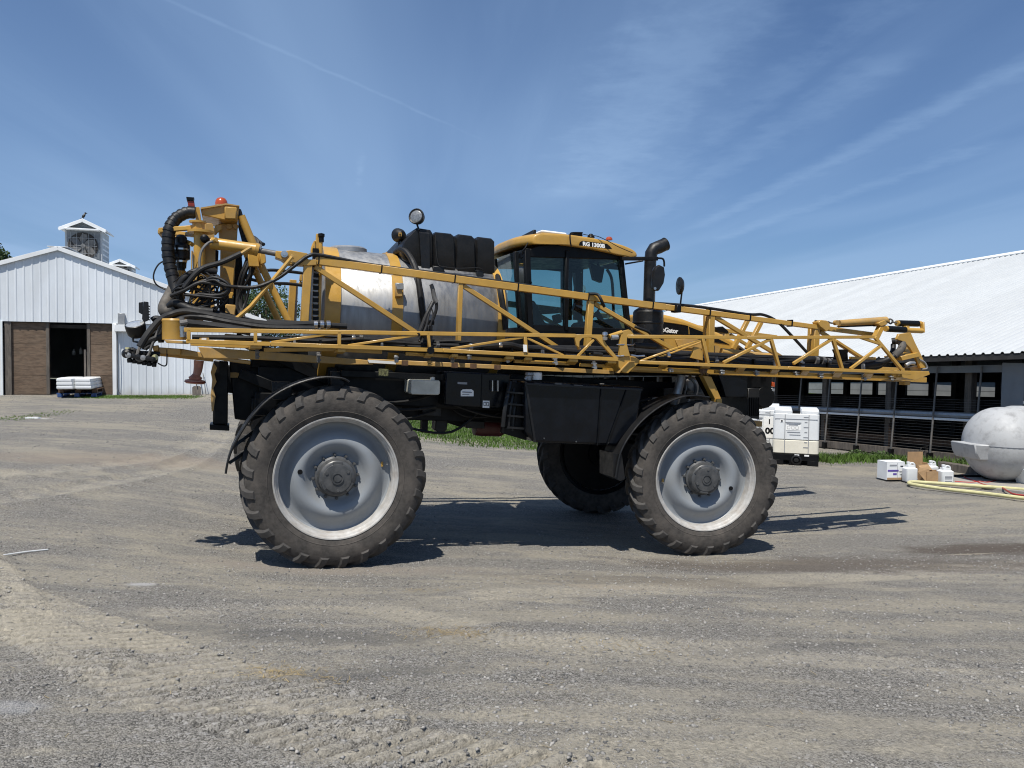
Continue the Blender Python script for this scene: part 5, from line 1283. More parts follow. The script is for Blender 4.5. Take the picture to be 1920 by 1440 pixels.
# ---------------------------------------------------------------- outer boom (flat truss folded back along the near side)
ob = P4('outer_boom', MB().ppx([(1077, 627), (1128, 627.5), (1137, 645), (1160, 672), (1153, 673), (1127, 645), (1118, 635), (1105, 632), (1092, 634), (1087, 640), (1086, 652), (1081, 648)], VO - .02, VO + .02), YEL, .003)
def om(name, a, b, w=.042, d=.045, m=YEL, o=0.0): return part(name, MB().bar(px(*a, VO + o), px(*b, VO + o), w, d), m, ob, bevel=.004)
om('top_chord', (345, 618.5), (1078, 629.5)); om('top_chord', (1175, 631), (1400, 633)); om('top_chord', (1400, 633), (1638, 632), .042)
om('bottom_chord', (349, 640), (507, 645)); om('bottom_chord', (507, 645), (830, 657)); om('bottom_chord', (830, 657), (1158, 674)); om('bottom_chord', (1198, 679), (1476, 690)); om('bottom_chord', (1476, 690), (1706, 699))
for seg in (((357, 644.5), (473, 650)), ((495, 656), (630, 655)), ((640, 656), (716, 660)), ((760, 663), (848, 668)), ((848, 669), (947, 675)), ((964, 677), (1067, 682)), ((1087, 684), (1148, 687)), ((1181, 690.5), (1240, 693)), ((1255, 693.5), (1316, 696)), ((1340, 697), (1452, 700)), ((1460, 700), (1560, 704)), ((1570, 704), (1690, 708.5))):
    om('lower_rail', *seg, .040, .045, o=.22)
for x0, x1 in ((471, 485), (633, 642), (800, 806), (847, 853), (948, 958), (985, 992), (1067, 1078), (1140, 1150), (1240, 1247), (1316, 1326), (1384, 1392), (1448, 1456), (1505, 1512), (1566, 1574), (1622, 1632), (1684, 1692)):
    yl = 640 + (x0 - 349) * .0432; y3 = 650 + (x0 - 473) * .0485
    part('cross_plate', MB().prism([px(x0, yl + 2, VO), px(x1 + 6, yl + 2.5, VO), px(x1, y3 + 1, VO + .22), px(x0 - 6, y3, VO + .22)], Z * -.03), YEL, ob, bevel=.003)
om('post', (354, 618), (354, 640), .034); om('post', (479, 620), (479, 644), .034); om('diagonal', (509, 642), (634, 624), .026, .03); om('post', (636, 622), (636, 649), .034)
om('diagonal', (652, 648), (797, 626), .026, .03); om('post', (802, 624), (806, 656), .030); om('diagonal', (845, 654), (984, 632), .026, .03); om('post', (984, 630), (987, 665), .034)
om('diagonal', (988, 634), (1056, 666), .024, .03); om('diagonal', (1113, 637), (1083, 668), .028, .03); om('diagonal', (1079, 632), (1086, 655), .03, .04, o=.03)
om('diagonal', (1199, 677), (1316, 636), .022, .03); om('diagonal', (1212, 679), (1318, 640), .018, .03, o=.12); om('post', (1317, 634), (1327, 681), .040)
om('diagonal', (1356, 680), (1446, 635), .036, .035); om('post', (1445, 634), (1460, 688), .040); om('diagonal', (1487, 682), (1561, 635), .038, .035); om('post', (1561, 634), (1579, 693), .042)
om('diagonal', (1594, 692), (1653, 647), .038, .035); om('diagonal', (1608, 631), (1653, 646), .036, .035); om('diagonal', (1640, 632), (1694, 697), .042, .04); om('diagonal', (1566, 638), (1612, 668), .034, .035, o=.15)
om('gusset_bar', (1594, 671), (1640, 672), .035, .05, o=.14)
# middle hinge
hg = part('boom_hinge', MB().ppx([(1157, 671), (1176, 667), (1188, 668), (1204, 677), (1194, 684), (1178, 700), (1168, 698), (1160, 688)], VO + .0, VO + .20), YEL, ob, bevel=.005)
part('hinge_plate', MB().ppx([(1165, 628), (1166, 621), (1179, 618), (1183, 620), (1189, 627), (1176, 633), (1175.5, 645), (1182, 668), (1161, 668), (1163, 640)], VO - .02, VO + .02), YEL, ob, bevel=.003)
part('hinge_cover', MB().strip([px(1160, 699, VO - .02), px(1170, 688, VO - .03), px(1180, 678, VO - .03), px(1190, 677, VO - .02)], MV * .10, .008), YELD, hg)
part('latch_cylinder', MB().tube([px(1142, 631, VO), px(1166, 623, VO)], .026, 10), YEL, ob)
part('latch_ball', MB().lathe([(0, -.05), (.03, -.04), (.036, -.01), (.02, 0), (.036, .02), (.03, .05), (0, .06)], px(1134, 631, VO - .02), Z, 12), CHROME, ob)
part('latch_spring', MB().tube([px(1146, 633, VO - .02), px(1158, 632, VO - .02)], .03, 10), GALV, ob)
part('tension_rod', MB().tube([px(1156, 646, VO - .02), px(1168, 646, VO - .02), px(1186, 647, VO + .02), px(1190, 645, VO + .04)], .007, 6), CHROME, ob)
part('rubber_damper', MB().tube([px(1190, 647, VO + .06), px(1230, 650, VO + .06)], .034, 12), HOSE, ob)
part('break_spring', MB().tube([px(1112, 663, VO + .03), px(1129, 665, VO + .03)], .024, 10).tube([px(1130, 665, VO + .03), px(1150, 664, VO + .02), px(1168, 664, VO + .02)], .008, 6), HOSE, ob)
part('link_chain', MB().tube([px(1183, 666, VO - .02), px(1195, 668, VO - .02), px(1208, 667, VO)], .012, 6).tube([px(1170, 667, VO - .02), px(1150, 668, VO)], .01, 6), CHROME, ob)
part('hinge_bracket', MB().ppx([(1302, 650), (1312, 652), (1318, 661), (1318, 676), (1296, 671), (1300, 660)], VO + .02, VO + .06), YEL, ob, bevel=.003)
# nozzle clips and hangers
def clip(x, y, dx, L_, o=.2, m=GALV, name='nozzle_clip'):
    return part(name, MB().bpx((x, y, VO + o - .04), (x + dx, y + L_, VO + o - .04), .035, .02).bpx((x - 3, y + L_ * .3, VO + o - .05), (x + 5, y + L_ * .3, VO + o - .05), .018, .05).bpx((x - 2, y + L_ * .75, VO + o - .05), (x + 5, y + L_ * .75, VO + o - .05), .018, .05), m, ob, bevel=.003)
for x, y, dx, L_, m in ((742, 666, 1, 14, GALV), (747, 641, 1, 12, GALV), (805, 676, 0, 10, YELD), (878, 664, 1, 10, GALV), (950, 668, 3, 12, GALV), (1039, 667, 5, 17, WHITE), (1113, 677, 4, 15, WHITE), (1256, 690, -1, 8, GALV), (1352, 692, 2, 10, GALV), (1417, 694, 2, 10, GALV), (1366, 668, 6, 14, GALV), (1502, 675, 8, 16, GALV), (1492, 696, 2, 8, GALV), (1537, 698, 4, 11, GALV), (1619, 702, 4, 11, GALV), (1671, 703, 3, 11, GALV), (1709, 692, 4, 12, GALV),
                        (482, 655, 0, 18, PIPE), (597, 660, 0, 20, PIPE), (982, 650, 0, 7, GALV)):
    clip(x, y, dx, L_, m=m)
part('clip_block', MB().ppx([(981, 646), (988, 646.5), (988.5, 660), (982, 660)], VO - .035, VO - .025), WHITE, ob)
part('marking_tape', MB().ppx([(689, 674.5), (742, 678), (742, 683), (692, 680)], VI - .02, VI + .0), WTRIM, ib)
for x in (752, 845, 880, 925): part('wrap_band', MB().bar(px(x, 680.3 + (x - 752) * .046, VI + .1), px(x + 12, 680.9 + (x - 752) * .046, VI + .1), .056, .066), WOODB, ib)
part('bird_nest', MB().lathe([(0, -.05), (.05, -.03), (.055, .02), (0, .06)], px(1318, 694, VO + .12), Z, 7), WOODB, ob)
nz = MB()
for k in range(24):
    a_ = r_.uniform(0, 6.28); b_ = r_.uniform(-1, 1); p = px(1319, 695, VO + .1); q = p + V(math.cos(a_), math.sin(a_) * .6, b_) * r_.uniform(.04, .10); nz.tube([p + V(0, 0, b_ * .03), q], .004, 4)
o = part('nest_twigs', nz, WOODB, ob); o['kind'] = 'stuff'
# boom tip at the front
P_ = lambda pts, a, b, nm, m=YEL, bv=.004, par=None: part(nm, MB().ppx(pts, a, b), m, par or ob, bevel=bv)
P_([(1686, 626), (1708, 623.5), (1716, 642), (1729, 668), (1738, 690), (1726, 690), (1716, 668), (1706, 652), (1696, 641), (1682, 636)], .04, .08, 'end_plate')
P_([(1684, 630), (1710, 628), (1722, 660), (1700, 664), (1692, 650), (1684, 640)], .38, .42, 'end_plate', YELD)
P_([(1690, 668), (1722, 661), (1728, 668), (1692, 676)], .0, .3, 'end_tray')
P_([(1690, 695), (1742, 696), (1744, 702), (1716, 713), (1692, 708)], -.02, .28, 'tip_shoe')
P_([(1706, 689), (1726, 686), (1728, 696), (1708, 697)], .1, .2, 'tip_block', YELD)
P_([(1696, 715), (1708, 714), (1706, 722), (1696, 722)], .25, .35, 'tip_stop')
P_([(1538, 612), (1534, 604), (1540, 600), (1550, 601), (1556, 606), (1557, 616), (1549, 622), (1546, 618)], VI - .08, VI + .04, 'spring_anchor', par=ib)
part('spring_anchor_bolt', MB().tpx([(1528, 601, VI), (1538, 602, VI)], .010, 6, 2).tpx([(1552, 603, VI), (1560, 606, VI), (1572, 604, VI)], .012, 6, 3), PIPE, ib)
dm_ = P4('breakaway_cylinder', MB().tube([px(1573, 606, .36), px(1661, 600.5, .36)], [.042, .052], 16, 0), YELD)
part('shield', MB().ppx([(1574, 611), (1655, 605), (1655, 611), (1578, 614)], .36, .42), BLK, dm_)
part('cylinder_eye', MB().lathe([(0, 0), (.035, 0), (.035, .05), (0, .05)], px(1570, 605, .34), MV, 12).lathe([(0, 0), (.03, 0), (.03, .06), (0, .06)], px(1666, 602, .34), MV, 12), YELD, dm_)
part('cylinder_post', MB().bpx((1641, 634, .3), (1655, 605, .34), .075, .08).ppx([(1645, 606), (1660, 600), (1665, 608), (1652, 612)], .28, .42), YEL, dm_, bevel=.005)
part('chain_link', MB().tpx([(1664, 600, .34), (1669, 598, .3), (1674, 602, .3), (1670, 607, .32), (1666, 604, .34)], .012, 6, 3).tpx([(1672, 604, .3), (1683, 605, .3)], .012, 6, 2), PIPE, dm_)
for a, b in (((1684, 606, .3), (1721, 607, .3)), ((1663, 616.5, .24), (1697, 618.5, .24))):
    dp = P4('damper', MB().tube([px(*a), px(*b)], .044, 14), BLK)
    part('damper_cap', MB().tube([px(a[0] - 3, a[1], a[2]), px(a[0] + 2, a[1], a[2])], .040, 12), YEL, dp)
    part('damper_cap', MB().tube([px(b[0] - 1, b[1], b[2]), px(b[0] + 5, b[1] + .3, b[2])], .040, 12), YEL, dp)
part('damper_rail', MB().tube([px(1697, 619, .24), px(1729, 620.5, .24)], .036, 12).bpx((1729, 604, .27), (1730, 624, .25), .03, .06).ppx([(1700, 611), (1706, 611), (1706, 620), (1699, 620)], .22, .3), YEL, dp, bevel=.004)
P4('tip_hose', MB().tpx([(1500, 690, .18), (1560, 688, .2), (1615, 686, .18), (1650, 680, .14), (1676, 668, .08), (1690, 653, .05), (1692, 644, .08), (1684, 639, .14), (1672, 640, .2)], .045, 12), HOSE)
P4('tip_hose_cuff', MB().tpx([(1677, 667, .08), (1687, 658, .055), (1692, 648, .06), (1688, 640, .11), (1680, 638.5, .16)], .051, 12), SLEEVE)
P4('tip_hose', MB().tpx([(1560, 692, .25), (1620, 691, .26), (1650, 686, .24), (1672, 662, .25), (1675, 646, .3)], .034, 10).tpx([(1690, 689, .1), (1700, 682, .08), (1712, 680, .08), (1722, 684, .1), (1735, 690, .1)], .020, 8), HOSE)
P4('tip_valve', MB().tpx([(1698, 685, .03), (1706, 681, .02), (1714, 681, .03)], .026, 10).tpx([(1724, 674, .04), (1734, 680, .03), (1738, 690, .03), (1730, 692, .03)], .012, 6), GALV)
P4('control_box', MB().ppx([(1573, 655), (1592, 655), (1590, 663), (1591, 676), (1576, 676), (1577, 664)], .20, .34), BLK, .006)
# front cradle strut
cr = P4('boom_cradle', MB().ppx([(1318, 704), (1334, 706), (1353, 748), (1340, 748)], .22, .32), YEL, .006)
part('cradle_foot', MB().ppx([(1344, 748), (1354, 748), (1353.5, 761), (1344, 761)], .18, .30), YEL, cr, bevel=.004)
part('cradle_back', MB().ppx([(1311, 706), (1318, 705), (1340, 748), (1334, 750)], .36, .46), BLK, cr)
P4('lift_cylinder', MB().tube([px(1352, 659, .62), px(1446, 668, .62)], .045, 14), YELD)
P4('lift_cylinder_eye', MB().lathe([(.02, 0), (.05, 0), (.05, .1), (.02, .1)], px(1344, 655, .58), MV, 14), YELD)
P4('cylinder_label', MB().bpx((1400, 672.5, .60), (1446, 676.5, .60), .03, .06), WTRIM)

# ---------------------------------------------------------------- hoses and cables lying in the boom
def hose(name, pts, r, m=HOSE, n=8): return P4(name, MB().tpx(pts, r, n, 5), m)
hose('spray_line', [(640, 640, .14), (750, 648, .14), (900, 660, .14), (1060, 668, .14), (1200, 672, .16), (1330, 672, .16), (1480, 684, .16), (1580, 688, .18)], .030)
hose('spray_line', [(360, 632, .12), (480, 634, .14), (600, 640, .16), (760, 652, .2), (900, 664, .2), (1000, 668, .2)], .024)
hose('boom_hose', [(600, 606, .34), (520, 609, .34), (440, 600, .36), (380, 588, .40), (345, 584, .44), (320, 590, .46), (300, 600, .40), (278, 625, .30), (262, 650, .26)], .034, n=10)
hose('boom_hose', [(560, 612, .38), (480, 606, .40), (420, 592, .46), (370, 578, .52), (335, 572, .60), (315, 582, .64)], .040, n=10)
hose('boom_hose', [(590, 616, .30), (500, 614, .30), (430, 604, .34), (390, 596, .38), (350, 594, .44), (310, 610, .5), (300, 640, .5)], .032)
hose('boom_hose', [(470, 622, .2), (420, 614, .22), (380, 609, .24), (350, 606, .24)], .042, n=10)
hose('boom_hose', [(650, 612, .36), (600, 609, .34), (560, 607, .34), (500, 604, .36)], .032, n=10)
for x in (588, 600, 612): P4('hose_coupling', MB().tube([px(x, 609, .33), px(x + 7, 609.3, .33)], .048, 12), CHROME)
hose('boom_hose', [(600, 640, .1), (680, 636, .1), (730, 641, .12), (800, 646, .14), (860, 648, .14)], .022)
hose('boom_hose', [(860, 657, .16), (900, 650, .14), (950, 647, .12), (975, 652, .16), (1010, 654, .2), (1060, 658, .2), (1090, 660, .22)], .040, n=10)
hose('boom_hose', [(640, 628, .2), (700, 634, .22), (800, 642, .24), (960, 652, .26), (1100, 654, .28), (1200, 658, .3), (1300, 664, .3), (1400, 672, .3), (1530, 680, .3)], .038)
hose('boom_hose', [(1190, 660, .2), (1260, 664, .22), (1320, 666, .2), (1360, 668, .18), (1395, 676, .16), (1440, 684, .16), (1500, 686, .18)], .040, n=10)
hose('boom_hose', [(1230, 672, .1), (1300, 674, .12), (1360, 676, .12), (1420, 684, .14), (1500, 690, .14)], .022)
hose('boom_hose', [(1440, 680, .25), (1480, 676, .24), (1530, 674, .22), (1560, 680, .22), (1580, 684, .24)], .050, n=10)
for x, y in ((1527, 676), (1540, 677), (1549, 679)): P4('hose_coupling', MB().tube([px(x, y, .20), px(x + 5, y + .6, .20)], .058, 12), PIPE)
hose('boom_hose', [(700, 650, .3), (900, 665, .32), (1100, 676, .34), (1300, 684, .34), (1500, 695, .34)], .05)
for x, y in ((660, 634), (674, 632), (818, 648), (880, 652), (935, 648), (1250, 667), (1340, 676), (1070, 676), (845, 676)):
    P4('hose_fitting', MB().tube([px(x, y, .10), px(x + 6, y + .5, .10)], .026, 10).lathe([(0, 0), (.02, 0), (.02, .05), (0, .05)], px(x + 3, y, .10), Z, 8), CHROME if x in (660, 935, 1250, 880) else PIPE)
P4('section_valve', MB().ppx([(374, 633), (392, 633), (392, 642), (374, 642)], .10, .16), YELD, .004)
P4('section_valve_label', MB().ppx([(378, 634), (387, 634), (387, 641), (378, 641)], .085, .10), WHITE)
for i in range(7):
    o1, o2 = r_.uniform(-6, 8), r_.uniform(.05, .34)
    pts_ = []
    for x in range(520 + int(r_.uniform(0, 120)), 1640, 90):
        pts_.append((x, 632 + (x - 520) * .044 + o1 + r_.uniform(-4, 4), o2))
    hose('thin_line', pts_, r_.uniform(.007, .013), HOSE, 6)
for i in range(22):
    x = 560 + i * 50 + r_.uniform(-14, 14)
    P4('line_clip', MB().bpx((x, 634 + (x - 520) * .044, .1), (x + 1, 648 + (x - 520) * .044, .1), .022, .05), GALV if i % 3 == 0 else BLK)
# cable on the top chord and loops at the boom root
hose('chord_cable', [(320, 555, .5), (345, 545, .45), (375, 530, .42), (405, 533, .40), (440, 538, .36), (480, 538, .36), (520, 522, .38), (555, 496, .40), (580, 479, .42), (605, 479, .44), (700, 497, .46), (850, 516, .46), (1000, 537, .46), (1150, 562, .46), (1300, 574, .46), (1400, 589, .46), (1430, 590, .46), (1456, 602, .46), (1480, 625, .44), (1515, 663, .40)], .020)
hose('chord_cable', [(1105, 551, .42), (1120, 552, .40), (1127, 562, .36), (1133, 575, .40)], .018)
hose('chord_cable', [(1190, 612, .36), (1200, 616, .34), (1215, 622, .36), (1222, 630, .40)], .018)
hose('loop_cable', [(375, 532, .46), (400, 520, .40), (425, 530, .36), (430, 545, .36), (415, 558, .38), (385, 556, .42), (345, 552, .46)], .016)
hose('loop_cable', [(365, 535, .46), (400, 525, .38), (420, 535, .34), (445, 538, .34)], .014)
hose('loop_cable', [(358, 560, .46), (372, 552, .44), (400, 554, .40), (422, 550, .36), (427, 536, .36), (405, 528, .4)], .018)
hose('black_lance_hose', [(345, 540, .46), (375, 506, .46), (415, 492, .50), (452, 475, .52)], .028, n=10)
hose('cylinder_line', [(375, 506, .5), (374, 490, .52), (378, 470, .56), (390, 456, .62), (402, 452, .64)], .014, PIPE)
hose('thin_cable', [(318, 485, .9), (298, 495, .9), (288, 515, .9), (292, 532, .9), (308, 542, .9), (330, 552, .8)], .008)
sl = hose('mast_hose', [(366, 399, .95), (350, 399, .95), (330, 410, .95), (318, 430, .92), (315, 460, .90), (317, 490, .88), (324, 520, .84), (330, 545, .80), (336, 560, .74)], .060, n=12)
for k in range(15):
    q = spline([px(*p) for p in [(366, 399, .95), (350, 399, .95), (330, 410, .95), (318, 430, .92), (315, 460, .90), (317, 490, .88), (324, 520, .84), (330, 545, .80), (336, 560, .74)]], 5)
    i = 1 + k * 2; p, d = q[i], (q[i + 1] - q[i - 1]).normalized(); part('spiral_guard', MB().tube([p - d * .006 + Z * 0, p + d * .028], .066, 12), PLAS, sl)
s2 = hose('mast_hose', [(405, 510, .6), (375, 508, .55), (355, 515, .55), (340, 530, .56), (336, 555, .60), (345, 575, .62)], .038, n=12)
hose('grey_sleeve', [(326, 540, .85), (318, 555, .80), (308, 575, .72), (312, 585, .66), (330, 576, .62)], .062, SLEEVE, 12)
hose('mast_hose', [(400, 585, .42), (360, 580, .46), (330, 568, .56), (318, 575, .62)], .040, n=12)

# ---------------------------------------------------------------- rear mast and centre section
mt = P4('mast', MB().ppx([(408, 420), (441, 416), (446, 425), (443, 468), (438, 545), (436, 557), (414, 557), (412, 545), (413, 470)], 1.25, 1.55), YEL, .012)
part('mast_head', MB().ppx([(378, 391), (424, 383), (448, 386), (446, 414), (421, 413), (378, 403)], 1.05, 1.7), YEL, mt, bevel=.01)
part('mast_head_face', MB().ppx([(421, 387), (444, 388), (443, 411), (421, 410)], .98, 1.06), YEL, mt, bevel=.01)
part('head_lip', MB().ppx([(376, 389), (424, 381), (449, 385), (449, 387), (424, 384), (376, 392)], 1.02, 1.72), YELD, mt)
part('mast_foot', MB().ppx([(412, 545), (438, 548), (436, 560), (414, 560)], 1.2, 1.6), YEL, mt, bevel=.008)
part('mast_rail', MB().ppx([(384, 418), (398, 419), (402, 430), (400, 560), (384, 590)], 1.0, 1.08).ppx([(396, 465), (408, 466), (406, 500), (398, 520)], 1.1, 1.2), YELD, mt, bevel=.005)
part('mast_bracket', MB().ppx([(404, 422), (415, 421), (416, 430), (409, 434), (404, 440), (398, 436)], 1.12, 1.2), YEL, mt, bevel=.006)
for x in (420, 432): part('mast_bolt', MB().lathe([(0, 0), (.03, 0), (.03, .03), (0, .03)], px(x + 10, 425, 1.22), -MV, 8), YELD, mt)
part('beacon', MB().lathe([(.068, 0), (.068, .02), (.062, .05), (.044, .074), (.016, .086), (0, .088)], px(415, 384.5, 1.35), Z, 20), AMBER, mt)
part('mast_core', MB().ppx([(412, 560), (438, 560), (436, 612), (410, 612)], 1.2, 1.6), BLK, mt)
part('mast_slot', MB().ppx([(399, 468), (410, 470), (408, 510), (400, 512)], 1.09, 1.1), BLK, mt)
part('tail_lamp', MB().ppx([(349, 369), (364, 370), (363, 376), (350, 375)], .95, 1.05), BLK, mt)
part('tail_lamp', MB().ppx([(351, 376), (364, 377), (366, 392), (354, 393)], .96, 1.04), REDL, mt, bevel=.004)
part('lamp_post', MB().ppx([(363, 388), (374, 388), (378, 418), (368, 418)], .98, 1.04), YEL, mt, bevel=.004)
hc = P4('hinge_column', MB().tube([px(370, 610, .80), px(373, 510, .80), px(374.5, 436, .80)], .058, 18), YEL)
part('column_cap', MB().tube([px(372, 432, .80), px(372.3, 417, .80)], .062, 16).lathe([(0, 0), (.085, 0), (.085, .02), (0, .02)], px(371, 418, .80), Z, 18).lathe([(0, 0), (.13, 0), (.13, .025), (0, .025)], px(376, 437, .80), Z, 18), YEL, hc)
part('column_head', MB().ppx([(364, 418), (379, 418), (381, 440), (365, 440)], .74, .88), YEL, hc, bevel=.01)
part('lamp_pod', MB().lathe([(0, 0), (.04, 0), (.045, .06), (.02, .08), (0, .08)], px(384, 449, .72), -MV, 12), BLK, hc)
part('column_plate', MB().ppx([(379, 440), (404, 450), (402, 590), (382, 592)], .86, .94), YELD, hc, bevel=.006)
part('column_rib', MB().ppx([(361.5, 473), (363, 473), (370, 490), (362, 515)], .74, .76).tpx([(360, 470, .72), (359, 520, .72)], .008, 5, 2).tpx([(359, 540, .6), (356, 575, .5), (355, 592, .45)], .010, 5, 2), YEL, hc)
part('frame_bar', MB().bpx((299, 432, .95), (374, 426, .82), .048, .06), YEL, hc, bevel=.006)
part('frame_bar', MB().bpx((312, 436, 1.35), (366, 441, 1.0), .045, .05), YEL, hc, bevel=.006)
part('frame_bar', MB().bpx((300, 434, .95), (314, 452, 1.5), .045, .05), YELD, hc, bevel=.006)
part('frame_bar', MB().bpx((326, 444, 1.5), (360, 458, 1.0), .045, .05), YEL, hc, bevel=.006)
part('bottom_ring', MB().lathe([(0, 0), (.10, 0), (.10, .06), (0, .06)], px(370, 596, .8), Z, 18), YEL, hc)
pm = P4('boom_pivot', MB().lathe([(0, 0), (.115, 0), (.115, .17), (.12, .19), (.11, .21), (0, .21)], px(327, 637, .40), Z, 22), YEL)
part('pivot_base', MB().ppx([(308, 637), (350, 640), (352, 645), (312, 643)], .28, .52).ppx([(300, 603), (332, 606), (340, 618), (300, 612)], .55, .65), YELD, pm, bevel=.004)
part('pivot_cylinder', MB().tube([px(342, 612, .24), px(343, 632, .24)], .030, 12), CHROME, pm)
part('pivot_cylinder_head', MB().tube([px(341, 594, .24), px(342, 612, .24)], .024, 10).tube([px(338, 606, .22), px(352, 604, .22)], .03, 10), PIPE, pm)
# pump/valve stack left of the mast
P4('rear_pump', MB().lathe([(0, 0), (.05, 0), (.055, .08), (.09, .10), (.09, .24), (.06, .27), (.06, .33), (.03, .36), (0, .36)], px(340, 503, 1.05), Z, 14).tube([px(322, 482, 1.0), px(330, 482, 1.0), px(338, 482, 1.05)], .055, 10).tube([px(340, 500, 1.05), px(340, 512, 1.05)], .04, 10), PLAS)
P4('pump_fitting', MB().lathe([(0, 0), (.06, 0), (.06, .02), (0, .02)], px(340, 492, .98), Z, 12), CHROME)
P4('pump_fitting', MB().lathe([(0, 0), (.07, 0), (.07, .018), (0, .018)], px(340, 469, .98), Z, 12), CHROME)
P4('pump_post', MB().tube([px(338, 560, 1.05), px(340, 508, 1.05)], .05, 12), YEL)
P4('rear_round_tank', MB().lathe([(0, -.09), (.06, -.07), (.085, 0), (.06, .07), (0, .09)], px(327, 460, 1.35), Z, 16), PLAS)
# sloping lift struts in front of the mast
for a, b, r_2 in (((452, 405, 1.1), (490, 495, 1.1), .045), ((486, 490, 1.1), (545, 612, 1.1), .040), ((481, 512, 1.35), (526, 610, 1.35), .038), ((462, 470, 1.2), (480, 512, 1.2), .05)):
    P4('lift_strut', MB().tube([px(*a), px(*b)], r_2, 12), YEL)
P4('strut_bracket', MB().ppx([(465, 475), (484, 478), (487, 500), (466, 499)], 1.0, 1.1).ppx([(487, 470), (498, 478), (499, 492), (489, 496)], .95, 1.05), YEL, .006)
P4('mast_link', MB().ppx([(446, 390), (452, 392), (462, 425), (470, 460), (456, 460), (447, 425)], 1.3, 1.4), PLAS, .006)
for i in range(13):
    x0 = 445 + i * 3.2; P4('mast_cable', MB().tpx([(456 + i * 2.2, 432 + i * 2, 1.3), (470 + i * 2 , 440 + i * 1.5, 1.25), (478 + r_.uniform(-6, 12), 462, 1.2), (466 + r_.uniform(-14, 8), 510, 1.15), (452 + r_.uniform(-8, 12), 560, 1.2), (446 + r_.uniform(-6, 16), 606, 1.1)], r_.uniform(.010, .024), 6, 4), HOSE)
P4('mast_shroud', MB().ppx([(440, 450), (452, 455), (456, 520), (458, 612), (436, 612)], 1.45, 1.6), BLK, .01)
for y0 in (505, 528):
    P4('cross_hose', MB().tpx([(455, 520, 1.9), (500, y0 + 2, 2.0), (540, y0 + 4, 2.1), (572, y0 + 8, 2.2)], .02, 8), HOSE)
# rear cross beam, lower yellow beams and the tail nozzle body
P4('centre_beam', MB().ppx([(297, 651), (340, 654), (372, 660), (400, 668), (470, 676), (470, 684), (360, 668), (297, 663)], .50, .72), YELD, .008)
P4('centre_beam_end', MB().ppx([(286, 649), (296, 647), (297, 657), (287, 658)], .46, .60), YELD, .006)
P4('centre_beam_tube', MB().bpx((290, 656, .55), (340, 660, .50), .06, .06).bpx((300, 663, .75), (400, 674, .8), .05, .06), YEL, .005)
P4('rear_beam', MB().bar(M(-1.0, .6, 2.30), M(-1.0, 2.4, 2.30), .14, .12, e1=UN).bar(M(-1.0, .6, 2.62), M(-1.0, 2.4, 2.62), .12, .10, e1=UN), YELD, .008)
P4('parallel_arm', MB().bar(M(-.95, 1.2, 2.35), M(.1, 1.2, 1.9), .12, .10).bar(M(-.95, 1.8, 2.35), M(.1, 1.8, 1.9), .12, .10).bar(M(-.9, 1.2, 1.95), M(0, 1.2, 1.6), .12, .10), BLK, .01)
lp = P4('rear_work_lamp', MB().lathe([(0, .13), (.065, .13), (.088, .10), (.096, .04), (.096, 0), (.086, -.006)], px(253, 608, .52), V(.02, .42, -.9), 26, False), PLAS)
part('lens', MB().lathe([(.087, -.004), (.05, -.012), (0, -.016)], px(253, 608, .52), V(.02, .42, -.9), 26, False), LENS, lp)
part('lamp_bracket', MB().tpx([(250, 632, .5), (250, 640, .5), (260, 642, .5), (268, 652, .5)], .010, 6, 2), PLAS, lp)
P4('reel', MB().lathe([(.0, 0), (.10, 0), (.11, .05), (.06, .08), (.06, .14), (.11, .17), (.1, .22), (0, .22)], px(292, 625, .62), V(.7, .3, .2), 18), PLAS)
P4('tail_light_bar', MB().ppx([(260, 567), (268, 566), (267, 590), (260, 586)], .60, .66).ppx([(269, 565), (278, 566), (279, 600), (270, 604), (266, 598)], .56, .60), PLAS, .004)
for k in range(6): P4('tail_light_fin', MB().bpx((277, 573 + k * 5, .56), (281, 575 + k * 5, .56), .012, .03), PLAS)
nb = P4('nozzle_manifold', MB().tube([px(238, 661, .50), px(262, 670, .5), (px(296, 675, .5))], .035, 10).tube([px(238, 661, .5), px(248, 655, .5), px(262, 662, .5), px(300, 664, .5)], .025, 8), PLAS)
part('manifold_flange', MB().lathe([(0, 0), (.045, 0), (.045, .03), (.02, .05), (0, .05)], px(239, 663, .46), -MV + V(-.4, 0, 0), 14), PLAS, nb)
part('manifold_cap', MB().lathe([(0, 0), (.03, 0), (.03, .03), (0, .03)], px(291, 670, .45), -MV, 10).lathe([(0, 0), (.025, 0), (.025, .02), (0, .02)], px(240, 655, .5), Z, 10), YHOSE, nb)
for k in range(6):
    x = 241 + k * 9.2; y = 676 + k * 1.6
    part('nozzle', MB().lathe([(0, 0), (.022, 0), (.026, .035), (.014, .05), (.03, .06), (.03, .075), (.012, .09), (.012, .14), (0, .14)], px(x + 2, y + 4, .48), Z, 8), PLAS, nb)
    part('nozzle_knob', MB().lathe([(0, 0), (.025, 0), (.028, .03), (0, .035)], px(x, 666 + k * 1.5, .44), -MV, 8), PLAS if k % 3 else GALV, nb)
P4('nozzle_hose', MB().tpx([(262, 650, .46), (256, 672, .44), (266, 675, .44), (278, 666, .44), (286, 645, .44), (298, 618, .44), (310, 600, .46)], .015, 6), PIPE)
P4('nozzle_hose', MB().tpx([(296, 681, .5), (306, 686, .5), (312, 684, .5), (313, 672, .5), (313, 655, .5)], .007, 5), HOSE)
P4('nozzle_hose', MB().tpx([(268, 652, .5), (280, 640, .46), (300, 632, .44), (316, 630, .42)], .03, 8).tpx([(272, 655, .46), (284, 645, .46), (294, 630, .5), (296, 610, .6)], .018, 8), HOSE)
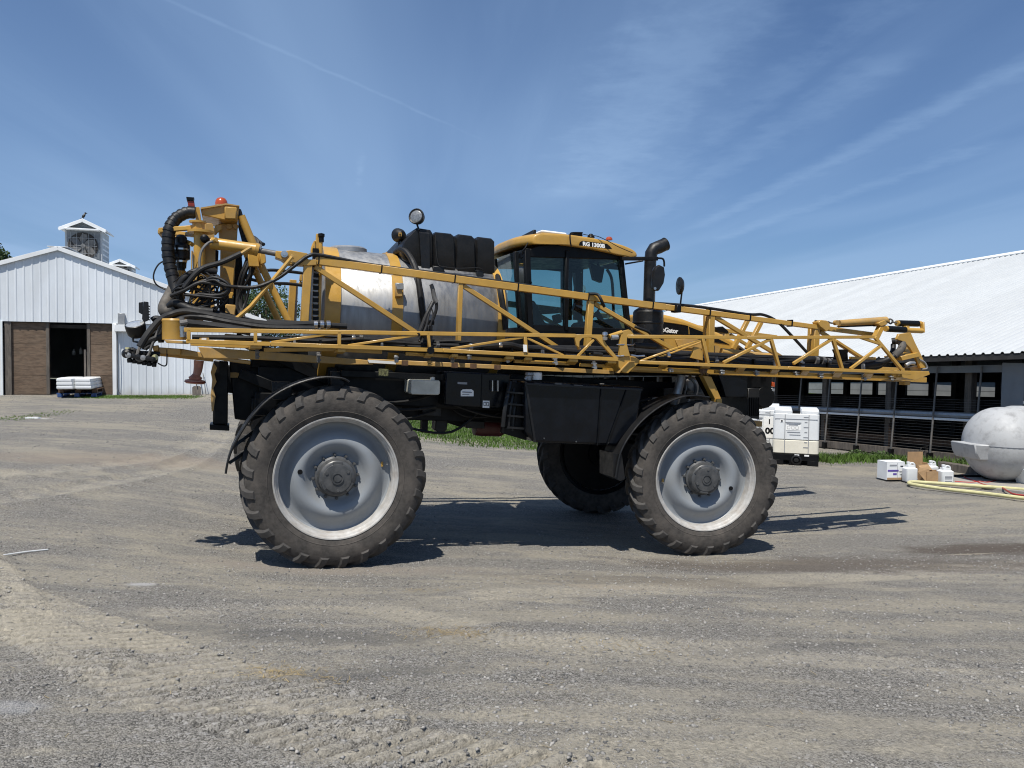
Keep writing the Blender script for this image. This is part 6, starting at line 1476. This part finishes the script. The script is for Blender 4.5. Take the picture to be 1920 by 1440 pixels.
P4('hose_stub', MB().tpx([(284, 600, .6), (292, 596, .6), (305, 598, .6)], .025, 8).tpx([(300, 612, .7), (312, 608, .7), (330, 604, .7)], .02, 8), PLAS)
for i in range(14):
    x0 = r_.uniform(318, 380); P4('mast_cable', MB().tpx([(x0, 545 + r_.uniform(-20, 30), .6), (x0 + r_.uniform(10, 50), 520 + r_.uniform(-25, 30), .48), (410 + r_.uniform(-20, 25), 545 + r_.uniform(-20, 30), .42), (x0 + 20, 575 + r_.uniform(-10, 20), .5), (x0 + r_.uniform(20, 110), 600, .45)], r_.uniform(.006, .013), 6, 5), HOSE)
for i in range(10):
    P4('tail_cable', MB().tpx([(266 + r_.uniform(0, 20), 640 + r_.uniform(0, 12), .55), (280 + r_.uniform(0, 14), 620 + r_.uniform(-6, 12), .5), (300 + r_.uniform(0, 16), 600 + r_.uniform(0, 14), .5), (336, 592 + r_.uniform(0, 14), .55)], r_.uniform(.008, .018), 6, 4), HOSE)
gd = P4('gauge_wheel', MB().tube([px(373, 676, .8), px(371, 694, .8), px(367, 708, .8)], [.052, .045, .036], 14, 4), PINK)
part('gauge_disc', MB().lathe([(0, .0), (.09, .005), (.105, .02), (.10, .04), (.06, .05), (.07, .07), (.05, .085), (.02, .12), (0, .13)], px(365.5, 720, .8), V(.08, 0, 1), 22), PINK, gd)
part('gauge_ring', MB().lathe([(.09, .014), (.108, .018), (.108, .028), (.09, .03)], px(365.5, 720, .8), V(.08, 0, 1), 22, False), REDL, gd)

# ================================================================== YARD THINGS ON THE RIGHT
def rbox(c, X_, Y_, hx, hy, z0, z1, r=.06, rz=.03, n=4):
    """upright box with rounded corners: returns rings for MB().rings"""
    def loop(k, z):
        out = []
        for cx, cy, a0 in ((1, 1, 0), (-1, 1, 90), (-1, -1, 180), (1, -1, 270)):
            for i in range(n + 1):
                a = math.radians(a0 + 90 * i / n)
                out.append(c + X_ * (cx * (hx - r) + math.cos(a) * r) * k + Y_ * (cy * (hy - r) + math.sin(a) * r) * k + Z * z)
        return out
    return [loop(.955, z0), loop(1, z0 + rz), loop(1, z1 - rz), loop(.955, z1)]
TX = BAX * -1; TXr = V(math.cos(math.radians(3)), math.sin(math.radians(3)), 0); TYr = V(-TXr.y, TXr.x, 0)
LIQ = mat('tote_liquid_band', (0.70, 0.665, 0.56), .4, var=.04)
def tote(x, y, depth, label, yaw=3, front=True, text=False, band=True):
    P = at_depth(x, y, depth); P.z = gz(P.x, P.y)
    X_ = V(math.cos(math.radians(yaw)), math.sin(math.radians(yaw)), 0); Y_ = V(-X_.y, X_.x, 0)
    hx, hy, H = .505, .56, 1.28
    c = P + Y_ * hy; t_ = thing('liquid_tote', P, label, 'tote', 'white liquid totes by the barn')
    b0, b1 = .26, H - .02
    if band:
        lb_ = part('liquid_band', MB().rings(rbox(c, X_, Y_, hx - .01, hy - .01, b0, .58, .07, .02)), LIQ, t_)
        bd_ = part('tank_body', MB().rings(rbox(c, X_, Y_, hx - .01, hy - .01, .583, H - .10, .07, .015)), POLY, t_)
    else:
        bd_ = part('tank_body', MB().rings(rbox(c, X_, Y_, hx - .01, hy - .01, b0, H - .10, .07, .02)), POLY, t_)
    # raised top with a notch for the fill cap
    for x0, x1 in ((-hx + .02, -.09), (.10, hx - .02)):
        part('top_shoulder', MB().rings(rbox(c + X_ * ((x0 + x1) / 2), X_, Y_, (x1 - x0) / 2, hy - .03, H - .12, H, .05, .03)), POLY, t_)
    part('fill_cap', MB().lathe([(0, 0), (.08, 0), (.08, .06), (.05, .07), (0, .07)], c - Y_ * (hy - .2) + Z * (H - .10), Z, 16).box(c - Y_ * (hy - .10) + Z * (H - .07), X_ * .085, Y_ * .03, Z * .04), BLK, t_)
    for k in (-.24, .27): part('corner_groove', MB().box(c - Y_ * (hy - .008) + X_ * k + Z * .72, X_ * .008, Y_ * .006, Z * .44), GPRT, t_)
    part('rim_line', MB().box(c - Y_ * (hy - .008) + Z * 1.06, X_ * (hx - .05), Y_ * .006, Z * .005), GPRT, t_)
    # base pallet
    bs = part('base', MB().rings(rbox(c, X_, Y_, hx, hy, .10, .255, .05, .015)), BLK, t_)
    mb = MB()
    for k in (-1, 0, 1): mb.box(c - Y_ * (hy - .08) + X_ * (k * (hx - .13)) + Z * .06, X_ * (.12 if k else .13), Y_ * .08, Z * .06)
    for k in (-1, 0, 1): mb.box(c + Y_ * (hy - .08) + X_ * (k * (hx - .13)) + Z * .06, X_ * .12, Y_ * .08, Z * .06)
    part('base_feet', mb, BLK, t_, bevel=.01)
    part('base_deck', MB().box(c + Z * .11, X_ * (hx - .02), Y_ * (hy - .02), Z * .01), BLK, t_)
    part('valve_port', MB().lathe([(.075, 0), (.115, 0), (.115, .02), (.085, .03), (.08, .0), (.0, -.0)], c - Y_ * (hy - .0) + X_ * .02 + Z * .125, -Y_, 24), PLAS, t_)
    part('valve_core', MB().lathe([(0, .012), (.05, .01), (.055, 0), (0, 0)], c - Y_ * (hy - .0) + X_ * .02 + Z * .125, -Y_, 14), HOSE, t_)
    for k in (.03, .24): part('base_label', MB().box(c - Y_ * (hy + .002) + X_ * k + Z * .235, X_ * .05, Y_ * .002, Z * .018), WHITE, t_)
    part('black_plug', MB().lathe([(0, 0), (.02, 0), (.02, .012), (0, .014)], c - Y_ * (hy - .008) + X_ * -.31 + Z * 1.01, -Y_, 10), BLK, t_)
    part('plug_patch', MB().box(c - Y_ * (hy - .008) + X_ * -.31 + Z * 1.01, X_ * .035, Y_ * .002, Z * .04), WHITE, t_)
    lab = part('label_sheet', MB().box(c - Y_ * (hy - .007) + X_ * -.06 + Z * .86, X_ * .16, Y_ * .002, Z * .06), WHITE, t_)
    mb = MB()
    for k in range(3): mb.box(c - Y_ * (hy - .003) + X_ * (-.16 + k * .09) + Z * .86, X_ * .032, Y_ * .001, Z * .032)
    mb2 = MB()
    for k in range(3): mb2.box(c - Y_ * (hy - .001) + X_ * (-.16 + k * .09) + Z * .86, X_ * .026, Y_ * .001, Z * .026)
    part('label_boxes', mb, GPRT, lab); part('label_fields', mb2, WHITE, lab)
    mb = MB()
    for k, w in enumerate((.17, .15, .1)): mb.box(c - Y_ * (hy - .003) + X_ * -.06 + Z * (.98 - k * .03), X_ * w, Y_ * .001, Z * .006)
    mb.box(c - Y_ * (hy - .003) + X_ * -.05 + Z * .76, X_ * .14, Y_ * .001, Z * .006).box(c - Y_ * (hy - .003) + X_ * -.02 + Z * .7, X_ * .12, Y_ * .001, Z * .005)
    o = part('small_print', mb, GPRT, lab); o['kind'] = 'stuff'
    mb = MB()
    for k in range(7): mb.box(c - Y_ * (hy - .004) + X_ * .21 + Z * (.42 + k * .115), X_ * (.05 if k % 2 == 0 else .03), Y_ * .001, Z * .007)
    part('volume_scale', mb, GPRT, t_)
    if text:
        sh_ = part('number_sheet', MB().box(c - Y_ * (hy - .004) + X_ * .28 + Z * .75, X_ * .15, Y_ * .003, Z * .26), WHITE, t_)
        lettering('number', '00', c - Y_ * (hy + .002) + X_ * .165 + Z * .60, X_, Z, .20, BLK, sh_, off=.008, width=.23)
        lettering('number', '1', c - Y_ * (hy + .002) + X_ * .22 + Z * .84, X_, Z, .16, BLK, sh_, off=.006)
    return t_
tote(1491, 869, 17.6, 'white liquid tote half full on a black base, nearest to the barn posts', yaw=-19)
tote(1420, 866, 19.0, 'white liquid tote lettered 00, partly hidden behind the front tyre', text=True, band=False, yaw=-19)
P = at_depth(1384, 858, 18.6); P.z = gz(P.x, P.y)
bt = thing('round_lid_tank', P, 'white tank with a round lid, mostly hidden behind the front tyre', 'tank')
part('tank_body', MB().lathe([(0, 0), (.42, 0), (.44, .05), (.44, 1.02), (.40, 1.10), (0, 1.12)], P, Z, 32), POLY, bt)
part('tank_shoulder', MB().lathe([(.40, 1.1), (.47, 1.13), (.47, 1.18), (.38, 1.20), (.40, 1.24), (0, 1.24)], P, Z, 32), POLY, bt)
part('lid', MB().lathe([(0, 1.24), (.28, 1.25), (.36, 1.29), (.36, 1.33), (.28, 1.37), (0, 1.38)], P, Z, 32), POLY, bt)
part('lid_shadow_gap', MB().lathe([(.33, 1.205), (.385, 1.205), (.385, 1.235), (.33, 1.235)], P, Z, 28, False), BLK, bt)

# large poly leg tank
D0 = 15.0
tb_ = at_depth(1880, 912, D0); tg = gz(tb_.x, tb_.y)
ax = V(math.cos(math.radians(8)), math.sin(math.radians(8)), 0); ay = V(-ax.y, ax.x, 0)
endL = at_depth(1822, 838, D0 + .55); R_t = .745
cz_ = tg + .06 + R_t
o_ = V(endL.x, endL.y, cz_)
pt = thing('leg_tank', V(tb_.x, tb_.y, tg), 'weathered white horizontal poly leg tank with moulded feet beside yellow hoses', 'tank')
prof = []
for i in range(11):
    a = math.pi / 2 * i / 10; prof.append((R_t * math.sin(a), .60 * (1 - math.cos(a))))
prof += [(R_t, 2.3)] + [(R_t * math.cos(math.pi / 2 * i / 8), 2.3 + .7 * math.sin(math.pi / 2 * i / 8)) for i in range(1, 9)]
part('tank_shell', MB().lathe(prof, o_, ax, 64, False), TANKP, pt, ang=60)
part('parting_line', MB().tube([o_ + ax * (.60 * (1 - math.cos(t_))) - ay * ((R_t + .004) * math.sin(t_)) for t_ in np.linspace(.02, math.pi / 2, 12)] + [o_ + ax * 2.3 - ay * (R_t + .004)], .008, 5), GPRT, pt)
part('end_flange', MB().prism([o_ + ax * -.14 + Z * .02 - ay * .25, o_ + ax * .28 + Z * .02 - ay * .50, o_ + ax * .42 - Z * .28 - ay * .48, o_ + ax * -.02 - Z * .30 - ay * .25, o_ + ax * -.10 - Z * .16 - ay * .25], ay * .7), TANKP, pt, bevel=.02)
for a0 in (1.55, 2.5):
    part('leg', MB().prism([o_ + ax * (a0 - .22) - Z * .30 - ay * .60, o_ + ax * (a0 + .32) - Z * .30 - ay * .60, o_ + ax * (a0 + .24) - Z * (R_t + .05) - ay * .50, o_ + ax * (a0 - .08) - Z * (R_t + .05) - ay * .50], ay * 1.1), TANKP, pt, bevel=.03)
part('moulded_foot', MB().prism([o_ + ax * .62 - Z * .42 - ay * .72, o_ + ax * .86 - Z * .42 - ay * .72, o_ + ax * .96 - Z * (R_t + .05) - ay * .74, o_ + ax * .74 - Z * (R_t + .05) - ay * .74], ay * .4), POLY, pt, bevel=.02)
part('strap_ridge', MB().lathe([(R_t, .9), (R_t + .03, .93), (R_t + .03, 1.1), (R_t, 1.13)], o_, ax, 56, False), TANKP, pt)
part('top_manway', MB().lathe([(.26, -.03), (.26, .05), (.29, .06), (.29, .10), (0, .13)], o_ + ax * 1.5 + Z * R_t, Z, 24), TANKP, pt)
# concrete pad under the tank and hoses
def gpoly(pts, lift): return [gp(*p) + Z * lift for p in pts]
pad = MB(); q = [(1690, 895), (1780, 893), (1960, 893), (2100, 915), (2100, 950), (1960, 930), (1800, 912), (1700, 905)]
top_ = gpoly(q, .035); pad.prism([p - Z * .12 for p in top_], Z * .12)
single('concrete_pad', pad, CONC, gp(1800, 905), 'pale concrete strip under the boxes and the big poly tank', 'concrete pad')
# cartons and jugs
def gat(x, y): p = gp(x, y); return p
def carton(P, X_, w, d, h, m, name, label, cat, flaps=0):
    Y_ = V(-X_.y, X_.x, 0); t_ = thing(name, P, label, cat)
    c = P + Y_ * (d / 2) + Z * .036
    th = .008
    part('side', MB().box(c - Y_ * (d / 2 - th) + Z * h / 2, X_ * w / 2, Y_ * th, Z * h / 2), m, t_)
    part('side', MB().box(c + Y_ * (d / 2 - th) + Z * h / 2, X_ * w / 2, Y_ * th, Z * h / 2), m, t_)
    part('end', MB().box(c - X_ * (w / 2 - th) + Z * h / 2, X_ * th, Y_ * (d / 2 - 2 * th), Z * h / 2), m, t_)
    part('end', MB().box(c + X_ * (w / 2 - th) + Z * h / 2, X_ * th, Y_ * (d / 2 - 2 * th), Z * h / 2), m, t_)
    part('bottom', MB().box(c + Z * .01, X_ * (w / 2 - th), Y_ * (d / 2 - th), Z * .008), m, t_)
    if not flaps: part('lid', MB().box(c + Z * (h + .003), X_ * w / 2, Y_ * d / 2, Z * .006), m, t_)
    return t_, c, Y_
X0 = V(math.cos(.15), math.sin(.15), 0)
wb_, c, Y_ = carton(gat(1679, 903), X0, .40, .32, .36, WTRIM, 'white_carton', 'closed white carton with purple stripe and lettering, leftmost beside the white jug', 'carton')
part('purple_stripe', MB().box(c - Y_ * .1625 + X0 * -.06 + Z * .19, X0 * .12, Y_ * .002, Z * .018), PURP, wb_)
part('print_block', MB().box(c - Y_ * .1625 + X0 * -.06 + Z * .30, X0 * .08, Y_ * .002, Z * .015).box(c - Y_ * .1625 + X0 * .13 + Z * .17, X0 * .05, Y_ * .002, Z * .012).box(c - Y_ * .1625 + X0 * .13 + Z * .11, X0 * .04, Y_ * .002, Z * .008), GPRT, wb_)
part('small_print', MB().box(c - Y_ * .1625 + X0 * -.02 + Z * .12, X0 * .04, Y_ * .002, Z * .018), PURP, wb_)
part('hand_hole', MB().box(c - Y_ * .1625 + X0 * .13 + Z * .28, X0 * .03, Y_ * .002, Z * .011), BLK, wb_)
part('damp_stain', MB().box(c - Y_ * .1622 + X0 * .0 + Z * .025, X0 * .19, Y_ * .0015, Z * .022), CARD, wb_)
part('carton_seam', MB().box(c - Y_ * .1622 + X0 * .035 + Z * .18, X0 * .003, Y_ * .002, Z * .17), GPRT, wb_)
JUG = MB()
def jug(P, label, yaw=0.2, h=.36, w=.11, d=.09, lab=True, lean=0, lift=.036):
    t_ = thing('jug', P, label, 'jug'); X_ = V(math.cos(yaw), math.sin(yaw), 0); Y_ = V(-X_.y, X_.x, 0); c = P + Y_ * d + Z * lift
    rs = rbox(c, X_, Y_, w, d, 0, h * .74, .04, .02); top = rbox(c, X_, Y_, w * .62, d * .7, h * .74, h * .88, .03, .01)
    part('body', MB().rings(rs[:3] + [top[1], top[3]]), POLY, t_)
    part('neck', MB().lathe([(.03, 0), (.03, .03), (.036, .035), (.036, .07), (0, .075)], c - X_ * w * .3 + Z * h * .86, Z, 14), POLY, t_)
    part('handle', MB().tube([c - X_ * w * .1 + Z * h * .88, c + X_ * w * .25 + Z * h * .99, c + X_ * w * .75 + Z * h * .92, c + X_ * w * .85 + Z * h * .7], .016, 8, 4), POLY, t_)
    if lab:
        part('paper_label', MB().box(c - Y_ * (d + .001) + Z * h * .30, X_ * w * .72, Y_ * .001, Z * h * .2), WTRIM, t_)
        part('label_print', MB().box(c - Y_ * (d + .003) + Z * h * .37, X_ * w * .6, Y_ * .001, Z * .02).box(c - Y_ * (d + .003) + Z * h * .27, X_ * w * .6, Y_ * .001, Z * .008).box(c - Y_ * (d + .003) + Z * h * .14, X_ * w * .6, Y_ * .001, Z * .009), GPRT, t_)
    return t_
jug(gat(1711, 907), 'white plastic jug with handle, standing between white carton and cardboard boxes', .1, .38, .12, .10, False)
jug(gat(1703, 902) + V(.0, .25, 0), 'white jug half hidden behind the carton and the front jug', .5, .34, .10, .09, False)
jug(gat(1778, 910), 'white jug with a grey printed label, standing before the big tank', .1, .345, .13, .11, True)
jug(gat(1764, 905) + V(0, .22, 0), 'white jug standing inside the torn cardboard box', .3, .36, .11, .09, False)
ob_, c, Y_ = carton(gat(1738, 902) + V(0, .12, 0), X0, .36, .30, .30, CARD, 'cardboard_box', 'open brown cardboard box with its back flap standing up', 'box', 1)
part('flap', MB().box(c + Y_ * .145 + Z * .41, X0 * .175, Y_ * .006, Z * .11), CARD, ob_)
part('flap', MB().bar(c + X0 * .18 + Z * .30, c + X0 * .27 + Z * .22, .008, .28, e1=Y_), CARD, ob_)
tb2, c, Y_ = carton(gat(1754, 908), X0, .40, .26, .22, CARD, 'torn_box', 'torn brown cardboard box lying with loose flaps and a white jug inside', 'box', 1)
part('torn_flap', MB().prism([c - X0 * .20 - Y_ * .12 + Z * .01, c - X0 * .34 - Y_ * .06 + Z * .20, c - X0 * .30 - Y_ * .05 + Z * .30, c - X0 * .14 - Y_ * .12 + Z * .28, c - X0 * .13 - Y_ * .13 + Z * .05], Y_ * .008), CARD, tb2)
part('torn_flap', MB().prism([c - X0 * .14 + Y_ * .1 + Z * .22, c + X0 * .1 + Y_ * .1 + Z * .22, c + X0 * .05 + Y_ * .16 + Z * .32, c - X0 * .18 + Y_ * .16 + Z * .30], Y_ * .008), CARD, tb2)
# hoses on the ground
def ghose(name, pts, r, m, label, cat='hose', lift=0.0, n=10):
    q = [gp(x, y) + Z * (r + lift + .03) for x, y in pts]
    q = spline(q, 6)
    return single(name, MB().tube(q, r, n, 0), m, q[0], label, cat)
ghose('yellow_hose', [(2060, 931), (1960, 927), (1880, 921), (1800, 915), (1740, 911), (1712, 909.5), (1704, 911), (1712, 914.5), (1770, 923), (1840, 931), (1920, 941), (2040, 956)], .034, YHOSE, 'thick pale yellow hose folded back on itself across the gravel')
ghose('red_hose', [(1790, 909), (1820, 911), (1836, 909), (1850, 911), (1866, 907), (1874, 899), (1872, 893), (1862, 891)], .016, RHOSE, 'thin red hose curling from the black valve by the tank foot', lift=.02)
ghose('red_hose', [(1804, 896), (1812, 903), (1832, 910), (1848, 916), (1876, 920), (1890, 928), (1905, 934), (1960, 940)], .016, RHOSE, 'thin red hose running out under the yellow hose to the right', lift=.02)
VP_ = gp(1852, 903)
vl = thing('hose_valve', VP_, 'black plastic valve with hose coupling on the ground against the tank foot', 'valve')
part('valve_body', MB().lathe([(0, -.12), (.05, -.12), (.06, -.05), (.075, 0), (.06, .05), (.05, .12), (0, .12)], VP_ + Z * .13, ax, 14), BLK, vl)
part('coupling', MB().lathe([(0, 0), (.06, 0), (.06, .08), (.04, .1), (0, .1)], VP_ + Z * .13 + ax * .12, ax - ay * .4, 12).lathe([(0, 0), (.05, 0), (.05, .07), (0, .08)], VP_ + Z * .14 - ay * .05, Z, 12), PLAS, vl)
part('lever', MB().bar(VP_ + Z * .22, VP_ + Z * .34 - ax * .24, .03, .012), WHITE, vl)
part('support_foot', MB().box(VP_ + Z * .05, ax * .06, ay * .05, Z * .05), BLK, vl)
# black pipe and timber behind, coiled cable at the post
single('timber_block', MB().box(gp(1800, 885) + Z * .08, BAX * .5, BN * .1, Z * .09), WOODG, gp(1800, 885), 'short weathered timber block lying behind the jugs', 'timber', bevel=.01)
single('drain_pipe', MB().tube([gp(1788, 899) + Z * .07, gp(1840, 900) + Z * .07], .035, 10), BLK, gp(1788, 899), 'short black pipe on the ground under the poly tank end', 'pipe')
cc_ = gp(1757, 862)
mb = MB()
for k in range(9):
    r1 = r_.uniform(.12, .34); mb.tube([cc_ + V(r1 * 1.5 * math.cos(t_) + r_.uniform(-.02, .02), r1 * .6 * math.sin(t_), .06 + .24 * max(0, math.sin(t_ + k)) * (r1 / .3)) for t_ in np.linspace(0, 6.0, 14)], .011, 6)
single('cable_coil', mb, HOSE, cc_, 'loose coil of black cable at the foot of a barn post', 'cable')
single('white_stick', MB().tube([gp(5, 1042) + Z * .006, gp(48, 1036) + Z * .008, gp(90, 1031) + Z * .004], .007, 6), WTRIM, gp(48, 1036), 'white chalky stick lying on the gravel at the left edge', 'stick')
single('white_wrapper', MB().box(gp(62, 785) + Z * .02, V(.14, .02, 0), V(0, .06, 0), V(0, 0, .015)), WTRIM, gp(62, 785), 'white scrap of plastic among grass tufts at the far left', 'litter')
# weeds along the barn
wp = []
for (x, y), rx, ry, n in (((1550, 864), .28, .22, 900), ((1590, 862), .45, .2, 700), ((1640, 864), .5, .22, 900), ((1690, 868), .5, .2, 500), ((1800, 876), .5, .2, 500), ((1730, 868), .4, .15, 260)):
    P = gp(x, y); r = np.random.default_rng(int(x)); wp.append(np.stack([P.x + r.normal(0, rx, n), P.y + r.normal(0, ry, n)], 1))
wp = np.concatenate(wp)
o = blades('weeds', wp, 0.17, GRASSM, 14, .010); tag(o, 'green weeds and grass growing along the barn curb', 'weeds', kind='stuff')
r = np.random.default_rng(77)
for i, ((x, y), s_, lb) in enumerate((((1607, 858), .30, 'bushy low leafy weed at the barn curb right of the white tote'), ((1650, 862), .34, 'spreading leafy weed at the barn curb left of the cartons'), ((1815, 874), .30, 'low leafy weed by the barn curb behind the jugs'))):
    P = gp(x, y); pl = thing('weed_plant', P, lb, 'weed', 'leafy weeds at the barn curb')
    n = 420; d = r.normal(0, 1, (n, 3)); d /= np.linalg.norm(d, axis=1)[:, None]; d[:, 2] = abs(d[:, 2]) * .7
    p = d * (s_ * r.random(n) ** .4)[:, None]; a = r.normal(0, 1, (n, 3)); a /= np.linalg.norm(a, axis=1)[:, None]; b_ = np.cross(a, r.normal(0, 1, (n, 3))); b_ /= np.linalg.norm(b_, axis=1)[:, None]
    q = np.stack([p - a * .03, p + b_ * .02, p + a * .03, p - b_ * .02], 1).reshape(-1, 3)
    me = mesh_np('foliage', q, np.arange(n * 4).reshape(-1, 4), 4); me.materials.append(WEEDM); oo = bpy.data.objects.new('foliage', me); oo.parent = pl; COL.objects.link(oo)
    mb = MB()
    for k in range(6): mb.tube([P, P + V(r.normal(0, s_ * .4), r.normal(0, s_ * .4), s_ * .5)], .006, 5)
    part('stems', mb, WEEDM, pl)
